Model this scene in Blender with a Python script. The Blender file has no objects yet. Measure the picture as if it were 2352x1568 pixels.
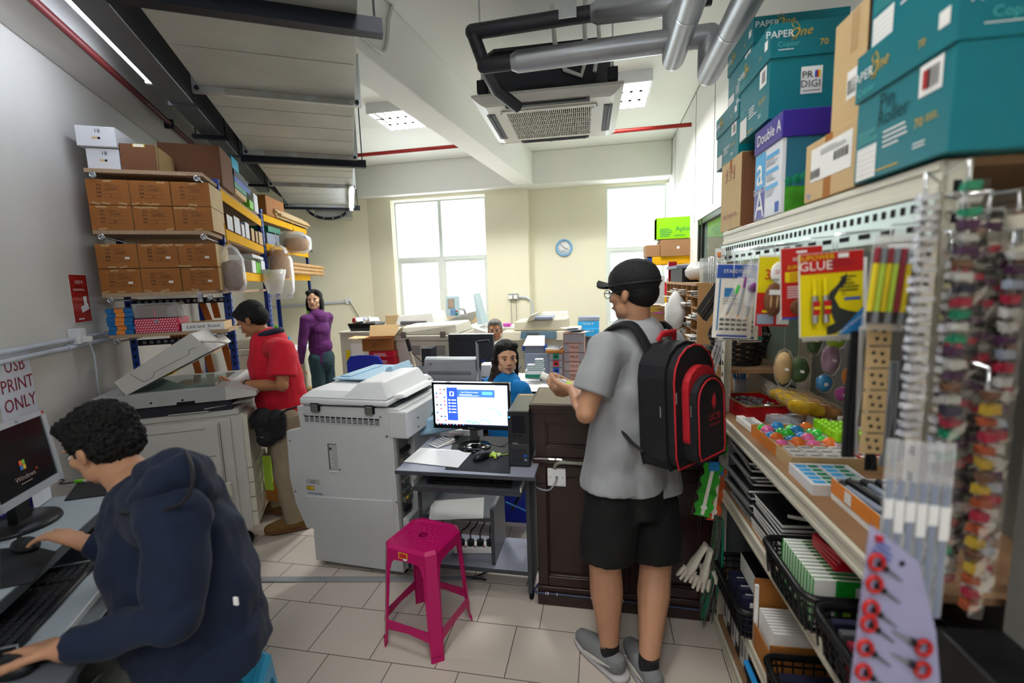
import bpy,bmesh,math,random
from mathutils import Vector,Matrix,noise
from math import sin,cos, pi,radians
sc=bpy.context.scene
COL=sc.collection
random.seed(7)
# ---------------------------------------------------------------- camera
FPX=1059.4
_p,_r,_y=radians(7.401),radians(-1.857),radians(11.205)
_fw=Vector((0,cos(_p),-sin(_p)));_rt0=Vector((1,0,0));_up0=Vector((0,sin(_p),cos(_p)))
_rt=cos(_r)*_rt0+sin(_r)*_up0;_up=-sin(_r)*_rt0+cos(_r)*_up0
_Rz=Matrix.Rotation(_y,3,'Z')
RT,UP,FW=_Rz@_rt,_Rz@_up,_Rz@_fw
EYE=Vector((0,0,1.6))
cam=bpy.data.cameras.new('camera');camo=bpy.data.objects.new('camera',cam);COL.objects.link(camo)
cam.sensor_width=36;cam.lens=FPX/2352*36;cam.clip_start=.02
camo.matrix_world=Matrix(((RT.x,UP.x,-FW.x,EYE.x),(RT.y, UP.y,-FW.y,EYE.y),(RT.z,UP.z,-FW.z,EYE.z),(0,0,0,1)))
cam.dof.use_dof=True;cam.dof.focus_distance=2.8;cam.dof.aperture_fstop=1.8
sc.camera=camo
# ---------------------------------------------------------------- world, exposure
sc.view_settings.view_transform='Standard';sc.view_settings.look='None'
sc.view_settings.exposure=EXPOSURE=0.38;sc.view_settings.gamma=1;sc.view_settings.use_curve_mapping=False
sc.cycles.use_denoising=True;sc.cycles.max_bounces=8;sc.cycles.transparent_max_bounces=24
sc.cycles.sample_clamp_indirect=6;sc.cycles.caustics_reflective=False;sc.cycles.caustics_refractive=False
wd=bpy.data.worlds.new('sky');sc.world=wd;wd.use_nodes=True
wd.node_tree.nodes['Background'].inputs[0].default_value=(.93,.98,1,1)
wd.node_tree.nodes['Background'].inputs[1].default_value=5.0
def area(name,loc,size,power,col=(1,1,1),rot=(0,0,0), sy=None):
 l=bpy.data.lights.new(name,'AREA');l.energy=power;l.color=col;l.size=size
 if sy:l.shape='RECTANGLE';l.size_y=sy
 o=bpy.data.objects.new(name,l);COL.objects.link(o);o.location=loc;o.rotation_euler=rot
 return o
# daylight entering through the two windows (portals lie just outside the panes)
for _n,_x,_w,_z,_h in(('window_daylight',-2.2,1.3,1.9, 2.1),('window_daylight',.45,.8,1.9,2.1)):
 l=area(_n,(_x,7.15,_z),_w,1,(.93,.98,1),(radians(-90),0,0),_h);l.data.cycles.is_portal=True
COOL=(.86,.92, 1.0)
# ---------------------------------------------------------------- pixel -> place helpers (2352x1568)
def ray(x,y):return FW+RT*((x-1176)/FPX)-UP*((y-784)/FPX)
def AZ(x,y,z):d=ray(x,y);return EYE+d*((z-EYE.z)/d.z)
def AY(x,y,Y):d=ray(x,y);return EYE+d*(Y/d.y)
def AP(x,y,p,n):
 d=ray(x,y);n=Vector(n);return EYE+d*((Vector(p)-EYE).dot(n)/d.dot(n))
def AD(x,y,d):return EYE+ray(x,y)*d
LA=radians(30.19);LXv=Vector((cos(LA),sin(LA),0));LYv=Vector((-sin(LA),cos(LA),0))
KA=radians(2.1);KXv=Vector((cos(KA),sin(KA),0));KYv=Vector((-sin(KA),cos(KA),0))
def AS(x,y,s):return AP(x,y,LXv*s,LXv)
def AT(x,y,t):return AP(x,y,LYv*t,LYv)
def KS(x,y,s=.574):return AP(x,y,KXv*s,KXv)
def KT(x,y,t):return AP(x,y,KYv*t,KYv)
def Lp(s,t,z):return LXv*s+LYv*t+Vector((0,0,z))
def Kp(s,t,z):return KXv*s+KYv*t+Vector((0,0,z))
def toL(P):return Vector((P.dot(LXv),P.dot(LYv),P.z))
def toK(P):return Vector((P.dot(KXv),P.dot(KYv),P.z))
# ---------------------------------------------------------------- materials
MATS={}
def srgb(h):
 h=h.lstrip('#');v=[int(h[i:i+2],16)/255 for i in(0,2,4)]
 return tuple(((c+.055)/1.055)**2.4 if c>.04045 else c/12.92 for c in v)
def mat(name,col='#888888',rough=.5,metal=0,emit=None,es=0,alpha=1,var=.06,vs=8,bump=0,bs=60,coat=0,trans=0,sheen=0):
 if name in MATS:return MATS[name]
 m=bpy.data.materials.new(name);m.use_nodes=True;MATS[name]=m
 nt=m.node_tree;b=nt.nodes['Principled BSDF']
 c=srgb(col)if isinstance(col,str)else col
 b.inputs['Base Color'].default_value=(*c,1);b.inputs['Roughness'].default_value=rough;b.inputs['Metallic'].default_value=metal
 b.inputs['Coat Weight'].default_value=coat
 b.inputs['Specular IOR Level'].default_value=.32
 if sheen:b.inputs['Sheen Weight'].default_value=sheen
 if trans:b.inputs['Transmission Weight'].default_value=trans
 if alpha<1:b.inputs['Alpha'].default_value=alpha
 tc=None
 if var or bump:
  tc=nt.nodes.new('ShaderNodeTexCoord')
 if var:
  n=nt.nodes.new('ShaderNodeTexNoise');n.inputs['Scale'].default_value=vs;n.inputs['Detail'].default_value=4
  nt.links.new(tc.outputs['Object'],n.inputs['Vector'])
  mx=nt.nodes.new('ShaderNodeMix');mx.data_type='RGBA'
  mx.inputs[6].default_value=(*[max(0,k*(1-var*2))for k in c],1);mx.inputs[7].default_value=(*[min(1,k*(1+var*2))for k in c],1)
  nt.links.new(n.outputs['Fac'],mx.inputs[0]);nt.links.new(mx.outputs[2],b.inputs['Base Color'])
 if bump:
  n=nt.nodes.new('ShaderNodeTexNoise');n.inputs['Scale'].default_value=bs;n.inputs['Detail'].default_value=3
  nt.links.new(tc.outputs['Object'],n.inputs['Vector'])
  bp=nt.nodes.new('ShaderNodeBump');bp.inputs['Strength'].default_value=bump;bp.inputs['Distance'].default_value=.01
  nt.links.new(n.outputs['Fac'],bp.inputs['Height']);nt.links.new(bp.outputs[0],b.inputs['Normal'])
 if emit:
  b.inputs['Emission Color'].default_value=(*(srgb(emit)if isinstance(emit,str)else emit),1);b.inputs['Emission Strength'].default_value=es
 return m
def film(name,col=(1,1,1),a=.25,rough=.08):
 # clear plastic film or thin pane: mostly transparent, with a glossy sheen and a bit of milky body
 if name in MATS:return MATS[name]
 m=bpy.data.materials.new(name);m.use_nodes=True;MATS[name]=m;nt=m.node_tree
 for n in list(nt.nodes):
  if n.type!='OUTPUT_MATERIAL':nt.nodes.remove(n)
 out=[n for n in nt.nodes if n.type=='OUTPUT_MATERIAL'][0]
 t=nt.nodes.new('ShaderNodeBsdfTransparent');t.inputs[0].default_value=(*[.5+.5*c for c in col],1)
 p=nt.nodes.new('ShaderNodeBsdfPrincipled');p.inputs['Base Color'].default_value=(*col,1);p.inputs['Roughness'].default_value=rough;p.inputs['Specular IOR Level'].default_value=.9
 lw=nt.nodes.new('ShaderNodeLayerWeight');lw.inputs[0].default_value=.25
 tc=nt.nodes.new('ShaderNodeTexCoord');ns=nt.nodes.new('ShaderNodeTexNoise');ns.inputs['Scale'].default_value=25
 nt.links.new(tc.outputs['Object'],ns.inputs['Vector'])
 bp=nt.nodes.new('ShaderNodeBump');bp.inputs['Strength'].default_value=.5;bp.inputs['Distance'].default_value=.02
 if rough>.02:nt.links.new(ns.outputs['Fac'],bp.inputs['Height']);nt.links.new(bp.outputs[0],p.inputs['Normal'])
 ad=nt.nodes.new('ShaderNodeMath');ad.operation='ADD';ad.use_clamp=True;ad.inputs[1].default_value=a
 ml=nt.nodes.new('ShaderNodeMath');ml.operation='MULTIPLY';ml.inputs[1].default_value=.5
 nt.links.new(lw.outputs['Fresnel'],ml.inputs[0]);nt.links.new(ml.outputs[0],ad.inputs[0])
 mx=nt.nodes.new('ShaderNodeMixShader');nt.links.new(ad.outputs[0],mx.inputs[0]);nt.links.new(t.outputs[0],mx.inputs[1]);nt.links.new(p.outputs[0],mx.inputs[2])
 nt.links.new(mx.outputs[0],out.inputs[0])
 return m
def emis(name,col,s):
 return mat(name,'#000000',.5, emit=col,es=s,var=0)
# ---------------------------------------------------------------- mesh builder
_FONT={}
def text_geo(s,size,depth=0.0):
 key=(s,size,depth)
 if key in _FONT:return _FONT[key]
 c=bpy.data.curves.new('t','FONT');c.body=s;c.size=size;c.align_x='CENTER';c.align_y='CENTER';c.resolution_u=2;c.extrude=depth
 o=bpy.data.objects.new('t',c);COL.objects.link(o)
 dg=bpy.context.evaluated_depsgraph_get();me=bpy.data.meshes.new_from_object(o.evaluated_get(dg))
 r=([tuple(v.co)for v in me.vertices], [tuple(p.vertices)for p in me.polygons])
 bpy.data.objects.remove(o);bpy.data.curves.remove(c);bpy.data.meshes.remove(me)
 _FONT[key]=r
 return r
XF={}
def frame(o,w,u=None):
 """matrix with local x=o->.. helper: columns x,y,z"""
class MB:
 def __init__(s,M=None):s.v=[];s.f=[];s.m=[];s.sm=[];s.mats=[];s.M=M
 def mi(s,m):
  m=MATS[m]if isinstance(m,str)else m
  if m not in s.mats:s.mats.append(m)
  return s.mats.index(m)
 def add(s,vs,fs,m,smooth=False):
  n=len(s.v);i=s.mi(m)
  s.v+=[(s.M@Vector(v))if s.M else Vector(v)for v in vs]
  for f in fs:s.f.append([n+k for k in f]);s.m.append(i);s.sm.append(smooth)
  return s
 def box(s,x0,x1,y0, y1,z0,z1,m,M=None):
  vs=[(x, y,z)for z in(z0,z1)for y in(y0,y1)for x in(x0,x1)]
  if M:vs=[M@Vector(v)for v in vs]
  return s.add(vs,[(0,2,3, 1),(4,5,7,6), (0,1,5,4),(2, 6,7,3),(0,4,6,2),(1,3,7,5)],m)
 def hexa(s,b,t,m):  # 4 bottom pts, 4 top pts
  return s.add(list(b)+list(t),[(3, 2,1,0),(4,5,6,7),(0,1,5,4),(1,2, 6,5),(2,3,7,6),(3,0,4,7)], m)
 def quad(s,a,b,c,d,m):return s.add([a,b,c,d],[(0,1,2,3)],m)
 def slab(s,pts,d,m):  # polygon pts extruded by vector d
  n=len(pts);d=Vector(d);P=[Vector(p)for p in pts]
  return s.add(P+[p+d for p in P], [tuple(range(n))[::-1],tuple(range(n,2*n))]+[(i,(i+1)%n,n+(i+1)%n,n+i)for i in range(n)],m)
 def prism(s,poly,a0, a1,m,axis='x',smooth=False):
  # poly in the other two axes: x-> (y,z) ; y-> (x,z) ; z-> (x,y)
  g={'x':lambda u,v,a:(a,u,v), 'y':lambda u,v, a:(u,a,v),'z':lambda u,v,a:(u,v,a)}[axis]
  n=len(poly)
  s.add([g(u,v,a0)for u,v in poly]+[g(u,v,a1)for u,v in poly],[tuple(range(n))[::-1],tuple(range(n,2*n))],m)
  s.add([g(u,v,a0)for u,v in poly]+[g(u,v,a1)for u,v in poly],[(i,(i+1)%n,n+(i+1)%n,n+i)for i in range(n)],m, smooth)
  return s
 def tube(s,pts,r,m, n=8,cap=True,smooth=True,closed=False,flat=1.0):
  P=[Vector(p)for p in pts];R=r if isinstance(r,(list,tuple))else[r]*len(P)
  vs=[];up=None
  for i,p in enumerate(P):
   if closed:t=P[(i+1)%len(P)]-P[i-1]
   else:t=(P[min(i+1, len(P)-1)]-P[max(i-1,0)])
   t.normalize()
   if up is None:
    up=Vector((0,0,1))if abs(t.z)<.9 else Vector((1, 0,0))
   a=t.cross(up)
   if a.length<1e-5:a=t.cross(Vector((0,1,0)))
   a.normalize();b=a.cross(t).normalized();up=b
   vs+=[p+(a*cos(2*pi*k/n)+b*sin(2*pi*k/n)*flat)*R[i]for k in range(n)]
  fs=[];L=len(P)
  for i in range(L if closed else L-1):
   j=(i+1)%L
   fs+=[(i*n+k,i*n+(k+1)%n,j*n+(k+1)%n,j*n+k)for k in range(n)]
  s.add(vs, fs,m,smooth)
  if cap and not closed:
   s.add([vs[k]for k in range(n)], [tuple(range(n))[::-1]],m);s.add(vs[-n:],[tuple(range(n))], m)
  return s
 def cyl(s,p0,p1,r,m,n=16,r1=None,smooth=True,cap=True):
  return s.tube([p0, p1],[r, r if r1 is None else r1],m,n,cap,smooth)
 def lathe(s,prof,m,c=(0,0,0),n=20, M=None,sy=1):
  vs=[]
  for r,z in prof:vs+=[Vector((c[0]+r*cos(2*pi*k/n),c[1]+sy*r*sin(2*pi*k/n),c[2]+z))for k in range(n)]
  if M:vs=[M@v for v in vs]
  fs=[]
  for i in range(len(prof)-1):fs+=[(i*n+k,i*n+(k+1)%n,(i+1)*n+(k+1)%n,(i+1)*n+k)for k in range(n)]
  if prof[0][0]>1e-6:fs.append(tuple(range(n))[::-1])
  if prof[-1][0]>1e-6:fs.append(tuple(range(len(vs)-n,len(vs))))
  return s.add(vs,fs,m,True)
 def ball(s,c,r,m,n=12,M=None):
  R=r if isinstance(r,(tuple,list))else(r,r,r)
  vs=[];h=n//2
  for i in range(h+1):
   a=pi*i/h
   for k in range(n):
    v=Vector((R[0]*sin(a)*cos(2*pi*k/n),R[1]*sin(a)*sin(2*pi*k/n),R[2]*cos(a)))
    if M:v=M@v
    vs.append(Vector(c)+v)
  fs=[(i*n+k,(i+1)*n+k,(i+1)*n+(k+1)%n,i*n+(k+1)%n)for i in range(h)for k in range(n)]
  return s.add(vs,fs,m,True)
 def text(s,t,size,o,x,y,m,sx=1.0, depth=0, off=.0012):
  """write t centred at o with x right, y up directions"""
  x=Vector(x).normalized();y=Vector(y).normalized();z=x.cross(y);V,F=text_geo(t, size,depth)
  return s.add([Vector(o)+x*(v[0]*sx)+y*v[1]+z*(v[2]+off)for v in V],F,m)
 def decal(s,o,x,y,w,h,m,off=.001):
  x=Vector(x).normalized();y=Vector(y).normalized();z=x.cross(y);o=Vector(o)+z*off
  return s.quad(o-x*w/2-y*h/2,o+x*w/2-y*h/2,o+x*w/2+y*h/2,o-x*w/2+y*h/2,m)
 def lines(s,o,x,y,w,h,n,m,off=.0012,fill=.35):
  """rows of small print"""
  x=Vector(x).normalized();y=Vector(y).normalized()
  for i in range(n):
   ww=w*random.uniform(.55,1)
   s.decal(Vector(o)+y*(h/2-h*(i+.5)/n)-x*(w-ww)/2,x,y,ww,h/n*fill,m,off)
  return s
 def barcode(s,o,x,y,w,h,m='ink',off=.0012):
  x=Vector(x).normalized();p=-w/2
  while p<w/2:
   ww=random.uniform(.02,.05)*w;s.decal(Vector(o)+x*(p+ww/2),x,y,ww,h,m,off);p+=ww+random.uniform(.02,.05)*w
  return s
 def build(s,name,parent=None, bevel=0, seg=1,world=False,subs=0):
  me=bpy.data.meshes.new(name);V=s.v
  if world and parent is not None:I=XF[parent.name].inverted();V=[I@v for v in V]
  me.from_pydata([tuple(v)for v in V],[],s.f);me.materials.clear()
  for m in s.mats:me.materials.append(m)
  me.polygons.foreach_set('material_index',s.m);me.polygons.foreach_set('use_smooth',s.sm);me.update()
  o=bpy.data.objects.new(name,me);COL.objects.link(o)
  if parent is not None:o.parent=parent;XF[o.name]=XF[parent.name]
  else:XF[o.name]=Matrix()
  if bevel:
   b=o.modifiers.new('bevel','BEVEL');b.width=bevel;b.segments=seg;b.limit_method='ANGLE';b.angle_limit=radians(50);b.harden_normals=False
  if subs:
   b=o.modifiers.new('sub','SUBSURF');b.levels=b.render_levels=subs
  return o
 def thing(s,name,label,cat,group=None,origin=None,**k):
  if origin is not None:
   O=Vector(origin);s.v=[v-O for v in s.v]
  o=s.build(name,None,**k)
  if origin is not None:o.location=origin;XF[o.name]=Matrix.Translation(Vector(origin))
  tag(o,label,cat, group);return o
 def struct(s, name,**k):
  o=s.build(name,None,**k);o['kind']='structure';return o
def tag(o,label=None,cat=None,group=None, kind=None):
 if label:o['label']=label
 if cat:o['category']=cat
 if group:o['group']=group
 if kind:o['kind']=kind
 return o
def thing(name,label,cat,loc=(0, 0,0),rz=0,group=None,M=None):
 o=bpy.data.objects.new(name,None);COL.objects.link(o);o.empty_display_size=.05
 if M is None:M=Matrix.Translation(Vector(loc))@Matrix.Rotation(rz,4,'Z')
 o.matrix_world=M;XF[o.name]=M
 return tag(o, label,cat,group)
def copytree(o,loc,rz=None,label=None,group=None):
 def cp(x,par):
  c=x.copy();COL.objects.link(c)
  if par:c.parent=par
  for ch in x.children:cp(ch,c)
  return c
 c=cp(o,None);c.location=loc
 if rz is not None:c.rotation_euler=(0,0,rz)
 if label:c['label']=label
 if group:c['group']=group
 return c
def mtx(o,x,y,z=None):
 """matrix with origin o and local axes x, y"""
 x=Vector(x).normalized();y=Vector(y);y=(y-x*y.dot(x)).normalized();z=x.cross(y);o=Vector(o)
 return Matrix(((x.x,y.x,z.x,o.x),(x.y,y.y,z.y,o.y), (x.z,y.z,z.z,o.z),(0,0,0,1)))
Z3=Vector((0,0,1));X3=Vector((1,0,0));Y3=Vector((0,1,0))
mat('ink','#1a1a1e',.6,var=0);mat('paper','#f2f2f0',.7,var=.02);mat('white_plastic','#e8e8e4',.35)
mat('black_plastic','#16171a',.35);mat('grey_plastic','#8d9298',.45);mat('chrome','#c9ccd0',.2,1,var=.02)
mat('rubber','#0e0e10',.8);mat('red_ink', '#b0232a',.6,var=0);mat('yellow_ink','#e8c21a',.5,var=0);mat('white_ink', '#f4f6f6',.5,var=0);mat('blue_ink','#1c4fae',.5, var=0)
# ================================================================ THE ROOM
YB=7.0;YF=6.85;XP=.925;CZ=3.4
mat('wall_paint', '#d2cfca',.75,var=.03,vs=1.2,bump=.04,bs=30)
mat('cream_paint','#ebe7cf',.75,var=.025, vs=1.5,bump=.03, bs=25)
mat('ceiling_paint','#f5f6f1',.8, var=.015,vs=2)
mat('aluminium_frame','#e0e8e4',.5,0,var=.03)
mat('partition_panel','#e9eae6',.5,var=.02,vs=2);mat('dark_line','#5a5d5c',.7,var=0)
def tile_mat():
 m=bpy.data.materials.new('floor_tile');m.use_nodes=True;MATS['floor_tile']=m;nt=m.node_tree;b=nt.nodes['Principled BSDF']
 tc=nt.nodes.new('ShaderNodeTexCoord');sx=nt.nodes.new('ShaderNodeSeparateXYZ');nt.links.new(tc.outputs['Object'],sx.inputs[0])
 def M(op,a,b_=None,c=None):
  n=nt.nodes.new('ShaderNodeMath');n.operation=op
  for i,v in enumerate((a,b_,c)):
   if v is None:continue
   if isinstance(v,(int,float)):n.inputs[i].default_value=v
   else:nt.links.new(v,n.inputs[i])
  return n.outputs[0]
 TX,TY=.2985,.2885
 v=M('DIVIDE',M('SUBTRACT',sx.outputs[1],1.640),TY);row=M('FLOOR',v);fv=M('SUBTRACT',v,row)
 off=M('MULTIPLY',M('FLOORED_MODULO',row,3.0),0)
 par=M('FLOORED_MODULO',row,2.0)
 u0=M('DIVIDE',M('SUBTRACT',sx.outputs[0],-1.597),TX);u=M('ADD',u0, M('MULTIPLY',par,-.355));col=M('FLOOR', u);fu=M('SUBTRACT',u,col)
 g=.0065
 du=M('MINIMUM',fu,M('SUBTRACT',1,fu));dv=M('MINIMUM',fv,M('SUBTRACT',1,fv));d=M('MINIMUM',du,dv)
 gr=M('LESS_THAN',d, g)
 cv=nt.nodes.new('ShaderNodeCombineXYZ');nt.links.new(col,cv.inputs[0]);nt.links.new(row,cv.inputs[1])
 wn=nt.nodes.new('ShaderNodeTexWhiteNoise');nt.links.new(cv.outputs[0],wn.inputs['Vector'])
 ns=nt.nodes.new('ShaderNodeTexNoise');ns.inputs['Scale'].default_value=2;ns.inputs['Detail'].default_value=2;nt.links.new(tc.outputs['Object'],ns.inputs['Vector'])
 k=M('ADD',M('MULTIPLY',wn.outputs['Value'],.10),M('MULTIPLY', ns.outputs['Fac'],.12));k=M('ADD',k,.86)
 vm=nt.nodes.new('ShaderNodeVectorMath');vm.operation='SCALE';vm.inputs[0].default_value=srgb('#cabfb4');nt.links.new(k,vm.inputs['Scale'])
 mx=nt.nodes.new('ShaderNodeMix');mx.data_type='RGBA';nt.links.new(gr,mx.inputs[0]);nt.links.new(vm.outputs[0],mx.inputs[6]);mx.inputs[7].default_value=(*srgb('#4a4440'),1)
 nt.links.new(mx.outputs[2],b.inputs['Base Color'])
 nt.links.new(M('ADD',M('MULTIPLY',gr,.4),M('ADD',M('MULTIPLY', ns.outputs['Fac'],.12),.36)),b.inputs['Roughness'])
 bp=nt.nodes.new('ShaderNodeBump');bp.inputs['Distance'].default_value=.002;bp.inputs['Strength'].default_value=.6;bp.invert=True;nt.links.new(gr, bp.inputs['Height']);nt.links.new(bp.outputs[0],b.inputs['Normal'])
tile_mat()
SW=-1.48
cornerB=AY(842, 470,YF);CBx=cornerB.x
TA=toL(Vector((CBx,YF,0))).y
LW0=Lp(SW,0,0);LW1=Lp(SW,TA,0)
# floor and ceiling follow the room outline
outline=[(LW0.x,-3.2),(LW0.x,LW0.y),(LW1.x,LW1.y),(CBx,YF),(CBx,YB+.12),(XP+.12,YB+.12), (XP+.12,-3.2)]
MB().slab([(x,y, -.1)for x,y in outline][::-1],(0,0,.1), 'floor_tile').struct('floor')
MB().slab([(x,y, CZ)for x,y in outline][::-1],(0, 0,.1),'ceiling_paint').struct('ceiling')
def wall(name,a, b,m,t=.1,z0=0, z1=CZ):
 a=Vector((*a[:2],0));b=Vector((*b[:2],0));d=(b-a).normalized();n=Vector((d.y,-d.x,0))
 return MB().slab([a+Z3*z0,b+Z3*z0,b+Z3*z1,a+Z3*z1],n*-t,m).struct(name)
wall('wall_left', LW1,LW0,'wall_paint',-.1)
wall('wall_left_near',LW0,(LW0.x, -3.2),'wall_paint',-.1)
wall('wall_behind',(LW0.x,-3.2),(XP,-3.2),'wall_paint',-.1)
wall('wall_left_back',LW1,(CBx,YF),'cream_paint')
# back wall pieces: B (left of the window), window, pillar, clock wall, right window
wx0=AY(905,600,YF).x;wx1=AY(1113,450,YF).x;px1=AY(1218,730,YF).x
cx1=AY(1391,430,YB).x
wtop=AY(1000,453,YF).z;wsill=.86
m=MB();m.box(CBx-.1,wx0,YF,YB+.12, 0,CZ,'cream_paint');m.box(wx0,wx1,YF,YB+.12,0,wsill, 'cream_paint');m.box(wx0, wx1,YF, YB+.12,wtop,CZ,'cream_paint')
m.box(wx1,px1,YF,YB+.12,0,CZ,'cream_paint');m.box(px1,cx1,YB,YB+.12,0,CZ, 'cream_paint')
w2t=AY(1391,430,YB).z;w2x1=XP-.06
m.box(cx1,XP,YB,YB+.12,0,.9, 'cream_paint');m.box(cx1, XP,YB,YB+.12, w2t,CZ, 'cream_paint')
m.struct('wall_back')
mat('glass','#ffffff');film('window_glass',(.97,1,.99),.02,.01)
def window(name,x0,x1,z0,z1,y, cols,zm):
 m=MB();t=.045
 def fr(a,b,c,d,t=t,y0=y,y1=y+.05):
  m.box(a,a+t,y0,y1,c,d,'aluminium_frame');m.box(b-t,b,y0,y1,c,d,'aluminium_frame');m.box(a+t,b-t,y0,y1,c,c+t,'aluminium_frame');m.box(a+t,b-t,y0,y1,d-t,d,'aluminium_frame')
 w=(x1-x0)/cols
 for i in range(cols):
  fr(x0+i*w,x0+(i+1)*w,zm, z1,.03);fr(x0+i*w,x0+(i+1)*w,z0,zm,.035)
  fr(x0+i*w+.035,x0+(i+1)*w-.035,z0+.035,zm-.035,.035,y+.01,y+.04)
 o=m.struct(name,bevel=.004)
 g=MB()
 for i in range(cols):
  g.box(x0+i*w+.03,x0+(i+1)*w-.03,y+.022,y+.027,zm+.03,z1-.03,'window_glass')
  g.box(x0+i*w+.07,x0+(i+1)*w-.07,y+.022,y+.027,z0+.07,zm-.07,'window_glass')
 g.build('window_pane', o)
 return o
zm1=AY(1010,592,YF).z
window('window_1',wx0+.02,wx1,wsill,wtop-.02, YF+.07,2,zm1)
window('window_2',cx1,w2x1+.04, .9,w2t, YB+.02,1,AY(1400,572, YB).z)
# cross beam over the windows, long ceiling beam
bz=AY(1111,433,6.7).z
MB().box(CBx-.1,XP,6.7,YB+.1,bz,CZ, 'ceiling_paint').struct('trim_1',bevel=.01)
bb=.0
zb=AY(1183,425.6,6.7).z
e0,e1=AZ(827.6,183.7,zb),AZ(823,116,zb);f0,f1=AY(1183,425.6,6.7),AY(1224,425.6,6.7)
dr=(Vector((f1.x,f1.y,0))-Vector((e1.x,e1.y,0))).normalized();wv=f1.x-f0.x
n0=Vector((f0.x,6.7,zb));n1=Vector((f1.x,6.7, zb));bk=dr*-9.6
MB().slab([n0,n1,n1+bk,n0+bk],(0,0, CZ-zb),'ceiling_paint').struct('trim_2',bevel=.008)
# soffit beam along the left wall
so=toL(AS(277,261,SW))
sB=AZ(287+20, 195+10,so.z)  # outer edge guess
MB().slab([Lp(SW, 0,so.z),Lp(SW+.24,0,so.z),Lp(SW+.24,TA,so.z),Lp(SW,TA,so.z)],(0,0,CZ-so.z),'wall_paint').struct('trim_3', bevel=.006)
# partition on the right with panel joints and an interior window
ptop=CZ
m=MB();pw0=AP(1603,560,(XP,0,0),X3).y
wzt=AP(1596,512,(XP,0,0),X3).z;wzb=1.0
m.box(XP,XP+.06,-3.2,YB,wzt,CZ,'partition_panel');m.box(XP,XP+.06,pw0,YB,0,wzt,'partition_panel');m.box(XP, XP+.06,-3.2,pw0,0,wzb,'partition_panel')
m.box(XP,XP+.06,-3.2,pw0-3.4,wzb,wzt,'partition_panel')
for px,py in((1552,307),(1600,215),(1645,130)):
 y=AP(px,py,(XP,0, 0),X3).y;m.box(XP-.0015,XP,y-.008,y+.008,wzt,CZ,'dark_line')
y=.9;
for yy in(1.7,.5,-.7):m.box(XP-.0015,XP,yy-.004,yy+.004,wzt,CZ,'dark_line')
m.box(XP-.002,XP,-3.2, YB,CZ-.012,CZ,'dark_line')
m.struct('wall_right')
mat('dark_frame', '#3b4044',.4,.5);film('tinted_glass',(.25,.33,.28),.55, .01)
m=MB()
for a,b,c,d in((pw0-.05,pw0, wzb,wzt),(pw0-.2,pw0-.16,wzb,wzt),(pw0-3.4,pw0,wzt-.05, wzt),(pw0-3.4, pw0,wzb,wzb+.05),(pw0-1.9,pw0-1.84,wzb,wzt),(pw0-3.4,pw0-3.35, wzb,wzt)):
 m.box(XP-.005,XP+.05,a,b,c,d,'dark_frame')
o=m.struct('window_3',bevel=.003)
MB().box(XP+.02,XP+.026,pw0-3.35,pw0-.05,wzb+.05,wzt-.05,'tinted_glass').build('window_pane',o)
mat('sill_paint', '#e9ece8',.4)
MB().box(XP-.012,XP,-3.2,pw0+.02,wzt,wzt+.06,'sill_paint').struct('trim_4',bevel=.003)
# bare tiled corridor seen through the tinted interior window
mat('corridor_paint','#8f968f',.8)
m=MB();m.box(XP+2.0,XP+2.1, -3.2,YB,0,CZ,'corridor_paint');m.struct('wall_corridor')
MB().box(XP+.12,XP+2.1,-3.2,YB,-.1,0,'floor_tile').struct('floor_corridor')
MB().box(XP+.12,XP+2.1,-3.2,YB,CZ,CZ+.1,'ceiling_paint').struct('ceiling_corridor')
area('corridor_light',(XP+1,2.5,CZ-.05),.6,25,(1,1, .95))
# ================================================================ CEILING SERVICES
mat('galvanised', '#aeb0a8',.42,.25,var=.16,vs=2.5,bump=.05,bs=6);mat('galvanised_bright','#b9bec2',.3,.85,var=.2, vs=6)
mat('dark_steel', '#1b1f2a',.5,.3);mat('sprinkler_red','#8e1d18',.4,.1);mat('sprinkler_maroon','#5e1f1f',.5)
mat('pipe_lagging','#26272f',.45, bump=.05,bs=40);mat('pipe_cladding','#adb1b8',.33,.4,var=.1,vs=4)
MB_=MB
ZD=2.7;DS0,DS1=-.69, .107
def tZ(x,y,z):return toL(AZ(x,y,z)).y
def duct_box(name,label,s0,s1,z0,z1,ts,joints, parent_label=None):
 pass
D=thing('ventilation_duct','wide galvanised sheet metal ventilation duct hung under the ceiling','duct',LXv*0,LA)
ends=[0.9,toL(AZ(640,215,ZD)).y,toL(AZ(695,352,ZD)).y, toL(AZ(720,423,ZD)).y,toL(AZ(735,470,ZD)).y]
for i in range(4):
 a,b=ends[i],ends[i+1];m=MB();m.box(DS0, DS1,a+.01,b-.01,ZD, ZD+.42,'galvanised')
 for k in range(1,int((b-a)/.28)):m.box(DS0+.01,DS1-.01,a+k*.28-.002,a+k*.28+.002,ZD-.002,ZD, 'galvanised')
 o=m.build('duct_section',D,bevel=.004)
for i,t in enumerate(ends[1:]):
 m=MB();w=.035
 m.box(DS0-w,DS1+w,t-.015,t+.015,ZD-w,ZD,'galvanised_bright');m.box(DS0-w,DS0,t-.015,t+.015,ZD, ZD+.42,'galvanised_bright');m.box(DS1,DS1+w,t-.015,t+.015, ZD,ZD+.42,'galvanised_bright')
 for sx in(DS0-.01,DS1+.01):m.cyl((sx,t-.02,ZD-.016),(sx,t-.03,ZD-.016),.012,'dark_steel',8)
 for k in range(3):m.box(DS0+.12+k*.24,DS0+.28+k*.24,t-.02,t-.015, ZD-w+.002,ZD-.002,'galvanised')
 m.build('flange',D)
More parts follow.
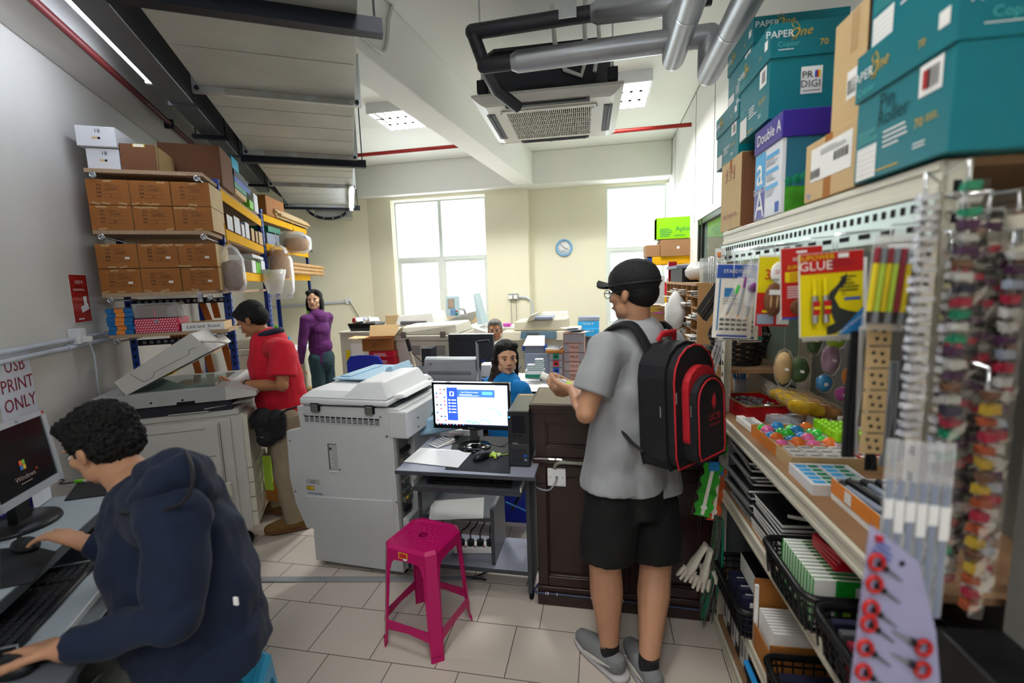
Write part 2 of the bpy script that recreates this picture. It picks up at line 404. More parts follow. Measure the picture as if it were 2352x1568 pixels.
for t,dz in((tZ(600,22, ZD-.02),0),(ends[2]+.06,-.02),(ends[4]+.03, 0)):
 m=MB();m.box(DS0-.06,DS1+.1,t-.025,t+.025,ZD-.06+dz,ZD-.055+dz,'dark_steel');m.box(DS0-.06,DS1+.1,t-.03,t-.025, ZD-.06+dz,ZD+dz,'dark_steel')
 for sx in(DS0-.05,DS1+.07):m.cyl((sx,t,ZD-.06), (sx,t,CZ),.005,'dark_steel',6)
 m.build('hanger_bar',D)
# far end collar: curved black flange and outlet frame under the duct end
c0=AT(752,470, ends[4]+.25)
T0=toL(c0)
arc=[(T0.x+.27*cos(a),T0.y,T0.z-.03-.16*sin(a))for a in[pi*k/14 for k in range(15)]]
m=MB();m.tube(arc,.035,'dark_steel',6, flat=.6)
for k in range(2, 13,2):m.ball((arc[k][0], T0.y-.03,arc[k][2]),.01,'galvanised_bright',8)
m.box(DS0+.3,DS1,T0.y+.06,T0.y+.4,ZD-.12, ZD+.4, 'galvanised')
m.build('outlet_collar',D)
# small duct
SD=thing('branch_duct','narrow dark galvanised duct running beside the wide duct','duct',LXv*0,LA)
zs=2.76;sr=toL(AZ(449,242,zs)).x;sl=toL(AZ(347,191, zs)).x;h=.34
te=[.9,toL(AZ(416,240, zs)).y,toL(AZ(519,357,zs)).y,toL(AZ(590, 430,zs)).y+.3]
mat('duct_dark','#5f6468',.4,.3, var=.15, vs=3)
for i in range(3):
 MB().box(sl+.0*i,sr,te[i]+.004,te[i+1]-.004,zs,zs+h,'duct_dark').build('duct_section',SD,bevel=.003)
 if i<2:
  m=MB();m.box(sl-.012,sr+.012,te[i+1]-.01, te[i+1]+.01,zs-.012,zs+h, 'duct_dark');m.build('flange',SD)
for px,py in((475,314), (585,425)):
 t=toL(AZ(px,py,zs-.02)).y
 m=MB();m.box(sl-.05,sr+.05,t-.02,t+.02,zs-.035,zs-.01,'dark_steel')
 for s_ in(sl-.03,sr+.03):m.cyl((s_,t,zs-.03),(s_,t,CZ),.004,'dark_steel',6)
 m.build('hanger_bar',SD)
m=MB();tt=te[3];m.tube([(sr-.1,tt-.1,zs+.1),(sr,tt+.1,zs+.12),(sr+.1,tt+.3,zs+.05),(sr+.15,tt+.6,zs+.1)],.05,'pipe_lagging',10);m.build('flexible_hose',SD)
# fluorescent battens
emis('tube_glow', (.80,.87,1.0),26);mat('batten_white','#e9ecee',.4)
def batten(label, p0,p1,r=.019,glow='tube_glow'):
 p0=Vector(p0);p1=Vector(p1);d=(p1-p0);L=d.length
 M=mtx(p0,d,Z3.cross(d));T=thing('fluorescent_batten',label, 'light', M=M)
 m=MB();m.prism([(-.03,.02), (.03,.02),(.022,.06),(-.022,.06)],0,L,'batten_white');m.build('housing',T,bevel=.002)
 for u in(-.002,L-.02):MB().box(u,u+.022,-.02,.02,-.02,.03,'batten_white').build('lamp_holder',T)
 MB().cyl((.02,0,0),(L-.02, 0,0),r,glow,12).build('tube',T)
 return T
zt=2.82
a=AZ(345,186,zt);ta=toL(a)
batten('bare fluorescent tube batten glowing above the left wall shelving',Lp(ta.x,ta.y-1.2,zt),a)
a=AZ(808,440,2.62);b_=AZ(812,486,2.62)
ta=toL(a);tb=toL(b_)
batten('small fluorescent tube hanging at the far corner of the wide duct',Lp(ta.x,min(ta.y,tb.y),2.62),Lp(ta.x,min(ta.y,tb.y)+1.2,2.62))
m=MB()
m.cyl(Lp(ta.x,min(ta.y,tb.y)+.15,2.67), Lp(ta.x, min(ta.y,tb.y)+.15,CZ),.004,'chrome',6)
m.thing('hanging_rod','thin steel rod holding the small fluorescent tube','rod')
# red sprinkler pipes
e=AP(1588,286, (XP,0,0),X3);
m=MB();m.cyl((CBx+.1, e.y,e.z),(XP,e.y,e.z), .022,'sprinkler_red',12)
m.thing('sprinkler_pipe','bright red sprinkler pipe crossing under the ceiling near the windows', 'pipe')
m=MB();_z=AS(287,191,-1.21).z;m.cyl(Lp(-1.21, .5,_z), Lp(-1.21,TA-.2,_z),.02,'sprinkler_maroon',12)
for t in(2.6,4.35,6.0):m.box(-.03,.03,-.012,.012,-.035,.03,'dark_steel',M=Matrix.Translation(Lp(-1.215,t,_z))@Matrix.Rotation(LA,4,'Z'))
m.thing('sprinkler_pipe','dark maroon sprinkler pipe along the left wall soffit','pipe')
s_=AZ(1265,322,CZ-.03)
m=MB();m.lathe([(.02,0),(.02,-.01),(.008,-.012),(.008,-.04),(.018,-.045),(.0,-.05)], 'chrome',(s_.x,s_.y,CZ));m.thing('fire_sprinkler','small chrome sprinkler head beyond the air conditioner','sprinkler')
# air conditioner cassette
ZA=2.745
q=[AZ(*p,ZA)for p in((1092,232),(1426,197),(1413,312),(1152, 329))]
cx=sum(v.x for v in q)/4;cy=sum(v.y for v in q)/4
AC=thing('air_conditioner','square ceiling cassette air conditioner with white grille','air conditioner',(cx-.01,cy,ZA),radians(2))
mat('ac_white','#dcdcd4', .4,var=.03);mat('ac_dark','#23242c',.6)
W=.475
m=MB()
# frame with sloping rim and inner opening
def ring(w0,z0,w1,z1,mt,mb):
 A=[(-w0,-w0,z0),(w0,-w0,z0),(w0, w0,z0), (-w0,w0,z0)];B=[(-w1, -w1,z1),(w1,-w1,z1),(w1,w1,z1),(-w1, w1,z1)]
 mb.add(A+B, [(i,(i+1)%4, 4+(i+1)%4,4+i)for i in range(4)],mt)
ring(W,.035,W,.02,'ac_white',m);ring(W,.02,W-.05,-.012,'ac_white',m);ring(W-.05,-.012,.40,-.02,'ac_white',m);ring(.40,-.02,.315, -.02,'ac_white', m);ring(.315,-.02,.315, .0,'ac_white',m);ring(W,.035,.2,.035,'ac_white',m)
m.build('panel_frame',AC, bevel=.004)
for k in range(4):
 m=MB(MATRIX:=Matrix.Rotation(k*pi/2,4,'Z'));m.prism([(-.42,-.022),(-.365,-.026), (-.362,-.0205),(-.42,-.0205)],-.27,.27, 'ac_dark')
 m.box(-.25,.25,-.4,-.397,-.031,-.024,'grey_plastic');m.build('air_vane',AC)
m=MB();m.box(-.31,.31, -.31,.31,-.01,-.004,'ac_dark');
for s2 in(-1,1):m.box(-.31,.31, s2*.30-.02,s2*.30+.02,-.03,-.01,'ac_white');m.box(s2*.30-.02,s2*.30+.02,-.28,.28,-.03,-.01,'ac_white')
for i in range(43):x=-.275+i*.55/42;m.box(x-.0028, x+.0028,-.28,.28,-.026,-.012, 'ac_white')
for j in range(1, 6):y=-.28+j*.56/6;m.box(-.28,.28, y-.004,y+.004,-.029, -.012,'ac_white')
m.build('grille', AC)
m=MB();c_=.09
m.prism([(-.4+c_,-.40), (.4-c_,-.40),(.4,-.40+c_),(.4,.4-c_),(.4-c_,.4),(-.4+c_,.4),(-.4,.4-c_),(-.4,-.4+c_)],.036,.30,'pipe_lagging','z');m.prism([(-.42+c_,-.42),(.42-c_,-.42),(.42,-.42+c_),(.42,.42-c_),(.42-c_,.42),(-.42+c_,.42),(-.42, .42-c_),(-.42, -.42+c_)],.30, .32,'ac_dark','z')
for sx in(-.41,.41):m.box(sx-.03,sx+.03,-.46,-.38,.05,.13,'ac_dark')
m.build('unit_body',AC,bevel=.004)
for sx in(-.41,.41):
 for sy in(-.43,.43):MB().cyl((sx,sy, .05),(sx,sy,CZ-ZA),.006,'chrome',6).ball((sx, sy,.14),.012,'chrome',8).build('threaded_rod',AC)
m=MB();m.decal((-.2,-.36,-.031),(1,0, 0),(0,-1,0),.12,.03,'grey_plastic');m.decal((.29,-.27, -.031),(1,0,0),(0,-1, 0),.02, .03,'grey_plastic');m.build('indicator_panel',AC)
mat('drain_white','#d7d7d5',.4)
m=MB();m.tube([(.05,-.48,.5),(.06,-.47,.3),(.12,-.45,.14),(.22,-.44,.1),(.25,-.44, .2),(.24,-.44,.42),(.26,-.44,.66)],.014,'drain_white', 8);m.tube([(.31, -.45,.6),(.33,-.44,.3),(.3,-.43,.12)],.012,'drain_white',8);m.build('drain_hose',AC)
# insulated pipes in front of the cassette
YPp=2.62
def pY(x,y,Y=YPp):return AY(x,y,Y)
r1,r2=.055,.036
for nm,lab,dk0, sv0,sv1,el,dn in(
 ('insulated_pipe','upper silver clad chilled water pipe with black lagging end',(1085,74),(1362,30),(1548, 8),(1548,8),(1543,135)),
 ('insulated_pipe','lower silver clad chilled water pipe crossing before the air conditioner', (1112,152),(1180,143),(1630,82),(1640, 80),(1640,168))):
 T=thing(nm, lab,'pipe',pY(*sv0))
 P0,P1,P2=pY(*dk0), pY(*sv0),pY(*sv1);P2=Vector((P2.x,YPp,P2.z));D0=pY(*dn)
 m=MB();m.tube([P0-X3*.0, P1],r2*1.1,'pipe_lagging',14);m.ball(P0,r2*1.1,'pipe_lagging',14);m.tube([P0, pY(1112, 150)+Y3*.02]if dk0[1]<100 else[P0,P0+Vector((.02,.2,-.05)),P0+Vector((.12,.36,-.10))],r2,'pipe_lagging',12);m.build('foam_lagging',T,world=True)
 m=MB();m.tube([P1-X3*.02,P1+X3*.02,P1+X3*.02,P2], [r2,r1, r1,r1], 'pipe_cladding',20);m.ball(P2,r1,'pipe_cladding', 20);B=Vector((P2.x,YPp,D0.z))
 m.tube([P2,B],r1,'pipe_cladding',20);m.ball(B,r1,'pipe_cladding',20);m.tube([B,B+Vector((0, -3.6,0))],r1,'pipe_cladding',20)
 for k in(.42,1.2):m.tube([B+Y3*-k,B+Y3*-(k+.012)],r1*1.02,'galvanised_bright',20)
 m.build('cladding',T, world=True)
 m=MB();m.cyl(B+Y3*-.9+Z3*.0,Vector((B.x,B.y-.9,CZ)),.005,'dark_steel',6);m.build('hanger',T,world=True)
m=MB();P=pY(1175,60, YPp+.12);m.tube([P+X3*-.1,P+X3*1.05+Z3*.0],.036,'pipe_lagging',14);m.thing('insulated_pipe','thin black lagged pipe behind the upper silver pipe','pipe')
m=MB();P=pY(1305,30, YPp-.01);m.box(P.x-.045,P.x+.045,P.y-.06,P.y-.05,P.z-.05,P.z+.2,'galvanised_bright');m.box(P.x-.045,P.x+.045,P.y-.06,P.y+.06,P.z+.19,P.z+.2, 'galvanised_bright');m.cyl((P.x,P.y,P.z+.2),(P.x,P.y,CZ),.006, 'dark_steel',6)
m.thing('pipe_clip','torn silver foil clip holding the black lagged pipe','clip')
# recessed louvre lights in surface housings
emis('louvre_tube',(1,.98,.94),26);mat('louvre_metal','#d9dcd8',.2,.8)
def louvre(label, x0,x1,y0,y1,z=3.3,power=60):
 T=thing('ceiling_light',label,'ceiling light',((x0+x1)/2,(y0+y1)/2,z), group='square louvre ceiling lights')
 w=(x1-x0)/2;d=(y1-y0)/2
 m=MB();t=.02
 m.box(-w,w,-d,-d+t,0,CZ-z,'batten_white');m.box(-w,w,d-t,d,0,CZ-z,'batten_white');m.box(-w,-w+t, -d+t,d-t,0, CZ-z,'batten_white');m.box(w-t,w,-d+t,d-t,0,CZ-z,'batten_white');m.box(-w+t,w-t,-d+t,d-t,CZ-z-.01,CZ-z,'batten_white')
 m.build('housing',T)
 m=MB()
 for i in range(1,3):yy=-d+i*2*d/3;m.prism([(yy-.022, .002),(yy+.022,.002),(yy,.036)],-w+t,w-t, 'louvre_metal')
 for i in range(1,7):xx=-w+i*2*w/7;m.prism([(xx-.014, .002),(xx+.014,.002),(xx,.034)],-d+t,d-t, 'louvre_metal','y')
 m.build('louvre',T)
 for i in range(3):yy=-d+(i+.5)*2*d/3;MB().cyl((-w+.04,yy,.055),(w-.04,yy,.055),.013,'louvre_tube',10).build('tube',T)
 for i in range(3):area('tube_light',((x0+x1)/2,(y0+y1)/2-d+(i+.5)*2*d/3,z+.040),(x1-x0)*.86,power/3,(1,.99,.95),sy=.024)
 return T
a,b=AZ(840.6,262,3.3),AZ(895, 301,3.3)
louvre('square louvre ceiling light left of the long beam',a.x,a.x+.6,(a.y),b.y,power=80)
a,b=AZ(1500,184,3.3), AZ(1492, 245,3.3)
louvre('square louvre ceiling light right of the air conditioner',a.x-.6,a.x+.0,a.y,b.y,power=80)
louvre('added louvre fill light far behind the viewpoint by the left wall',-1.1,-.5,-2.4, -1.8,power=22)  # added fill lamp out of view, brightens the near half of the room
louvre('added louvre fill light just behind the viewpoint',-.35, .25,-1.0,-.4,power=20)  # unseen fixture put in as fill from behind the camera
louvre('added louvre fill light right above the viewpoint',-.75, -.15,.75,1.35,power=38)  # extra overhead lamp out of frame, added to lift counter and desk tops
MATS['added_tube_glow']=emis('added_tube_glow',(.93, .97,1), 75)  # glow of the added batten behind the camera
batten('added bare tube batten for fill, hanging behind the viewpoint',(-.2,-1.5,2.75),(.6,-.6,2.75),glow='added_tube_glow')  # batten added out of view so its bare tube brightens the near ceiling
# thin conduit clipped on the long beam
BX=lambda x,y:AP(x,y, n1,Vector((dr.y, -dr.x,0)))
m=MB();pts=[BX(826,84),BX(850,105),BX(873,123),BX(881,118), BX(886,95),BX(889,45),BX(898,12),BX(915,0)]
m.tube([p+Vector((.012,0,0))for p in pts],.011, 'drain_white',8);m.thing('conduit','thin white conduit bending down the side of the long ceiling beam','conduit')
MB().cyl(AZ(1137, 0,CZ),AZ(1137,0,CZ)-Z3*.05, .01,'chrome').thing('rod_anchor','small ceiling anchor above the air conditioner','anchor')if False else None
# ================================================================ LEFT WALL, RACK, SMALL COPIER, DESK
mat('rack_blue','#1f3f93',.4,.1);mat('rack_yellow','#e8ad08',.9,0,var=.05,vs=5);mat('chipboard','#a98f74',.8,var=.15,vs=60,bump=.1)
mat('carton','#a4692f',.7,var=.06,vs=6);mat('carton_pale','#cbae80',.7,var=.06);mat('carton_dark', '#70492f',.75,var=.06);mat('tape_clear','#c2a276',.15,var=.04)
mat('card_white', '#dfe0e4',.6,var=.03);mat('hole','#101218',.9,var=0)
def post(m,x,y, z0,z1,sx=1,sy=1,w=.04, c='rack_blue',holes=True):
 m.box(x,x+sx*w,y,y+sy*.003,z0,z1,c)if sx>0 else m.box(x-w,x,y,y+sy*.003,z0,z1,c)
 m.box(min(x,x+sx*.003),max(x,x+sx*.003),min(y, y+sy*w),max(y,y+sy*w),z0,z1,c)
 if holes:
  z=z0+.03
  while z<z1-.02:
   xx=x+sx*w*.5;m.box(xx-.006,xx+.006,y-.001 if sy>0 else y-.001,y+.001,z-.009,z+.009, 'hole')
   yy=y+sy*w*.5;m.box(x-.0015,x+.0015,yy-.006,yy+.006,z-.009,z+.009,'hole');z+=.05
RT1=3.74;RS0,RS1=-1.42,-.80;RT2=5.33
RK=thing('storage_rack', 'blue and yellow steel storage rack loaded with taped cartons','rack', LXv*0, LA)
zt_=2.335
for x,sx in((RS0,1),(RS1,-1)):
 for y,sy in((RT1,1),(RT2,-1)):
  m=MB();post(m,x,y,0,2.36,sx, sy);m.build('post',RK)
ZB=[2.325,1.975,1.605, 1.355];ZY=[2.262,1.996,1.712]
for z in ZY:
 for x in(RS1-.003,RS0-.003):
  m=MB();m.box(x, x+.006,RT1+.02,RT2-.02,z-.035,z+.035,'rack_yellow');m.box(x-.02 if x>-1 else x,x if x>-1 else x+.03, RT1+.02,RT2-.02,z+.025,z+.03,'rack_yellow');m.build('beam',RK)
for i,z in enumerate(ZB):
 t1=RT2 if i<3 else 4.1
 m=MB();m.box(-1.395 if i<3 else-1.39,-.81 if i<3 else-.762,3.40,3.72 if i==3 else RT2,z-.022 if i<3 else z-.02,z,'chipboard');m.build('shelf_board',RK)
 for s_ in(-1.35,-.835):
  m=MB()
  m.lathe([(.011,-.006),(.018,-.006),(.018, .006),(.011,.006),(.011,-.006)],'chrome',n=14,M=Matrix.Translation((s_,3.385,z-.04))@Matrix.Rotation(pi/2,4,'X'))
  m.tube([(s_,3.39, z-.04),(s_+.002,3.74,z-.045)],.006,'chrome',8);m.build('support_rod',RK)
m=MB();m.box(-1.38,-.84,3.745, 3.75,1.52,1.56, 'dark_steel');m.box(-1.38,-.84,3.745,3.75,1.25,1.29,'dark_steel')
for k in range(13):m.box(-1.35+k*.04,-1.33+k*.04,3.743,3.7445,1.53, 1.55,'grey_plastic');m.box(-1.35+k*.04,-1.33+k*.04, 3.743,3.7445,1.26,1.28, 'grey_plastic')
m.build('slotted_brace',RK)
def carton(label, s0,t0,z0,w,d, h,rz=LA,front='carton',side='carton_pale',grp=None,deco=None,name='cardboard_carton',cat='carton',origin=None):
 O=origin or(LXv*(s0+w/2)+LYv*t0);O=Vector((O.x,O.y,z0))
 T=mtx(O,(cos(rz),sin(rz),0),(-sin(rz),cos(rz),0))
 m=MB();a=-w/2;g=.0015
 m.box(a+g,-a-g,0,d,g,h-g,front)
 m.quad((-a+.0002-g,0.002,g),(-a+.0002-g,d-.002,g),(-a+.0002-g,d-.002,h-g),(-a+.0002-g,.002,h-g),side)
 if deco:deco(m,w,d, h)
 o=m.build(name,None,bevel=.003);o.matrix_world=T;XF[o.name]=T;tag(o,label,cat,grp);return o
def deco_cn(mark, sticker):
 def f(m,w,d,h):
  for k,t in enumerate(('品名:','型号:', '数量:','编号:')):
   z=h*(.76-k*.145);m.text(t,.0125,(-w*.2,0,z), X3,Z3,'ink');m.decal((w*.1,0, z-.006),X3,Z3,w*.42,.0012,'ink')
  m.text('STMH-701', .010,(w*.05,0,h*.78),X3,Z3,'ink');m.text('防尘磁粉笔',.010,(w*.1,0,h*.635), X3,Z3,'ink')
  m.text(mark,.018, (w*.06,0,h*.34),X3, Z3,'ink')
  if sticker:m.decal((w*.24,0,h*.42),X3,Z3,.024,.013,'white_ink',.002)
  for k in range(4):x=random.uniform(-.45,.4)*w;z=random.choice((.06,.93))*h;m.decal((x, 0,z),Vector((1, 0,random.uniform(-.3,.3))),Z3,.04,.010, 'tape_clear')
  m.decal((0,0,h*.5),X3, Z3,w*.98,h*.96,'wrap_film',.003)
 return f
film('wrap_film', (1,.97, .92),.0,.12)
cols=[(-1.400,.205,'next to the wall'),(-1.193,.205,'in the middle'),(-.986,.205,'by the blue corner post')]
rows=[(ZB[1]+.147,.146,'top row of the upper shelf',False,('3', '9','13')),(ZB[1],.146, 'bottom row of the upper shelf',False,('18','5','8')),(ZB[2]+.147,.146,'top row of the lower shelf',True,('2','16','11')),(ZB[2], .146,'bottom row of the lower shelf',True, ('6','10','15'))]
for z,h,rn,st, mk in rows:
 for(s0,w,cn),k in zip(cols, mk):
  carton('taped brown carton %s, %s'%(rn,cn),s0,3.405+random.uniform(0,.008),z,w,.31,h,deco=deco_cn(k,st),grp='taped cartons stacked on the storage rack')
def deco_18(m,w, d,h):
 m.text('18',.03,(w*.05,0,h*.75), X3,Z3,'ink');m.decal((w*-.02,0,h*.42),X3,Z3,.03,.012,'carton_pale');m.ball((w*.08,0,h*.42),.007,'hole',8)
carton('white archive box marked 18, lower of two above the rack',-1.383,3.42, ZB[0],.16,.3,.12,front='card_white',side='card_white',deco=deco_18,name='archive_box',cat='box')
carton('white archive box marked 18 on top of the other',-1.412,3.40, ZB[0]+.121,.19,.32,.115,front='card_white',side='card_white',deco=deco_18,name='archive_box',cat='box')
def deco_38(m,w, d,h):
 m.text('38',.04,(w*.05,0,h*.5),X3,Z3,'carton_dark');m.decal((w*.05,0,h*.93), X3,Z3,.06,.018,'yellow_ink');m.decal((w*.05,-.0005,h*.93),X3,Z3,.05,.014,'paper')
 m.decal((w/2-.0015,d*.1, h*.5), Y3,Z3,.006,h*.98,'hole')
carton('plain brown box beside the white boxes above the rack',-1.222, 3.42,ZB[0],.18, .32,.155,front='carton_dark',deco=deco_38,name='cardboard_box',cat='box')
# row of goods seen past the yellow beams (right side of the rack)
def side_box(label,t0,t1,z0,h,col,side='card_white',dd=.3,name='cardboard_box',cat='box', deco=None,ds=0,grp=None):
 m=MB();s1=RS1+.015+ds;m.box(s1-dd,s1,t0,t1, z0+.001,z0+h,MATS[col]);m.quad((s1+.0003,t0+.004,z0+.004),(s1+.0003,t1-.004,z0+.004),(s1+.0003,t1-.004,z0+h-.004),(s1+.0003,t0+.004,z0+h-.004),side)
 if deco:deco(m,s1,t0,t1,z0,h)
 o=m.build(name,None,bevel=.002);o.rotation_euler=(0,0,LA);XF[o.name]=Matrix.Rotation(LA,4, 'Z');return tag(o,label, cat,grp)
mat('teal_card','#0a8a97',.4);mat('teal_side','#2ba6c9',.4);mat('navy_card','#20233a',.5);mat('green_card', '#0d7a5a',.5);mat('grey_card','#8a93a5',.5);mat('lime_card','#6fc01e',.5)
side_box('tall dark brown carton standing on top of the rack', 3.80,4.15,ZB[0],.27,'carton_dark','carton_dark', .36)
side_box('green flat box above the top yellow beam',4.18,4.62,ZB[0]+.07,.045,'green_card','green_card',.2,'flat_box')
side_box('cream flat box under the green box on the rack top', 4.18,4.6,ZB[0]+.02,.045,'carton_pale', 'carton_pale',.2,'flat_box')
side_box('grey and blue flat box lying on the green box',4.2, 4.8,ZB[0]+.117,.045,'grey_card','blue_ink',.2, 'flat_box')
side_box('dark navy flat box on the grey box',4.2,4.75,ZB[0]+.164, .045,'navy_card','navy_card',.21,'flat_box')
side_box('turquoise box topping the stack above the beam',4.16,4.4,ZB[0]+.212,.09,'teal_card','teal_side',.14,'small_box')
side_box('white upright box at the far end of the rack top',4.95,5.15,ZB[0]+.001,.17,'card_white','card_white',.1,'small_box')
side_box('green and white pack beside the white upright box',4.72,4.9,ZB[0]+.0,.07, 'lime_card','lime_card',.1,'small_box')
zz=2.03
for i,(a,b,h,c,sd,l)in enumerate(((3.8,3.98,.11,'carton_dark','card_white','brown box with a white label between the yellow beams, nearest the post'),(4.02,4.22,.13,'carton_dark','card_white','brown box with a white end, second along the middle shelf'),
  (4.28,4.38,.10,'card_white','card_white', 'narrow white box, third along the middle shelf'),(4.42,4.58,.135,'grey_card','card_white','pale grey box in the middle of the middle shelf'),(4.66,4.80, .115,'carton_dark','carton_pale', 'cream fronted box past the pale grey box'),
  (4.86,4.97,.11,'carton_dark','carton_pale','slim cream box, second from the far post on the middle shelf'),(5.02,5.22,.125,'carton_dark','carton_pale','cream box with a label against the far post of the rack'))):
 side_box(l,a,b,zz,h,c,sd)
zz=1.748
for a,b,h,c,sd,l in((4.55,4.72,.11,'card_white','card_white', 'white carton on the lowest yellow beam'),(4.75,4.84,.1,'lime_card','lime_card','bright green box between white boxes on the lowest beam'),(4.87, 4.95,.1,'lime_card','lime_card', 'second bright green box on the lowest beam'),(5.0,5.2,.13, 'card_white','card_white','white box at the far end of the lowest beam')):
 side_box(l,a,b,zz,h,c,sd)
side_box('long white box lying on the green boxes',4.6,5.15, zz+.135,.03,'card_white','card_white',.1,'flat_box')
# plastic bags hung from the beams
mat('cardboard_bits','#7c5a44',.8,var=.3, vs=40,bump=.5);mat('fluff','#b98a55',.9, var=.35, vs=50,bump=1);film('clear_bag',(.97,.98, 1),.22, .1);film('milky_bag',(.95,.95,.95),.55, .25);mat('yellow_ribbon', '#dfa818',.5)
def wob(m,amp,sc_=14,seed=0):
 m.v=[v+Vector(noise.noise_vector(Vector(v)*sc_+Vector((seed,0,0))))*amp for v in m.v]
def bag(label,top,bot,r,content,cm,film_='clear_bag',lower=None, tie='yellow_ribbon',name='plastic_bag'):
 top=Vector(top);bot=Vector(bot);h=(top-bot).length;T=thing(name,label,'bag',top)
 m=MB();m.tube([top+Z3*.14-LXv*.01,top],.004,tie,6);m.tube([top+Z3*.01,top-Z3*.015],.014,tie,8);m.build('tie',T,world=True)
 m=MB();n=12;prof=[(.015,0),(r*.55,-.08*h),(r*.95, -.3*h),(r,-.6*h),(r*.95,-.85*h), (r*.7, -h),(0, -h)]
 m.lathe(prof, film_,(top.x,top.y,top.z),n=18, sy=.8);wob(m,.014,22,top.x);m.build('bag_film',T,world=True)
 m=MB();a,b=content;m.lathe([(0,-a*h),(r*.6,-a*h-.01),(r*.82,-(a+.1)*h),(r*.85,-(b-.1)*h),(r*.6,-b*h),(0,-b*h)],cm,(top.x,top.y,top.z),n=18,sy=.75);wob(m,.012,30,5);m.build('contents', T,world=True)
 return T
P=AS(523,563,-.78);Q=AS(535, 660,-.78);bag('clear plastic bag of brown card hung by a yellow ribbon',AS(524,562,-.745),AS(545,660,-.745), .095,(.35,.97), 'cardboard_bits')
T=bag('clear bag of golden straw in a white sleeve on the far post',AS(636,560,-.70),AS(637, 670,-.70),.15,(.1,.62),'fluff','clear_bag',tie='drain_white')
m=MB();c=AS(636,622, -.70);e_=AS(632,675,-.70);m.lathe([(0, 0),(.07,.01),(.10,(c.z-e_.z)*.55),(.125,(c.z-e_.z)*1.0)], 'milky_bag',(e_.x,e_.y,e_.z),n=18,sy=.8);wob(m, .01,20);m.build('white_sleeve',T,world=True)
# second rack, turned towards the windows
P0=Lp(RS1,RT2+.04,0);d2=ray(1045,650);d2=Vector((d2.x,d2.y,0)).normalized();n2=Vector((d2.y,-d2.x,0))
R2=lambda x,y:AP(x,y, P0,n2)
e2=R2(704,534);L2=(Vector((e2.x,e2.y, 0))-P0).length
M2=mtx(P0,d2,Vector((-d2.y,d2.x,0)))
RK2=thing('storage_rack','far yellow beamed rack against the back wall behind the woman','rack',M=M2)
def l2(x,y):return M2.inverted()@R2(x,y)
zt2=[l2(650,515).z,l2(680,580).z,l2(680,637).z]
W2=.45
for x,sx in((.0,1),(L2,-1)):
 for y,sy in((0,1),(W2,-1)):
  m=MB();post(m,x,y,0,zt2[0]+.08,sx,sy,holes=(y==0));m.build('post', RK2)
for z in zt2:
 m=MB();m.box(.04,L2-.02,-.006,0, z-.035,z+.035,'rack_yellow');m.build('beam',RK2);m=MB();m.box(.04,L2-.02,W2,W2+.006,z-.035,z+.035,'rack_yellow');m.build('beam',RK2)
 MB().box(.0,L2,.0,W2,z+.022,z+.036,'chipboard').build('shelf_board',RK2)
def on2(label,x0,x1,y0, y1,z,h,col,name='cardboard_box',cat='box',fn=None,bevel=.003):
 m=MB()
 if fn:fn(m)
 else:m.box(x0,x1,y0,y1,z+.038,z+.038+h,MATS[col])
 o=m.build(name,None,bevel=bevel);o.matrix_world=M2;XF[o.name]=M2;return tag(o,label,cat)
on2('open brown carton on the far rack top', .1,.62, -.02,.35,zt2[0],.2,'carton','cardboard_carton','carton')
def slats(m):
 for k in range(14):m.box(.3+random.uniform(-.05,.05),L2*.92+random.uniform(-.1,.12), -.08+random.uniform(0,.2),-.03+random.uniform(0,.25),zt2[0]+.04+(k%5)*.022,zt2[0]+.058+(k%5)*.022,'carton_pale')
on2('bundle of pale timber strips lying on the far rack',0,0,0,0,0,0,'','timber_bundle','timber',lambda m:(m.v,slats(m)))
on2('green and white box under the top beam of the far rack',.15,.5,.0,.3,zt2[1]+.13,.06,'green_card')
on2('pale box stack on the middle shelf of the far rack',.15, .5,.02, .3,zt2[1],.12,'grey_card')
a=R2(665,562);bag('knotted milky bag of straw on the far rack',a+Z3*.16-n2*-.06,a-Z3*.1-n2*-.06,.2,(.3,.9),'fluff','clear_bag')
def wedge(m):m.prism([(L2-.3,zt2[1]+.04),(L2+.15,zt2[1]+.05),(L2-.25,zt2[1]+.2)],-.02,.2,'navy_card','y')
on2('dark folded display board on the end of the far rack',0, 0,0,0, 0,0,'','display_board', 'board', wedge)
mat('bamboo','#c39a66',.7,var=.15)
def tubes(m):
 for k in range(26):
  z=zt2[2]+.055+(k//9)*.045;y=-.1+(k%9)*.055;x0=.35+random.uniform(-.1,.1);m.cyl((x0,y,z),(L2+.25+random.uniform(-.25,.25),y+.02,z),.022,'bamboo',10)
on2('bundles of brown paper tubes tied on the far rack',0,0, 0,0,0, 0,'','paper_tube_bundle','tubes',tubes,bevel=0)
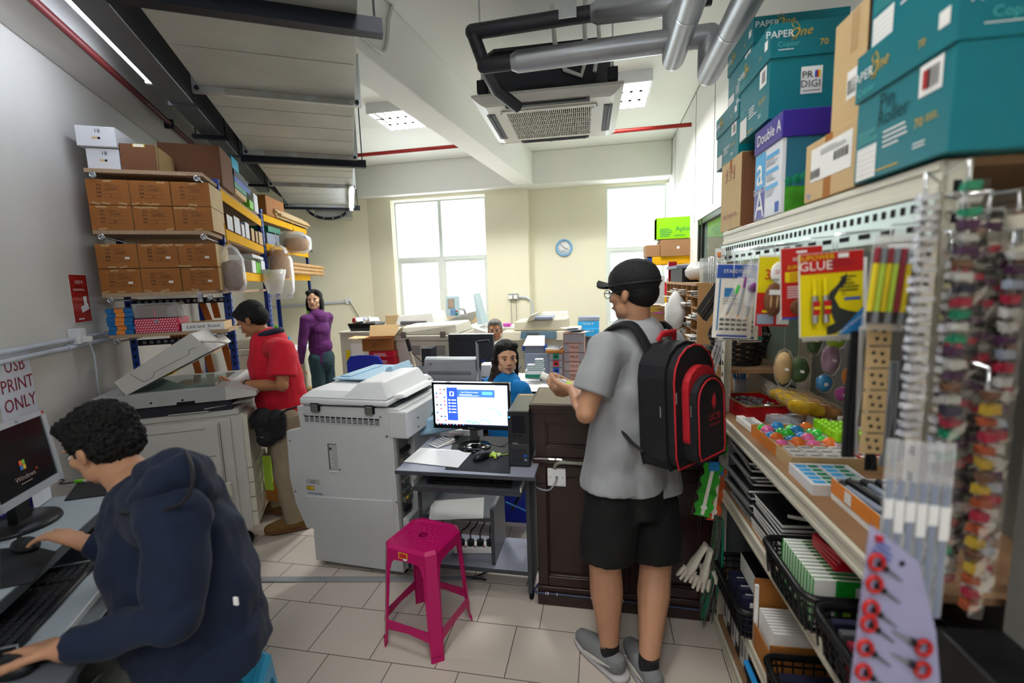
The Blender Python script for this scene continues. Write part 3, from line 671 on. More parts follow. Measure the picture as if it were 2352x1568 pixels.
# stack of blue boxes with an orange stripe, spotted box, lost and found tray
mat('box_blue','#1767a5', .5);mat('box_orange','#e58a3a',.5);mat('polka_red','#c8314f',.5)
for k in range(6):
 w=.13;s0=-1.395+random.uniform(-.006,.006)if k<5 else-1.40;z=ZB[3]+k*.0265
 m=MB();m.box(0,w,0,.2,.0005,.026,'box_blue');m.box(w*.32,w*.68,-.0006,.2,.0008,.0262,'box_orange')
 o=m.build('flat_box',None,bevel=.0015);o.location=Lp(s0,3.42,z);o.rotation_euler=(0,0,LA+radians((-4,3,-2,4,0, 5)[k]));tag(o,'blue box with an orange band, '+('bottom of the stack beside the spotted box','second from the bottom of its stack','third from the bottom of its stack','third from the top of its stack','second from the top of its stack','topmost of the stack')[k],'box','blue boxes with orange bands')
def deco_polka(m, w,d,h):
 for i in range(16):
  for j in range(6):m.decal((-w/2+(i+.5+(j%2)*.5)*w/17,0,(j+.5)*h/6),(1,0, 1),(-1, 0,1),.006,.006,'white_ink')
 m.decal((0,0,h*.78),X3,Z3,.02,.02,'grey_plastic', .002)
carton('red box with white polka dots on the low rack shelf',-1.265,3.42,ZB[3],.235,.2,.09,front='polka_red', side='polka_red', deco=deco_polka,name='spotted_box',cat='box')
m=MB();m.box(-.11,.11, 0,.18,0,.09,'clear_bag');wob(m,.01);m.box(-.10,.10,.02,.17,.005,.08, 'carton_dark')
m.box(-.012,.0,.01,.015,.01,.05,'polka_red')
m.ball((.09,.05, .03),(.05,.05,.06),'clear_bag');o=m.build('wrapped_parcel',None,bevel=.003);o.location=Lp(-1.15,3.42,ZB[3]+.091);o.rotation_euler=(0, 0,LA);tag(o,'parcel in crinkled clear plastic on top of the spotted box','parcel')
T=thing('lost_property_tray','white open tray reading Lost and found on the rack','tray',Lp(-.90,3.41,ZB[3]+.001),LA)
m=MB();w=.117;m.box(-w,w,0, .003,0, .05,'paper');m.box(-w,w,.2,.203,0,.05,'carton_pale');m.box(-w, -w+.003,.003,.2,0,.05,'carton_pale');m.box(w-.003,w,.003,.2,0,.05,'carton_pale');m.box(-w+.003,w-.003,.003,.2, 0,.003, 'carton_pale')
m.text('Lost and  found',.03,(0,0,.026), X3,Z3,'ink',.95);m.build('tray_body',T)
# things hanging behind under the shelf
mat('belt_brown', '#b5652b',.5,var=.1);mat('folder_orange', '#c7793f',.6)
m=MB()
for k in range(10):m.box(-1.21+k*.022,-1.196+k*.022, 3.80,4.05,1.17, 1.345,'folder_orange')
m.box(-1.24,-.97,3.79,4.06,1.15,1.17,'chipboard');o=m.build('file_row', None);o.rotation_euler=(0,0,LA);tag(o, 'row of orange files standing under the lost and found tray','files')
for i,(x0,y0,x1,y1,l)in enumerate(((470,790,490,870,'first brown leather strap hanging behind the open copier lid'),(440,800,462,875,'wide brown strap hanging closest to the wall behind the copier'),(505,755,535,865,'long brown strap hanging near the blue post'),(462,690,480,735,'short brown strap behind the lost and found tray'),(490,692, 500,730,'narrow brown strap beside the hanging tags'))):
 a,b=AT(x0, y0,3.82+i*.02),AT(x1,y1,3.82+i*.02);w=LXv*.022
 MB().slab([a-w,a+w,b+w, b-w],LYv*.006,'belt_brown').thing('leather_strap',l,'strap')
m=MB();a=AT(457,668, 3.39);m.tube([a+Z3*.02,a],.002,'chrome',6);m.slab([a-LXv*.012,a+LXv*.012,a+LXv*.014-Z3*.07,a-LXv*.012-Z3*.07],LYv*.003,'clear_bag');m.thing('hanging_tag','clear plastic tag dangling from the rack edge','tag')
# wall things: poster, socket box, conduits, cable, USB notice
mat('poster_red', '#a8261f',.35,var=.03);mat('socket_white','#e4e6e8',.35)
def wq(a,b,c,d,s=SW):return[AS(*p,s)for p in(a,b,c, d)]
A=wq((151,627),(197,629),(212,741),(171,742));o0=(A[0]+A[1]+A[2]+A[3])/4+LXv*.002
w=(A[1]-A[0]).length*.95;h=A[0].z-A[3].z
T=thing('poster','small red poster with a white phone drawing on the wall','poster',o0);m=MB();X=LYv;o=o0
m.slab([o-X*w/2-Z3*h/2, o+X*w/2-Z3*h/2,o+X*w/2+Z3*h/2,o-X*w/2+Z3*h/2],LXv*.001,'paper')
m.decal(o+LXv*.001,X, Z3,w*.92,h*.97,'poster_red');m.text('Fr天计卡',h*.085, o+LXv*.0025+Z3*h*.33,X,Z3,'white_ink',.9);m.lines(o+LXv*.0025+Z3*h*.24,X,Z3,w*.4,h*.03,1,'ink');m.lines(o+LXv*.0025+Z3*h*.18,X,Z3,w*.7,h*.05,2,'white_ink')
m.decal(o+LXv*.0025+X*w*.15-Z3*h*.2,X+Z3*.25,Z3-X*.25, w*.42, h*.13, 'white_ink');m.decal(o+LXv*.0028+X*w*.2-Z3*h*.06,X+Z3*.1,Z3,w*.18,h*.2,'white_ink');m.decal(o+LXv*.0025-X*w*.12-Z3*h*.42,X,Z3,w*.3,h*.025,'white_ink')
m.build('poster_sheet',T, world=True)
# USB notice
A=[AS(*p,SW)for p in((72,826),(76,912))];h=.30;o=AS(30,880,SW)+LXv*.002;w=.24
r_=AS(73,868,SW);o=Vector((r_.x,r_.y,0))-LYv*w/2;o.z=AS(35,882,SW).z;o=o+LXv*.002
m=MB();X=LYv;mat('notice_paper','#dcdfec',.5);m.slab([o-X*w/2-Z3*h/2,o+X*w/2-Z3*h/2,o+X*w/2+Z3*h/2,o-X*w/2+Z3*h/2],LXv*.001,'notice_paper');mat('maroon_ink','#8d1c33', .5,var=0)
for k,t in enumerate(('USB','PRINT','ONLY')):m.text(t,.085,o+LXv*.001+Z3*(.085-k*.088)+X*.01,X,Z3,'maroon_ink',.95)
m.thing('paper_notice','laminated wall notice reading USB PRINT ONLY in maroon','notice')
# conduits and socket box
def along(pts,s):return[AS(*p,s)for p in pts]
c1=AS(60,799,SW+.02);z1=c1.z;c2=AS(200,788,SW+.02);z2=c2.z
mat('conduit_grey','#c3cad6',.4);tt=toL(AS(165,775,SW));
m=MB();m.cyl(Lp(SW+.02,.6,z1),Lp(SW+.02,tt.y,z1),.013,'conduit_grey',10);m.cyl(Lp(SW+.02, tt.y,z1),Lp(SW+.02,4.2,z1),.009,'conduit_grey',10)
m.thing('conduit','upper grey conduit running along the wall into the socket','conduit')
m=MB();m.cyl(Lp(SW+.02,.6,z1-.04),Lp(SW+.02,4.2,z1-.04),.013,'conduit_grey',10)
for t in(2.2,3.1,3.6):m.cyl(Lp(SW+.02, t,z1-.04),Lp(SW+.02, t+.03, z1-.04),.018,'conduit_grey',10)
m.thing('conduit','lower grey conduit passing beneath the white socket','conduit')
SB=Lp(SW,tt.y, z1+.012);T=thing('wall_socket','white socket box on the conduits under the red poster','socket',SB, LA)
MB().box(0,.05,-.043,.043,-.043,.043,'socket_white').build('socket_box',T,bevel=.004)
MB().box(.05,.085,-.012, .022,-.035,-.005,'white_plastic').build('plug',T, bevel=.004)
m=MB();pts=[(.07,.01,-.035), (.075,.03,-.12),(.07,.03,-.3), (.07,.06,-.42), (.06,.2,-.6),(.06,.25, -.7)];m.tube(pts,.0045,'conduit_grey',6);m.build('power_cable',T)
# ---------------------------------------------------------------- small copier with open lid
mat('copier_white','#c9c7c2',.45, var=.02);mat('copier_cream','#d6d3c4',.45,var=.02);mat('copier_grey','#a9a9a8',.45);mat('copier_line','#55565a',.6, var=0);mat('platen_glass','#5f7a74',.05);mat('folder_yellow','#f2c20f',.5)
C1=thing('photocopier','white photocopier with its lid propped open under the rack','photocopier',LXv*0,LA)
s0,s1,t0,t1=-1.36,-.735,3.08,3.70
m=MB();m.box(s0,s1+.06,t0+.02,t1,.12,.86, 'copier_white');m.box(s0, s1,t0,t0+.02, .12,.85,'copier_white');m.box(s0,s1+.05,t0+.01,t1,.86,.9,'copier_white')
m.prism([(s1+.06,.52),(s1+.085,.52),(s1+.085,.84),(s1+.06,.86)],t0+.03, t1-.02,'copier_cream','y')
m.build('body',C1,bevel=.008,seg=2)
def yline(m,x0,x1,z0,z1,y,c='copier_line'):m.box(x0,x1,y-.001,y+.001,z0,z1,c)
m=MB()
m.box(-1.2,-.80, t0-.014,t0,.44,.82,'copier_white')
for a,b,c,d in((-1.22, -.79,.435,.439),(-.79,-.786,.435,.83), (-1.22,-.82,.63,.634),(-.9,-.896,.5,.63),(-1.22,-.82, .50,.503),(-1.16,-.86,.80,.803)):yline(m,a,b, c,d,t0-.0145)
m.box(-1.01,-.92,t0-.0165,t0-.014,.56,.60,'copier_line');m.box(-1.0,-.93,t0-.018,t0-.016, .565,.585,'copier_grey')
m.build('side_cover',C1,bevel=.003)
m=MB();m.box(-1.2,-.80,t0-.01,t0,.15,.38,'copier_white');yline(m,-.86,-.856,.15,.38,t0-.0105)
for z in(.33,.25):yline(m,-1.2, -.86,z, z+.004,t0-.0105)
m.box(-.98,-.89, t0-.013,t0-.01,.275, .31,'copier_grey')
for k in range(4):m.cyl((-.79,t0-.003,.18+k*.05),(-.79,t0+.0,.18+k*.05),.006,'hole',8)
m.build('lower_cover',C1, bevel=.002)
m=MB();m.box(-1.0,-.84,t0-.05,t0,.405,.425, 'copier_white');m.box(-.9,-.77,t0-.08,t0-.0,.38,.40, 'copier_cream');m.box(-.84,-.76,t0-.03, t0,.37, .46,'copier_cream');m.build('bypass_tray', C1,bevel=.004)
for k in range(4):
 m=MB();z=.14+k*.095;m.box(s1+.06,s1+.088,t0+.03,t1-.01, z,z+.088,'copier_cream');m.box(s1+.088,s1+.089,t0+.15,t1-.15,z+.02,z+.035,'copier_grey');m.build('paper_drawer',C1,bevel=.005)
m=MB();m.box(s1+.088, s1+.092,t0+.06,t0+.13,.74, .79,'carton_dark');m.build('front_latch',C1)
for x in(s0+.06,s1-.0):
 for y in(t0+.06,t1-.06):MB().cyl((x,y-.02,.045),(x,y+.02,.045),.045, 'rubber',14).box(x-.015,x+.015,y-.015,y+.015,.08, .125,'black_plastic').build('caster',C1)
m=MB();m.box(s0,s1+.0,t0-.03,t1-.05,.965,1.045,'copier_grey');m.box(s0+.08,s1+.02,t0+.0,t1-.1,.9, .965,'ac_dark')
m.prism([(s1,.965),(s1+.16,.975),(s1+.16,1.0),(s1,1.045)],t0-.03,t1-.05, 'copier_white','y');m.box(s0+.12,s1-.05,t0+.02,t1-.12,1.0455,1.047,'platen_glass')
for k in range(6):m.box(s1+.05+k*.015,s1+.06+k*.015,t0+.1,t0+.3,1.02-k*.004,1.026-k*.004,'white_plastic')
for x in(-1.1,-.95):m.cyl((x,t0-.032,.99),(x, t0-.03,.99),.006,'hole',8)
m.box(-.98,-.89, t0-.032,t0-.03,.965, .98,'hole');m.build('scanner',C1,bevel=.006)
m=MB();m.slab([(s1-.12,t0-.02,.92), (s1+.11,t0+.02,.935),(s1+.13,t0+.22,.94),(s1-.1,t0+.2,.925)],(0,0,.001),'paper');m.slab([(s1-.3,t0-.02,.905),(s1-.1,t0-.02,.905),(s1-.1,t0+.2,.905),(s1-.3,t0+.2,.905)],(0, 0,.001),'paper');m.build('output_sheet',C1)
tl=t0-.02;g=lambda x,y:toL(AT(x,y, tl))
A=[g(262,878), g(290,908),g(484,806),g(437,765)]
pr=[(v.x,v.z)for v in A]
m=MB();m.prism(pr,tl,tl+.5,'copier_white','y');m.build('lid', C1,bevel=.008,seg=2)
m=MB();dx=(A[2]-A[1]).normalized();nz=Vector((-dx.z, 0,dx.x))
def lq(u,v,w=.003):  # along lower edge from hinge, up thickness
 p=A[1]+dx*u+nz*v;return(p.x, p.z)
Ln=(A[2]-A[1]).length
for u0,u1,v0,v1 in((.08,.11,.09,.02), (.11,.16,.02,.02),(.16,.18,.02,.04),(.18,Ln-.1,.04,.04),(Ln-.1,Ln-.09, .04,.06),(Ln-.09,Ln-.05,.06,.055)):
 p,q_=lq(u0,v0),lq(u1,v1);d=Vector((q_[0]-p[0],0,q_[1]-p[1]));nn=Vector((-d.z,0,d.x)).normalized()*.0012
 m.slab([(p[0]-nn.x,tl-.001,p[1]-nn.z),(q_[0]-nn.x,tl-.001,q_[1]-nn.z),(q_[0]+nn.x,tl-.001,q_[1]+nn.z),(p[0]+nn.x,tl-.001,p[1]+nn.z)],(0,.002,0),'copier_line')
e_=A[2];m.tube([(e_.x-.05,tl+.02,e_.z+.06),(e_.x+.03,tl+.04,e_.z+.05),(e_.x+.07,tl+.06,e_.z+.035)],.014, 'copier_cream',8,flat=.5);m.build('lid_trim',C1)
m=MB();p,q_=lq(.06,-.006),lq(Ln-.02,-.006);m.add([(p[0],tl+.02,p[1]),(q_[0],tl+.02,q_[1]),(q_[0],tl+.48,q_[1]),(p[0],tl+.48,p[1])],[(0,1, 2,3)],'paper');m.build('lid_pad',C1)
m=MB();a=toL(AT(355,868,t0+.2));b=toL(AT(418,845, t0+.2));m.slab([(a.x,t0+.05,a.z),(b.x,t0+.05,b.z-.01),(b.x,t0+.4,b.z+.01),(a.x,t0+.4,a.z)],(0,0,.02),'folder_yellow');o=m.build('ring_folder',None);o.rotation_euler=(0,0,LA);tag(o,'yellow folder lying behind the lifted copier lid','folder')
# ---------------------------------------------------------------- computer desk along the wall
mat('desk_grey','#9aa4ac',.35,var=.04);mat('desk_edge','#4b5259',.5);mat('mat_black','#17191d',.7)
DK=thing('computer_desk','grey computer desk along the wall with a pull-out keyboard shelf','desk',LXv*0,LA)
MB().box(SW+.01,-1.0,1.42,2.42,.722,.75,'desk_grey').build('desktop',DK,bevel=.003)
m=MB();m.box(-1.0,-.994,1.42,2.42,.72,.752,'desk_edge');m.build('edge_strip',DK)
MB().box(SW+.03,-1.02,2.36,2.38,0,.722,'desk_edge').build('side_panel',DK);MB().box(SW+.03,-1.02,1.46, 1.48,0, .722,'desk_edge').build('side_panel',DK)
m=MB();m.box(-1.3,-.84,1.49,1.93,.635,.652,'desk_grey');m.box(-.84,-.835,1.49,1.93,.632,.654,'card_white');m.build('keyboard_shelf',DK,bevel=.002)
m=MB()
for t in(1.49,1.90):m.box(-1.3,-.9,t-.01,t+.0,.655, .69,'chrome')
m.build('runner', DK)
MB().box(SW+.05,-1.05,1.48,2.36,.3,.315,'desk_grey').build('lower_shelf',DK)
DK2=thing('computer_desk','dark topped desk corner holding the black mouse in front','desk',LXv*0,LA)
mat('desk_slate', '#5a5f68',.35,var=.04);MB().box(SW+.01, -.655,.5,1.335, .73,.755,'desk_slate').build('desktop',DK2,bevel=.003);MB().box(SW+.05,-.70,1.30,1.32,0,.73,'desk_edge').build('side_panel',DK2)
def mouse(label,O,rz,m_='black_plastic',pad=None):
 T=thing('computer_mouse',label,'mouse',O,rz);m=MB();m.lathe([(.0,.0),(.030,.0),(.033,.012),(.029,.024),(.018,.033),(0,.037)],m_,n=18,M=Matrix.Diagonal((1,1.7,1,1)));sh_=m.build('shell',T)
 m=MB();m.cyl((-.004,.03,.031),(.004,.03,.031),.007,'rubber',10);m.build('scroll_wheel',sh_);return T
def cable(label,pts,r=.003,m_='black_plastic',name='cable'):
 m=MB();m.tube(smooth_path(pts),r,m_,6);return m.thing(name,label,'cable')
def smooth_path(P,k=6):
 P=[Vector(p)for p in P];out=[]
 for i in range(len(P)-1):
  p0,p1,p2,p3=P[max(i-1,0)],P[i],P[i+1],P[min(i+2, len(P)-1)]
  for j in range(k):
   t=j/k;out.append(.5*((2*p1)+(p2-p0)*t+(2*p0-5*p1+4*p2-p3)*t*t+(3*p1-p0-3*p2+p3)*t**3))
 return out+[P[-1]]
MOUSE_A=AZ(50,1256,.775)
p=AZ(60,1258,.757);mouse('black mouse under the seated man\'s raised hand', (p.x,p.y,.7555),LA+.9)
p=AZ(30,1540,.757);mouse('black mouse on the dark desk corner below the keyboard hand',(p.x, p.y,.7565),LA+1.1)
m=MB();P=[AZ(*q,.751)for q in((0,1262),(70, 1255),(128,1268),(75,1338),(0, 1352))];m.slab(P[::-1],(0,0,.004),'mat_black');m.thing('mouse_mat','black mat under the mouse at the desk edge','mat')
m=MB();P=[AZ(*q,.751)for q in((148,1150),(178,1110),(240,1108),(272,1128), (270,1134))];m.slab(P[::-1],(0,0,.004), 'mat_black');m.thing('mouse_mat','dark slate mat on the desk below the man\'s chin','mat')
def keyboard(label,O,rz, L=.42,D=.15,name='keyboard'):
 T=thing(name,label, 'keyboard',O,rz);m=MB();m.hexa([(-L/2,-D/2,0),(L/2,-D/2,0),(L/2,D/2,0),(-L/2,D/2,0)],[(-L/2,-D/2,.014), (L/2,-D/2,.014),(L/2,D/2,.026), (-L/2, D/2,.026)],'black_plastic');cs=m.build('case', T,bevel=.003)
 m=MB();mat('key_black','#24262b',.5)
 for j in range(6):
  y=-D/2+.016+j*(D-.024)/6;z=.0145+(y+D/2)/D*.012
  for i in range(20):
   if i in(15,):continue
   x=-L/2+.012+i*(L-.016)/20;m.box(x,x+.0155,y,y+.0165,z, z+.006,'key_black')
 m.build('keys',cs);return T
kc=AZ(115,1375,.66);
keyboard('black keyboard on the pull-out shelf under the man\'s hand',Lp(-1.0,1.70,.653),LA+pi/2,.40,.17)
# monitor
zb=.86;br=AZ(147,1095,zb);bl=AZ(20,1172,zb);dxm=(br-bl);dxm.z=0;dxm.normalize();nm=Vector((dxm.y,-dxm.x,0));nm=nm if nm.dot(-br)>0 else-nm
tr=AP(99,938,br,nm+Z3*.18);upm=(tr-br);hM=upm.length;upm.normalize();wM=hM*1.18
lab='silver framed monitor with a dark start-up screen on the wall desk'
XR=dxm;nrm=XR.cross(upm)
if nrm.dot(-br)<0:nrm=-nrm
T=thing('computer_monitor',lab,'monitor',br);mat('silver_plastic','#aeb4bb',.35,.3);mat('screen_black','#16181c',.15)
m=MB();c0=br-XR*wM;f=.022
m.slab([c0-nrm*.03,br-nrm*.03,br+upm*hM-nrm*.03,c0+upm*hM-nrm*.03],nrm*.026,'silver_plastic')
for a,b,c,d in((c0,br,br+upm*f*1.3,c0+upm*f*1.3),(c0+upm*(hM-f),br+upm*(hM-f),br+upm*hM,c0+upm*hM),(c0,c0+XR*f,c0+XR*f+upm*hM,c0+upm*hM),(br-XR*f,br,br+upm*hM, br-XR*f+upm*hM)):m.slab([a-nrm*.004,b-nrm*.004,c-nrm*.004,d-nrm*.004], nrm*.006,'silver_plastic')
m.text('hp',.016,c0+XR*wM*.55+upm*(hM-f/2)+nrm*.002,XR,upm,'ink');m.decal(br+upm*(hM-f/2)-XR*.015+nrm*.002,XR,upm,.012,.012,'red_ink');bz_=m.build('bezel',T, world=True)
emis('start_red', '#c8531e',.5);emis('start_green', '#5c9a2c',.5);emis('start_blue','#2c5f9a',.5);emis('start_yellow', '#b9911e',.5);emis('start_text','#a08a80',.35)
m=MB();o=c0+XR*wM/2+upm*hM/2;m.decal(o-nrm*.0035, XR,upm, wM-2*f,hM-2*f,'screen_black',.0);k=c0+XR*wM*.48+upm*hM*.42-nrm*.0028;q4=.013
for a,b,c in((-1,1,'start_red'),(1,1, 'start_green'),(-1,-1,'start_blue'),(1,-1,'start_yellow')):m.decal(k+XR*a*q4*.55+upm*b*q4*.7, XR,upm, q4,q4*1.3,c)
m.text('Windows', .026,k-upm*.045,XR,upm,'start_text');m.text('xp',.012,k-upm*.033+XR*.06,XR,upm,'start_red');m.lines(k-upm*.065,XR,upm,.06, .008,1, 'start_text');m.build('screen',bz_,world=True)
ctr=(c0+br)/2-nrm*.07;m=MB();m.slab([ctr+XR*-.035+Z3*.12,ctr+XR*.035+Z3*.12, ctr+XR*.035-Z3*(zb-.765), ctr-XR*.035-Z3*(zb-.765)],nrm*.03,'black_plastic');m.lathe([(0,0),(.13,0),(.125,.012),(.03,.018),(0,.018)],'black_plastic',(ctr.x,ctr.y,.752), n=28);m.build('stand',T, world=True)
# paper ream boxes behind the monitor and usb key
mat('ream_blue','#2a7fc4',.4);mat('ream_white','#e4e8f2',.5);mat('ream_purple','#3d2f8f',.5)
def doubleA(m,w, d,h):
 m.decal((w*0,0,h*.93),X3,Z3,w*.98,h*.12,'ream_purple');m.decal((0,0, h*.75),X3,Z3, w*.98, h*.14, 'ream_blue');m.text('A',h*.3,(-w*.2,0,h*.5),X3,Z3,'ream_purple');m.decal((-w*.1,0,h*.33),X3,Z3,w*.75,h*.07,'ream_blue');m.text('Double A',h*.09,(0,0,h*.33),X3,Z3,'white_ink',off=.002);m.decal((w*.1,0,h*.12),X3,Z3,w*.8,h*.15,'ream_purple')
carton('white and purple paper ream box behind the monitor',SW+.02,2.29,.752,.2,.12,.30,front='ream_white', side='ream_white',deco=doubleA,name='paper_box',cat='box')
p=AZ(10,1200,.752);carton('purple and white paper box corner beside the monitor stand',0,0, .752,.1,.1,.13,rz=LA,front='ream_white',side='ream_purple',deco=doubleA,name='paper_box',cat='box',origin=Vector((p.x-.06, p.y-.0,0)))
p=AZ(186,1106, .757);m=MB();m.box(-.025,.01,-.008,.008,0,.012,'lime_card');m.box(.01,.025,-.006,.006,.002,.010,'white_plastic');o=m.build('usb_stick',None, bevel=.002);o.location=(p.x,p.y,.755);o.rotation_euler=(0,0,.4);tag(o,'lime green usb stick on the wall desk','usb stick')
cable('thin black usb cable trailing from the lime green stick',[(p.x-.02,p.y,.757), (p.x-.08,p.y-.03,.756),(p.x-.12,p.y+.01,.756),(p.x-.3,p.y-.02,.756)])
# ================================================================ MIDDLE: BIG COPIER, COMPUTER DESK, STOOL, COUNTER
mat('copier_body','#c4c6c8',.45,var=.02);mat('copier_lid', '#dddfe2',.4,var=.015);mat('tray_blue','#9fc4de', .3);mat('steel_dull','#8b8984',.4,.7)
CA=radians(-4.0);Oc=Vector((-1.646,2.222,0))
C2=thing('photocopier','large white photocopier seen from the back, in the middle of the shop', 'photocopier',Oc,CA)
Mi=XF[C2.name].inverted();nC=Vector((sin(-CA)*1,-cos(CA),0))
def cq(x,y,dep=0):
 d0=Vector((-sin(CA), cos(CA), 0));v=Mi@AP(x,y,Oc+d0*dep,d0);return(v.x,v.z)
pl=[cq(*p)for p in((682,932),(691,983),(658,990),(666,1097), (680,1155),(705,1212),(919,1232),(902, 998),(901,965), (886,938))]
DPT=.62
m=MB();m.prism(pl,0,.03,'copier_body', 'y');BP=m.build('back_panel',C2,bevel=.005)
m=MB();x1=cq(902,998)[0];xl=cq(691, 983)[0];zb2=cq(705,1212)[1]
m.prism([(xl+.01,.23),(x1-.0, .23),(x1-.0,.93),(xl+.01,.93)],.03, DPT,'copier_body','y');m.box(-.08,xl+.01,.04,DPT-.1, .50,.80,'copier_body')
m.build('body',C2,bevel=.006)
zt3=cq(682,932)[1]
m=MB();m.box(.0,x1+.06,.045, DPT,.03,.215,'copier_body');m.box(.005,x1+.01, .0,.045,.035,.212,'copier_body');m.box(x1+.04, x1+.042,-.001, .04,.05,.2,'copier_line');m.build('cabinet_base', C2,bevel=.005)
for x in(.06,x1-.02):
 for y in(.06,DPT-.08):MB().cyl((x-.02,y,.028),(x+.02,y,.028),.028,'rubber',14).build('caster',C2)
# details on back panel
m=MB();p,q_=cq(700,958),cq(872,968);h_=.028
a=cq(699,957)[0];b=cq(873,967)[0];zc=(cq(699,957)[1]+cq(873,967)[1])/2-.004
m.box(a, b,-.0015,0,zc-h_/2-.006,zc+h_/2,'hole')
for i in range(15):x=a+(b-a)*i/14;m.box(x-.003,x+.003, -.004,-.001,zc-h_/2-.006,zc+h_/2,'copier_body')
for i in range(4):z=zc+h_/2-.01-i*.008;m.box(a,b,-.004, -.001,z-.0015, z+.0015,'copier_body')
m.build('vent_grille',BP)
m=MB();A_,B_=cq(752, 1018),cq(777,1082);m.box(A_[0],B_[0],-.0015,0,B_[1],A_[1],'copier_line');m.box(A_[0]+.008,B_[0]+.002, -.002,.0,B_[1]+.004,A_[1]-.004,'copier_grey');m.box(A_[0]+.012,A_[0]+.024,-.004,0, A_[1]-.035,A_[1]-.022,'hole');m.box(A_[0],B_[0]+.004,-.006,0,B_[1]-.004,B_[1]+.003,'copier_lid')
for k in range(4):m.cyl((A_[0]+.022,-.0025,A_[1]-.055-k*.022),(A_[0]+.022,-.002,A_[1]-.055-k*.022),.006,'copier_body',12)
m.build('port_recess',BP)
m=MB();c_=cq(719,1106);m.decal((c_[0],0,c_[1]),X3,Z3,.09,.03,'copier_grey');m.lines((c_[0]+.01,0,c_[1]),X3,Z3,.06,.022,4,'copier_line');m.build('rating_label',BP)
m=MB();c_=cq(713,1120);m.decal((c_[0],0,c_[1]),X3,Z3,.048,.024,'ink');m.decal((c_[0],-.0005,c_[1]), X3,Z3,.042,.018,'yellow_ink');m.lines((c_[0],-.0008,c_[1]),X3,Z3,.034, .012,3, 'ink');m.build('laser_label',BP)['label']='yellow and black warning label'
m=MB();c_=cq(724,1133);m.decal((c_[0],0,c_[1]),X3,Z3,.10,.012,'grey_card');m.text('CE',.010,(c_[0]+.04,-.0005,c_[1]),X3,Z3,'ink');m.build('compliance_label',BP)
m=MB();a_,b_=cq(704, 1137),cq(903,1149);m.slab([(a_[0],-.008, a_[1]),(b_[0],-.008,b_[1]),(b_[0],-.001,b_[1]-.30),(a_[0]+.04,-.001, a_[1]-.30)],(0,.008,0),'copier_body');m.build('lower_cover',C2, bevel=.003)
for px in((699,953),(874,957),(666,1012),(889, 1001),(679,1128),(781,1078),(911,1153)):c_=cq(*px);MB().cyl((c_[0],-.003,c_[1]),(c_[0],.0,c_[1]),.0055,'steel_dull',10).build('screw', BP)
m=MB();m.box(.14,.155, -.002,.01,.228, .233,'hole');m.box(.44,.455,-.002,.01,.226,.231,'hole');m.box(.47,.485,-.002,.01,.226,.231,'hole');m.build('base_slots',C2)
# scanner deck and right flank
zd0=.905
m=MB();m.box(.0,x1+.04,.005, DPT+.02,.925,.955,'copier_body');m.box(x1-.02,x1+.09,-.005, DPT,.80,.945,'copier_body');m.box(.1,x1,.04,DPT-.1,.955,.968,'ac_dark');m.build('scanner_deck',C2,bevel=.006)
m=MB()
for z in(.88,.83):m.cyl((x1+.09,.12,z),(x1+.092,.12,z),.005,'hole',8)
m.cyl((x1+.09,.4,.86), (x1+.092,.4,.86),.004,'hole', 8);m.build('side_screws', C2)
m=MB();m.box(x1,x1+.012,.03, .13,.22,.80,'steel_dull');
for k in range(9):z=.26+k*.055;m.box(x1+.012,x1+.03,.04,.04+random.uniform(.04,.09),z,z+random.uniform(.01,.03),random.choice(['copier_line','steel_dull', 'hole','chrome']))
m.box(x1+.03,x1+.033, .05,.06,.50,.505,'green_card');m.box(x1+.03,x1+.034, .05,.07,.44,.455,'yellow_ink')
m.build('side_workings',C2)
m=MB();m.box(x1,x1+.05,.14,DPT,.23, .79,'copier_body');m.box(x1+.012,x1+.05,.02,.14,.12, .34,'copier_body');m.box(x1+.03,x1+.052,.05,.08,.26, .32,'hole');m.box(x1+.03,x1+.052,.05,.08,.14,.2,'hole');m.build('side_cover',C2,bevel=.005)
m=MB();m.hexa([(x1+.05,.2,.745),(x1+.30,.2,.80),(x1+.30, .55,.80),(x1+.05,.55, .745)],[(x1+.05,.2,.775),(x1+.30,.2,.83),(x1+.30, .55,.83),(x1+.05,.55, .775)],'tray_blue');m.box(x1+.04,x1+.15,.22,.5,.77,.84,'tray_blue');m.box(x1+.05,x1+.28,.3,.36,.81,.84, 'tray_blue');m.build('exit_tray',C2,bevel=.006)
m=MB();m.box(x1+.06,x1+.2,.3,.6,.86,.865, 'tray_blue');m.box(x1+.06,x1+.15,.35, .6,.80, .86,'copier_line');m.build('finisher_tray',C2,bevel=.002)
# lid
zl0,zl1=cq(684,927)[1],cq(684, 907)[1]
zA=cq(720,882)[1];zB2=cq(886, 876)[1];xA=cq(720,882)[0];xB=cq(886,876)[0];xr=cq(892,932)[0]
m=MB();m.hexa([(.0,-.012,zl0), (xr,-.012,zl0+.005),(xr,DPT-.05,zl0+.005), (0,DPT-.05,zl0)],[(0, -.012,zl1-.01),(xr,-.012,zl1-.012),(xr,DPT-.05,zl1-.012),(0,DPT-.05,zl1-.01)],'copier_lid')
m.hexa([(0,-.012,zl1-.01),(xr, -.012,zl1-.01),(xr,DPT-.05,zl1-.01),(0,DPT-.05,zl1-.01)],[(.03,.05,zl1+.02), (xr-.02,.05,zl1+.02),(xr-.02,DPT-.08,zl1+.02),(.03,DPT-.08,zl1+.02)],'copier_lid')
m.build('lid',C2,bevel=.012,seg=3)
m=MB();b=zl1+.012;
m.hexa([(.26,.0, b-.02),(xr+.0,.0,b-.02),(xr+.0,DPT-.12,b-.02),(.2,DPT-.12, b-.02)],[(.34, .06,b+.055),(xr-.055,.05,b+.065),(xr-.055,DPT-.14,b+.065),(.30,DPT-.14,b+.055)],'copier_lid')
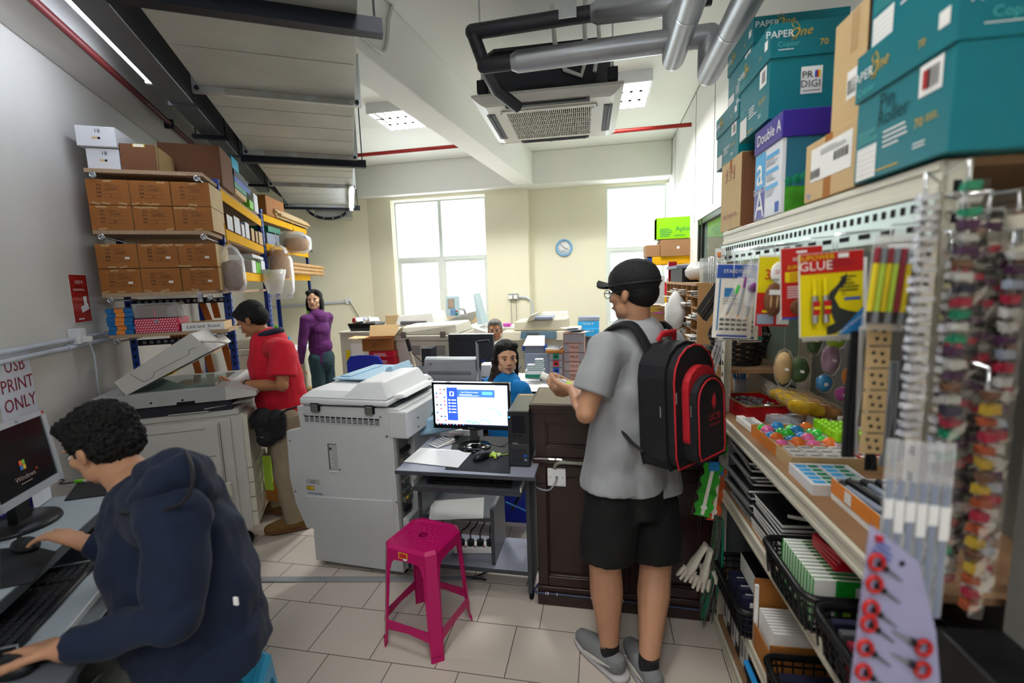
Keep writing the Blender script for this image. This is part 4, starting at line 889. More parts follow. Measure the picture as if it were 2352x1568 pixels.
m.hexa([(xr-.03,.06,zl0+.02), (xr+.055,.1,zl0+.03),(xr+.055,DPT-.15,zl0+.03), (xr-.03,DPT-.15,zl0+.02)],[(xr-.03,.06,zl1),(xr+.03,.1,zl1),(xr+.03, DPT-.15,zl1),(xr-.03,DPT-.15,zl1)],'copier_lid')
m.build('document_feeder', C2,bevel=.010,seg=3)
for x in(.098,.435):MB().box(x-.026,x+.026,-.016,.03,zl0-.035,zl0+.012,'hole').box(x-.02,x+.02,-.02,-.01,zl0-.04,zl0+.005, 'steel_dull').build('hinge',C2,bevel=.002)
m=MB();m.box(.03,.33,.25,DPT+.1,zl1+.035,zl1+.043,'tray_blue');m.box(.05, .12,.3, DPT+.06,zl1+.043,zl1+.05,'tray_blue');m.prism([(.30, zl1+.045),(.38,zl1+.05),(.36,zl1+.10),(.33,zl1+.09)],DPT-.25,DPT-.02, 'tray_blue','y');m.build('feed_tray',C2,bevel=.003)
m=MB();m.tube(smooth_path([(-.0, .3,zt3-.04),(-.05,.25,zt3-.01),(-.075,.2,zt3-.06),(-.07,.15,zt3-.12),(-.02,.1, zt3-.14)]),.006,'conduit_grey', 8);m.build('power_lead',C2)
# floor cable cover strip
mat('strip_grey', '#8f9094',.5);a,b_=AZ(560,1332,0),AZ(1110,1330,0)
m=MB();d=(b_-a).normalized();n=Vector((-d.y,d.x,0))*.022;m.slab([a-n,b_-n,b_+n,a+n],(0,0,.008),'strip_grey');m.thing('cable_cover','flat grey cable cover strip on the tiles before the copier', 'cable cover',bevel=.003)
cable('dark flex running on the floor from the cable cover under the desk',[b_+Vector((-.1,0,.006)),b_+Vector((.02,-.01,.006)),AZ(1085,1328, .006),AZ(1120,1310,.006),AZ(1122,1290,.02)],.004)
# ---------------------------------------------------------------- computer desk
mat('melamine','#8f93a3', .35,var=.03);mat('melamine_dark', '#3c4046',.5);mat('desk_side','#6f7378',.45)
D2=thing('computer_desk','small grey computer desk beside the dark wooden counter','desk',(-.63,2.1,0))
ox,oy=.63,-2.1
def bx(m,x0,x1, y0,y1,z0,z1,c):m.box(x0+ox,x1+ox,y0+oy,y1+oy,z0,z1,c)
m=MB();bx(m,-.962,-.302,1.925,2.42,.722,.738,'melamine');bx(m,-.963, -.301,1.921,1.925,.72,.739,'melamine_dark');m.build('desktop',D2,bevel=.002)
for x in(-.93,-.372):
 m=MB();bx(m,x,x+.018,2.10,2.40, .05,.722,'desk_side');bx(m,x-.001,x+.019,2.096,2.10,.05,.722,'melamine_dark');m.build('side_panel',D2)
m=MB();bx(m,-.91,-.375,1.99,2.3,.615,.63,'desk_side');bx(m,-.91,-.375,1.985,1.99,.612,.632,'melamine_dark');m.build('keyboard_shelf', D2)
m=MB();bx(m,-.912,-.905,1.99, 2.35,.63,.655,'white_plastic');m.build('runner',D2);m=MB();bx(m,-.38,-.373,1.99,2.35, .63,.655,'white_plastic');m.build('runner',D2)
m=MB();bx(m,-.912,-.372,2.105,2.40,.142,.158,'melamine');bx(m,-.912, -.372,2.101,2.105,.14,.16,'melamine_dark');m.build('bottom_shelf',D2)
m=MB();bx(m,-.91,-.565,2.13,2.40,.40,.415,'desk_side');bx(m, -.91,-.565,2.126,2.13,.398,.417,'melamine_dark');m.build('middle_shelf',D2)
m=MB();bx(m,-.565,-.548,2.14, 2.40,.158,.46,'desk_side');bx(m,-.566,-.547,2.136,2.14,.158,.46,'melamine_dark');m.build('divider',D2)
for x in(-.921,-.363):
 for y in(2.13,2.38):m=MB();bx(m,x-.01,x+.012,y-.02,y+.025, 0,.055, 'rubber');m.build('foot', D2,bevel=.008)
ZK=.7385
def flat(label,pts,z,h, c,name, cat,bevel=0):
 P=[AZ(*p,z)for p in pts];c0=sum(P,Vector())/len(P)
 m=MB();m.slab(P[::-1]if(P[1]-P[0]).cross(P[2]-P[1]).z<0 else P,(0,0,h), c);return m.thing(name,label,cat,origin=c0,bevel=bevel)
flat('black desk mat under the silver stand monitor', [(1022,1078),(1172,1088),(1178, 1004),(1045,1000)],ZK,.0015,'mat_black','desk_mat','mat')
flat('blank white paper sheet lying on the computer desk mat', [(927,1060),(1052,1074),(1086,1036),(966,1028)],ZK+.003,.001,'paper','paper_sheet','paper')
flat('second white sheet peeking from under the top sheet',[(940,1055),(1040, 1062),(1050,1040),(965, 1030)],ZK+.0016,.001,'paper','paper_sheet','paper')
# monitor
MX=thing('computer_monitor','black monitor with a blue antivirus window lit on its screen','monitor',(-.70,2.26,ZK+.002),radians(-1))
yM=2.26;tl_,tr_,br_,bl_=[AY(*p,yM)for p in((991,878),(1170,881),(1166,990),(991,981))]
x0,x1_, z0,z1=tl_.x+.7,tr_.x+.7,bl_.z-ZK, tl_.z-ZK;z0=(z0+br_.z-ZK)/2;z1=(z1+tr_.z-ZK)/2
mat('gloss_black','#0b0b0d',.12)
m=MB();b=.011
m.box(x0,x1_,0, .03,z0, z1,'gloss_black');m.box(x0,x1_,-.006,0, z1-b,z1,'gloss_black');m.box(x0,x1_,-.006,0,z0,z0+b*1.6,'gloss_black');m.box(x0,x0+b,-.006,0,z0,z1,'gloss_black');m.box(x1_-b,x1_,-.006,0,z0,z1,'gloss_black');m.text('SAMSUNG',.008,((x0+x1_)/2, -.007,z0+.008),X3,Z3, 'grey_plastic');m.box((x0+x1_)/2-.05, (x0+x1_)/2+.05,-.008,0,z0-.004,z0+.004, 'gloss_black');bz_=m.build('bezel',MX,bevel=.002)
emis('scr_white', '#eef3fb',2.2);emis('scr_sky','#b9d3f3',2.0);emis('scr_blue','#2a50c0',1.6);emis('scr_blue2','#3a6ad8',1.8);emis('scr_button','#5fa8ee',1.9);emis('scr_red', '#d83a4a',1.6);emis('scr_dark','#181c3a', 1);emis('scr_text','#dfe9ff',2.2)
m=MB();sx0,sx1,sz0,sz1=x0+b,x1_-b,z0+b*1.6,z1-b;w=sx1-sx0;h=sz1-sz0
def sd(u0,u1,v0,v1,c,k=0):m.box(sx0+w*u0,sx0+w*u1,-.001-k*.0004,-.0006,sz0+h*v0,sz0+h*v1,c)
sd(0,1, 0,1,'scr_white');sd(.84,1,.06, 1,'scr_sky',.3);sd(0,.17,.1,.8,'scr_sky',.2);sd(.0,1,0,.035,'scr_dark',1)
sd(.175, .32,.12,.93,'scr_blue', 1);sd(.32,.83,.70,.885,'scr_blue2',1);sd(.32,.83,.12, .70,'scr_white', 1);sd(.175,.83, .885,.93,'scr_white',.8);sd(.66,.80,.76,.84,'scr_button',2)
for i in range(9):
 for j in range(3):
  if(i*3+j)%4==3:continue
  sd(.02+j*.055, .045+j*.055,.10+i*.095,.13+i*.095,('scr_red','scr_white','scr_red','scr_dark','scr_blue')[(i*2+j)%5],1)
for i in range(9):sd(.02+i*.045,.035+i*.045,.008,.028,('scr_text','scr_red','scr_button')[i%3],1.5)
for k in range(5):sd(.235,.30,.61-k*.075,.635-k*.075,'scr_text',2);sd(.195,.22,.605-k*.075,.64-k*.075,'scr_text',2)
sd(.215, .275,.72,.83,'scr_text',2);sd(.23,.26, .735,.815,'scr_blue',2.5)
P=lambda u,v:(sx0+w*u,-.0022,sz0+h*v)
m.text('Found 19 file(s) to be analyzed',.0095,P(.49,.82),X3,Z3,'scr_text',.8);m.lines(P(.49,.75), X3,Z3,w*.28,h*.06,2,'scr_text',0)
for(u,v,r)in((.47,.02,.05),(.56,.0, .05),(.68,.03,.07),(.78,.22,.12)):
 for k in range(8):a=.25+k*.32;sd(u+r*cos(a)-.008,u+r*cos(a)+.008,max(.04,v+r*1.6*sin(a)),max(.05,v+r*1.6*sin(a)+.03),'scr_button',1.6)
m.build('screen', bz_)
m=MB();xm=(x0+x1_)/2+.01;m.box(xm-.022, xm+.022,.0,.03,.02,z0+.03,'gloss_black');m.lathe([(.0,0),(.088,0),(.086,.008),(.03,.014),(0,.014)],'gloss_black',(xm,-.0, 0),n=32);m.build('stand',MX)
# calculator
def calculator(label,O,rz,w=.1,d=.14):
 T=thing('calculator',label,'calculator',O,rz);m=MB();m.hexa([(-w/2,-d/2,0),(w/2,-d/2,0),(w/2,d/2,0), (-w/2, d/2,0)],[(-w/2,-d/2,.008),(w/2, -d/2,.008),(w/2,d/2,.024),(-w/2,d/2,.024)],'white_plastic');cs=m.build('case',T,bevel=.003)
 m=MB()
 for i in range(5):
  for j in range(5):x=-w/2+.014+i*(w-.028)/4;y=-d/2+.014+j*.018;z=.0085+(y+d/2)/d*.016;m.box(x-.007,x+.007,y-.006,y+.006,z,z+.004,'grey_plastic')
 m.build('keys',cs);y0=d/2-.03;z=.0085+(y0+d/2)/d*.016;MB().add([(-w/2+.01,d/2-.035,z+.002),(w/2-.01, d/2-.035,z+.002),(w/2-.01,d/2-.01,z+.005), (-w/2+.01,d/2-.01,z+.005)],[(0, 1,2,3)],'copier_line').build('display',cs);return T
p=AZ(1015,1015,ZK+.01);calculator('white desk calculator left of the black monitor stand',(p.x,p.y,ZK+.0005),radians(-35),.085,.12)
p=AZ(1106,1048,ZK+.01);mouse('black mouse on the desk mat in front of the lit monitor',(p.x,p.y,ZK+.002),-.5)
mat('lime_plastic','#b6d94c',.4);p=AZ(1135,1044,ZK+.01)
m=MB();m.ball((0,0,.01),(.018,.018,.009),'lime_plastic')
for k in range(4):a=k*pi/2+.4;m.box(-.006,.006,.01,.034,.003,.014,'lime_plastic',M=Matrix.Rotation(a,4,'Z'))
m.box(.018,.03,-.007,.007,.004, .013,'drain_white');m.thing('usb_hub','lime green four armed usb hub beside the mouse','usb hub').location=(p.x,p.y,ZK+.001)
cable('thin lime usb lead looping behind the mouse',[(p.x+.02,p.y+.01,ZK+.004),(p.x+.08,p.y+.05,ZK+.004),(p.x+.05,p.y+.13,ZK+.004),(p.x+.09, p.y+.2,ZK+.03)],.002,'lime_plastic')
cable('black cable curling behind the monitor stand to the tower',[(-.64,2.22, ZK+.03),(-.60, 2.3,ZK+.005),(-.52,2.28,ZK+.005),(-.46,2.36,ZK+.04),(-.42,2.42,ZK+.06)],.003)
# tower
mat('tower_black','#1b1d20',.45);mat('charcoal_grille','#303236',.5);mat('tower_top','#5f605c',.35, .2)
PC=thing('computer_tower','slim black computer tower standing at the desk\'s right side' if False else 'slim black computer tower between the lit monitor and the counter','computer',(-.385,2.03,ZK+.001),radians(2))
tz=AY(1190,945,2.035).z-ZK
m=MB();m.box(-.048,.048,.012,.34,.0,tz,'tower_black');m.box(-.047,.047,.012,.34,tz,tz+.001,'tower_top');m.build('case',PC,bevel=.002)
m=MB();m.box(-.05,.05, 0,.012, 0,tz,'tower_black');m.box(-.044, .046,-.002,0,.01,tz*.42,'charcoal_grille');m.box(-.03, .03,-.002,.0,tz*.62,tz*.93, 'hole')
for i in range(4):m.box(-.025+(i%2)*.025,-.01+(i%2)*.025, -.004,0,tz*.56+(i//2)*.02,tz*.56+.006+(i//2)*.02,'hole')
for k in range(8):m.box(-.036,.036,-.003, -.001,.02+k*.009,.023+k*.009,'hole')
m.text('DELL',.012,(-.015,-.0025,tz*.43),X3,Z3,'chrome');m.decal((.028,-.002,.055),X3,Z3,.016,.013,'blue_ink');m.decal((.03,-.002,.035),X3,Z3,.012, .012,'grey_card');fp_=m.build('front_panel',PC,bevel=.002)
emis('led_blue','#2a7bff',8);m=MB();m.cyl((-.042,-.003, tz*.9),(-.042, 0,tz*.9),.003,'led_blue',8);m.build('power_light',fp_)
m=MB();m.decal((0,.31, tz+.001),X3,Y3,.07,.02,'carton_pale');m.build('asset_label',PC)
keyboard('black keyboard on the shelf under the lit monitor',(-.64,2.09,.633),0,.42, .13)
flat('wide white sheet resting on the middle shelf of the desk',[(985, 1194),(1110,1190),(1112,1142),(990,1150)],.418,.001,'paper','paper_sheet','paper')
# power strip and flexes
PS=thing('power_strip','white power strip with three black plugs on the desk bottom shelf','power strip',(-.66, 2.25,.16),radians(8))
MB().box(-.14,.085,-.03, .03,0,.035,'white_plastic').build('strip_body',PS,bevel=.004)
for i in range(4):
 m=MB();m.cyl((-.10+i*.052,0,.035),(-.10+i*.052,0,.06),.02,'black_plastic',14);m.tube(smooth_path([(-.10+i*.052,0,.06),(-.10+i*.052,.02,.10),(-.06+i*.04,.06,.12),(-.05+i*.05,.10,.2)]),.004,'black_plastic',6);m.build('plug',PS)
m=MB()
for i in range(3):m.box(-.08+i*.05,-.07+i*.05,-.026,-.016,.035,.038,'red_ink')
m.build('switches',PS)
cable('bundle of black flex hanging behind the desk near the counter',[(-.52,2.45,.3), (-.45,2.46,.42),(-.41,2.45,.5),(-.38,2.44,.62)],.008)
cable('blue grey flex crossing the open back of the desk',[(-.548,2.42,.36),(-.47,2.42,.33), (-.40,2.43,.3), (-.37,2.43,.31)],.005,'ream_blue')
# ---------------------------------------------------------------- plastic stools
mat('stool_pink', '#b3125f',.25,var=.03);mat('stool_blue','#1d86ad',.3,var=.03)
def stool(label,O,rz,c, Hs=.475, wt=.125, wb=.155):
 T=thing('plastic_stool',label,'stool',O,rz);ch=.035
 def hw(z):return wb+(wt-wb)*z/Hs
 # seat with rim, chamfered corners and emboss rings
 m=MB()
 def octo(w,k):return[(-w+k,-w),(w-k,-w),(w,-w+k),(w, w-k),(w-k,w),(-w+k,w),(-w,w-k),(-w,-w+k)]
 t0,t1=octo(wt,ch), octo(wt-.012,ch-.004);L0=[(x,y,Hs-.012)for x,y in t0];L1=[(x,y,Hs)for x,y in t1]
 hole=[(.016*cos(a),.016*sin(a),Hs-.004)for a in[2*pi*k/16-pi*.75+.2 for k in range(16)]]
 m.add(L0+L1,[(i,(i+1)%8,8+(i+1)%8, 8+i)for i in range(8)], c)
 inn=[(x*.86,y*.86,Hs)for x,y in t1];dn=[(x*.84,y*.84,Hs-.004)for x,y in t1]
 m.add(L1+inn+dn,[(i,(i+1)%8,8+(i+1)%8,8+i)for i in range(8)]+[(8+i,8+(i+1)%8,16+(i+1)%8,16+i)for i in range(8)],c)
 hl=[(.016*cos(a),.016*sin(a),Hs-.004)for a in[2*pi*(k+.5)/8-pi*.75 for k in range(8)]]
 # order dn so that index i angle matches
 m.add(dn+hl,[(i,(i+1)%8,8+(i+1)%8, 8+i)for i in range(8)], c)
 m.add(hl+[(x,y,Hs-.03)for x,y,z in hl],[(i,(i+1)%8,8+(i+1)%8,8+i)for i in range(8)],c)
 for r_ in(.035,.055, .075):
  for k in range(12 if r_>.04 else 8):a=2*pi*k/(12 if r_>.04 else 8)+r_*9;m.ball((r_*cos(a),r_*sin(a),Hs-.003), (.007,.007,.002),c,8)
 za=Hs-.055
 # apron with arched lower edge, four sides
 for k in range(4):
  R=Matrix.Rotation(k*pi/2,4,'Z');pts=[]
  lw=.052
  top=[(-wt+ch,Hs-.012),(wt-ch,Hs-.012)];w_=hw(za)-.0
  arch=[(w_-ch,za-.055),(w_-lw,za-.05),(w_-lw-.006,za-.022),(w_-lw-.022,za-.004), (0,za), (-(w_-lw-.022),za-.004),(-(w_-lw-.006),za-.022),(-(w_-lw),za-.05),(-(w_-ch),za-.055)]
  P=[(x,z)for x, z in top]+arch
  m.add([R@Vector((x,-hw(z),z))for x,z in P],[tuple(range(len(P)))[::-1]],c)
  z1=za-.055;a_,b_2=hw(Hs-.012),hw(z1)
  m.add([R@Vector(v)for v in((a_-ch,-a_, Hs-.012),(b_2-ch,-b_2,z1),(b_2,-b_2+ch,z1),(a_,-a_+ch,Hs-.012))],[(0, 1,2,3)],c)
 o=m.build('seat',T);o.modifiers.new('s','SOLIDIFY').thickness=.004
 z1=za-.055
 for k in range(4):
  R=Matrix.Rotation(k*pi/2,4,'Z');m=MB();zs_=[z1,.0]
  for z_a,z_b in((z1,.02), (.02,.0)):
   e=.0 if z_b>0 else .004;a_, b_2=hw(z_a)+e,hw(z_b)+e;la, lb=.052-(z1-z_a)*.03,.052-(z1-z_b)*.03
   V=[(a_-la, -a_,z_a),(b_2-lb,-b_2,z_b),(b_2-ch, -b_2,z_b),(a_-ch,-a_, z_a),(b_2,-b_2+ch,z_b),(a_,-a_+ch,z_a),(b_2,-b_2+lb,z_b),(a_,-a_+la,z_a)]
   m.add([R@Vector(v)for v in V],[(0,1, 2,3),(3,2,4,5),(5,4,6,7)], c)
  o=m.build('leg', T);o.modifiers.new('s','SOLIDIFY').thickness=.004
  m=MB();za_,zb_=.135,.095;wa, wb_=hw(za_),hw(zb_);m.add([R@Vector(v)for v in((-(wa-.04),-wa,za_),(wa-.04,-wa,za_),(wb_-.036,-wb_,zb_-.006),(0,-wb_, zb_+.006),(-(wb_-.036),-wb_,zb_-.006))],[(0,1,2,3,4)],c)
  o=m.build('stretcher',T);o.modifiers.new('s','SOLIDIFY').thickness=.004
 return T
T=stool('magenta plastic stool standing on the tiles before the desk',(-.805, 1.845,0),radians(-13),'stool_pink',.478, .133,.158)
m=MB();m.add([(-.035,-.1385,.435),(.012,-.1385,.435),(.012,-.1365,.462),(-.035,-.1365,.462)], [(0,1,2,3)],'yellow_ink');m.add([(-.031,-.1392, .439),(.008,-.1392,.439),(.008, -.1372,.459),(-.031,-.1372,.459)],[(0,1,2,3)],'red_ink');m.add([(-.008,-.1400, .430),(.01,-.1400,.430),(.01,-.1395,.438),(-.008,-.1395,.438)],[(0,1, 2,3)],'paper');m.build('sticker',T)['label']='yellow and red price sticker'
# ---------------------------------------------------------------- wooden counter
mat('dark_wood','#2c1a18',.35,var=.12,vs=4,coat=.2);mat('dark_wood_top','#6d6152', .3,var=.08);mat('wood_gold','#8a5c36',.4)
CT=thing('shop_counter', 'dark brown wooden panelled service counter','counter',(-.32,2.1,0));cw=.80
def B_(nm,*b,c='dark_wood',bevel=.003):
 m=MB();m.box(*b,c);return m.build(nm,CT,bevel=bevel)
B_('carcass',0.0,cw,.02,.30,0, .985)
m=MB();m.box(-.012,cw, -.02,.32,.985,1.005,'dark_wood');m.box(-.02,cw, -.03,.33,1.005, 1.028,'dark_wood');m.box(-.01,cw,-.01,.31,1.028,1.03,'dark_wood_top');m.build('countertop',CT,bevel=.006)
m=MB();m.box(-.012,cw, -.02,.02,.735,.765,'dark_wood');m.box(-.006,cw, -.012,.02,.72,.735,'dark_wood');m.build('waist_moulding', CT,bevel=.006)
def panel(x0,x1_,z0,z1, gold=False):
 m=MB();t=.05;m.box(x0,x0+t,0,.02,z0,z1,'dark_wood');m.box(x1_-t,x1_,0,.02, z0,z1,'dark_wood');m.box(x0+t, x1_-t, 0,.02,z0,z0+t,'dark_wood');m.box(x0+t,x1_-t,0,.02,z1-t,z1,'dark_wood')
 for a,b in((.05,.058),):m.box(x0+a,x0+b, .004,.02,z0+a,z1-a, 'dark_wood');m.box(x1_-b,x1_-a,.004,.02,z0+a,z1-a,'dark_wood');m.box(x0+b,x1_-b,.004, .02,z0+a,z0+b,'dark_wood');m.box(x0+b,x1_-b,.004,.02,z1-b,z1-a,'dark_wood')
 if gold:m.box(x0+.05,x1_-.05,.002,.004,z0+.046, z0+.05,'wood_gold')
 m.build('panel',CT,bevel=.003)
panel(0, .44,.10,.72);panel(.44, cw,.10, .72);panel(0,.44,.765,.985,True);panel(.44,cw, .765,.985)
m=MB();m.box(-.004,cw, -.01,.02,0,.10,'dark_wood');m.build('plinth',CT,bevel=.003)
m=MB();m.slab([AZ(*p,1.031)for p in((1233,918),(1290,922),(1296,900), (1238,898))],(0,0,.0008),'carton_pale')if False else None
y=2.098
sq=AY(1279,1094,y);T=thing('wall_socket','cream double gang socket plate on the counter front','socket',(sq.x,y,sq.z));s_=.043
m=MB();m.box(-s_,s_,-.012,0,-s_,s_,'socket_white');
for x in(-.03,.03):m.cyl((x,-.0125,0),(x,-.012,0),.003,'steel_dull',8)
m.box(-.006,.006,-.014,-.012,-.006,.006,'copier_line');m.text('UMS',.007,(.028,-.0122,-.036),X3,Z3,'blue_ink');m.build('socket_plate',T, bevel=.002)
m=MB();m.tube(smooth_path([(0,-.014,0), (-.004,-.04,-.012),(-.03,-.05,-.045),(-.07,-.03,-.055),(-.10,-.01,-.05),(-.11,.02,-.04)]),.004,'grey_plastic',8);m.build('network_cable',T)
mat('flex_steel', '#8e9285',.45,.4)
m=MB();pts=smooth_path([(sq.x-.01,y-.008,sq.z+s_),(sq.x,y-.014, sq.z+s_+.025),(sq.x+.03,y-.018,sq.z+s_+.036),(sq.x+.12,y-.018,sq.z+s_+.034),(sq.x+.3,y-.012,sq.z+s_+.032)],10)
m.tube(pts,[.0085+.0014*(i%2)for i in range(len(pts))],'flex_steel',10);m.thing('conduit','flexible grey conduit bending into the socket on the counter','conduit')
m=MB();a=AY(1240,1352,2.09);pts=smooth_path([(a.x+.0,2.12, .10),(a.x-.02, 2.09,.09),(a.x-.015,2.078,.074),(a.x+.05,2.082,.07),(a.x+.4,2.082,.068),(a.x+.8,2.082,.062)]);mat('cable_navy','#2a3350',.4);m.tube(pts, .0055,'cable_navy',8)
for x in(.03,.04,.085,.25,.26, .40):m.cyl((a.x+x,2.082,.07),(a.x+x+.003,2.082,.07),.0075, 'white_plastic',8)
m.thing('network_cable','blue network cable clipped along the counter plinth','cable')
# ================================================================ RIGHT RACK AND GOODS
mat('rack_cream', '#cfcbbb',.4,.1);mat('rack_board','#8b6a4c',.7,var=.12,vs=10);mat('galv_plate','#b9c7c3', .35,.6, var=.08)
MK=Matrix.Rotation(KA,4,'Z')
def kt(m,name,label,cat,group=None,o=None,bevel=0,rz=0, parts=None):
 """place mesh m (written in rack coordinates about origin o) as one thing"""
 o=Vector(o if o is not None else(0,0,0));ob=m.build(name,None,bevel=bevel)
 M=Matrix.Translation(MK@o)@Matrix.Rotation(KA+rz,4,'Z');ob.matrix_world=M;XF[ob.name]=M
 return tag(ob,label,cat,group)
def ke(name,label,cat,o,rz=0,group=None):return thing(name,label,cat,MK@Vector(o),KA+rz,group)
S0=.574;S1=.915;TA_, TB_=.87,2.06;SH=[1.775,1.01, .70,.30,.06]
RR=ke('display_rack','cream slotted steel rack full of stationery along the partition','rack', (0,0,0))
for x,sx in((S0,1),(S1,-1)):
 for y,sy in((TB_,-1),(TA_,1)):
  m=MB();post(m,x,y,0,1.79 if y>1 else 1.77,sx,sy,.04,'rack_cream');m.build('post',RR)
for i,z in enumerate(SH):
 MB().box(S0+.004,S1-.004,TA_+.01,TB_-.01,z-.014,z,'rack_board').build('shelf_board',RR)
 for x in(S0-.004,S1-.01):
  m=MB();m.box(x, x+.012,TA_+.0,TB_-.0,z-.055,z-.004,'rack_cream');m.box(x-.003, x,TA_,TB_,z-.018,z-.004,'rack_cream');m.box(x-.003,x,TA_, TB_,z-.055,z-.042,'rack_cream');m.build('beam',RR,bevel=.001)
m=MB();z0=1.65;m.box(S0-.012,S0-.009,TA_, TB_,z0, z0+.066,'galv_plate')
n=44
for i in range(n):t=TA_+.02+i*(TB_-TA_-.04)/(n-1);m.box(S0-.0135,S0-.012,t-.005,t+.005, z0+.044,z0+.058,'hole')
for i in range(16):t=TA_+.04+i*.073;m.box(S0-.0135,S0-.012,t-.018,t+.018,z0+.012,z0+.022, 'hole')
m.build('hook_rail',RR)
# boxes standing on the rack top
NX,NY,NZ=Vector((-1,0,0)),Vector((0,-1,0)),Z3
mat('teal_box','#00707d', .42,var=.03);mat('teal_print','#4fb3b0',.5,var=0);mat('pen_faint','#053c46',.6,var=0);mat('gold_print','#d3a92b',.5,var=0)
def paperone(label,s,t,z,w,d,h,big=False,prodigi=False,pin=False,rz=0):
 T=ke('paper_box',label,'box',(s,t, z),rz,'turquoise copier paper boxes with lids');hl=h*.36
 m=MB();m.box(.004,d-.004, .004,w-.004,0,h-hl+.004,'teal_box');X=-Y3
 def F(u,v,off=0):return(.004-off,w*(1-u),h*v)  # front face, u from far to near
 def Sd(u,v):return(d*u,.004,h*v)
 m.decal(F(.17,.14),X,Z3,w*.24,h*.25,'paper')
 for k in range(6):m.decal(F(.17,.05+k*.04,.001),X, Z3,w*.22,.0006,'grey_plastic')
 m.lines(F(.18,.34),X,Z3,w*.25,h*.1,5,'teal_print');m.lines(F(.5, .26),X, Z3,w*.28,h*.14,4,'white_ink');m.text('70',.022,F(.72,.26),X,Z3,'gold_print');m.lines(F(.84, .27),X, Z3,w*.12,h*.05,3,'gold_print')
 m.lines(F(.74,.12),X,Z3,w*.12,h*.05,2,'white_ink');m.lines(F(.45,.05),X,Z3,w*.3,h*.03,1,'gold_print')
 m.decal(F(.8, .52),X, Z3,w*.2,h*.2,'paper');m.barcode(F(.82,.52,.001),X,Z3,w*.1,h*.13)
 if pin:m.decal(F(.76, .52,.001),X,Z3,w*.05,h*.12,'red_ink');m.text('Pin', .042,F(.38,.54),X,Z3,'pen_faint',.9);m.text('Roller',.04,F(.45,.42),X,Z3,'pen_faint', .9)
 if prodigi:
  m.decal(Sd(.52,.38),X3,Z3,.06,.078,'white_ink');m.text('PR',.029,(d*.52-.013, .002,h*.38+.014),X3, Z3,'ink');m.text('DIGI', .029,(d*.52-.003,.002,h*.38-.012),X3,Z3, 'ink');m.lines((d*.52,.002,h*.38-.031),X3,Z3,.05,.006,1,'ink')
  for k,c in enumerate(('blue_ink','red_ink', 'yellow_ink')):m.ball((d*.52+.011+k*.005,.002,h*.38+.016),(.0035,.001,.012),c,8)
 m.build('box_body',T, bevel=.002)
 m=MB();m.box(0,d,0,w,h-hl,h,'teal_box')
 def W(P,x,k=1):m.text('PAPER',.026*k,P-x*.03*k,x,Z3, 'white_ink');m.text('One',.036*k,P+x*.026*k+Z3*.002,x+Z3*.1, Z3+x*.3,'gold_print', .9);m.tube([P+x*.005*k+Z3*.014*k-x.cross(Z3)*-.001,P+x*.0+Z3*.024*k,P+x*.012*k+Z3*.03*k,P+x*.02*k+Z3*.016*k,P+x*.012*k-Z3*.016*k,P-Z3*.014*k],.0012,'gold_print',4)
 W(Vector((-.001,w*.8,h*.82)),X);m.text('Copier',.02,Vector((-.001, w*.85, h*.7)),X,Z3,'teal_print');m.text('70', .018,(0,w*.28,h*.76),X,Z3, 'gold_print');m.decal((0, w*.1,h*.82), X,Z3,w*.09,h*.1,'paper')
 W(Vector((d*.25,-.001,h*.88)),X3, 1.1);m.text('Copier',.022,(d*.22,-.0003,h*.775),X3,Z3,'teal_print');m.lines((d*.25, 0,h*.72),X3,Z3,d*.3,h*.02,1,'white_ink');m.text('70',.025,(d*.64,0,h*.76),X3,Z3,'gold_print')
 m.build('box_lid',T,bevel=.002);return T
paperone('turquoise paper box on the tilted carton, far end of the rack top',.575,1.93, 2.046,.30,.25,.215)
paperone('upper turquoise paper box stacked behind the one with the PRODIGI sticker',.60,1.875,2.262,.30,.31,.235)
paperone('turquoise paper box with a PRODIGI sticker on its side',.565,1.612,2.075,.285,.235, .27,prodigi=True)
paperone('turquoise box marked Pin Roller in black pen, at the near end',.555,.84,1.777,.265,.34,.25, pin=True)
paperone('turquoise paper box piled on the Pin Roller box',.575,.85,2.029,.265,.31,.25)
def cartonK(label,s,t,z,w,d,h,fn=None,c='carton_pale', side='carton_dark',name='cardboard_carton', cat='carton',rz=0):
 m=MB();m.box(0,d,0,w,.001,h,c);m.quad((.002,-.0003,.002),(d-.002,-.0003,.002),(d-.002,-.0003,h-.002),(.002,-.0003,h-.002),side)
 if fn:fn(m,w,d,h)
 return kt(m,name,label,cat,None,(s, t,z),.002,rz)
def f1(m,w,d,h):
 X=-Y3;m.decal((0,w*.5,h*.9),X, Z3,.03, h*.2,'carton', .0005);m.decal((0,w*.5,h*.12),X,Z3, .02,h*.2,'tape_clear', .0006)
 for k,t in enumerate(('Y','T','X')):m.decal((0,w*(.72-k*.18),h*.8),X,Z3,.028, .045,'maroon_ink');m.decal((0,w*(.72-k*.18), h*.8), X,Z3,.024,.041,'carton_pale',.0015);m.text(t,.035,(0,w*(.72-k*.18),h*.8),X,Z3, 'maroon_ink',off=.002)
 m.text('MADE IN MALAYSIA',.022,(0,w*.5,h*.2),X,Z3,'maroon_ink',.9)
cartonK('brown carton printed MADE IN MALAYSIA, far end of the rack top',.572,1.87,1.776,.245, .20,.268,f1)
T=ke('paper_box','blue and white copier paper box with a purple lid on the rack top','box',(.57,1.50, 1.776))
mat('purple_lid', '#39288f',.35);mat('da_blue','#35a5e0',.4,var=0);mat('da_navy','#2b2c9c', .4,var=0);mat('grass_green','#3d8f1f',.6,var=.3, vs=40);mat('sky_print','#256a83', .6)
m=MB();w,d,h=.215,.19,.21;m.box(0, d,0,w, 0,h,'ream_white');X=-Y3
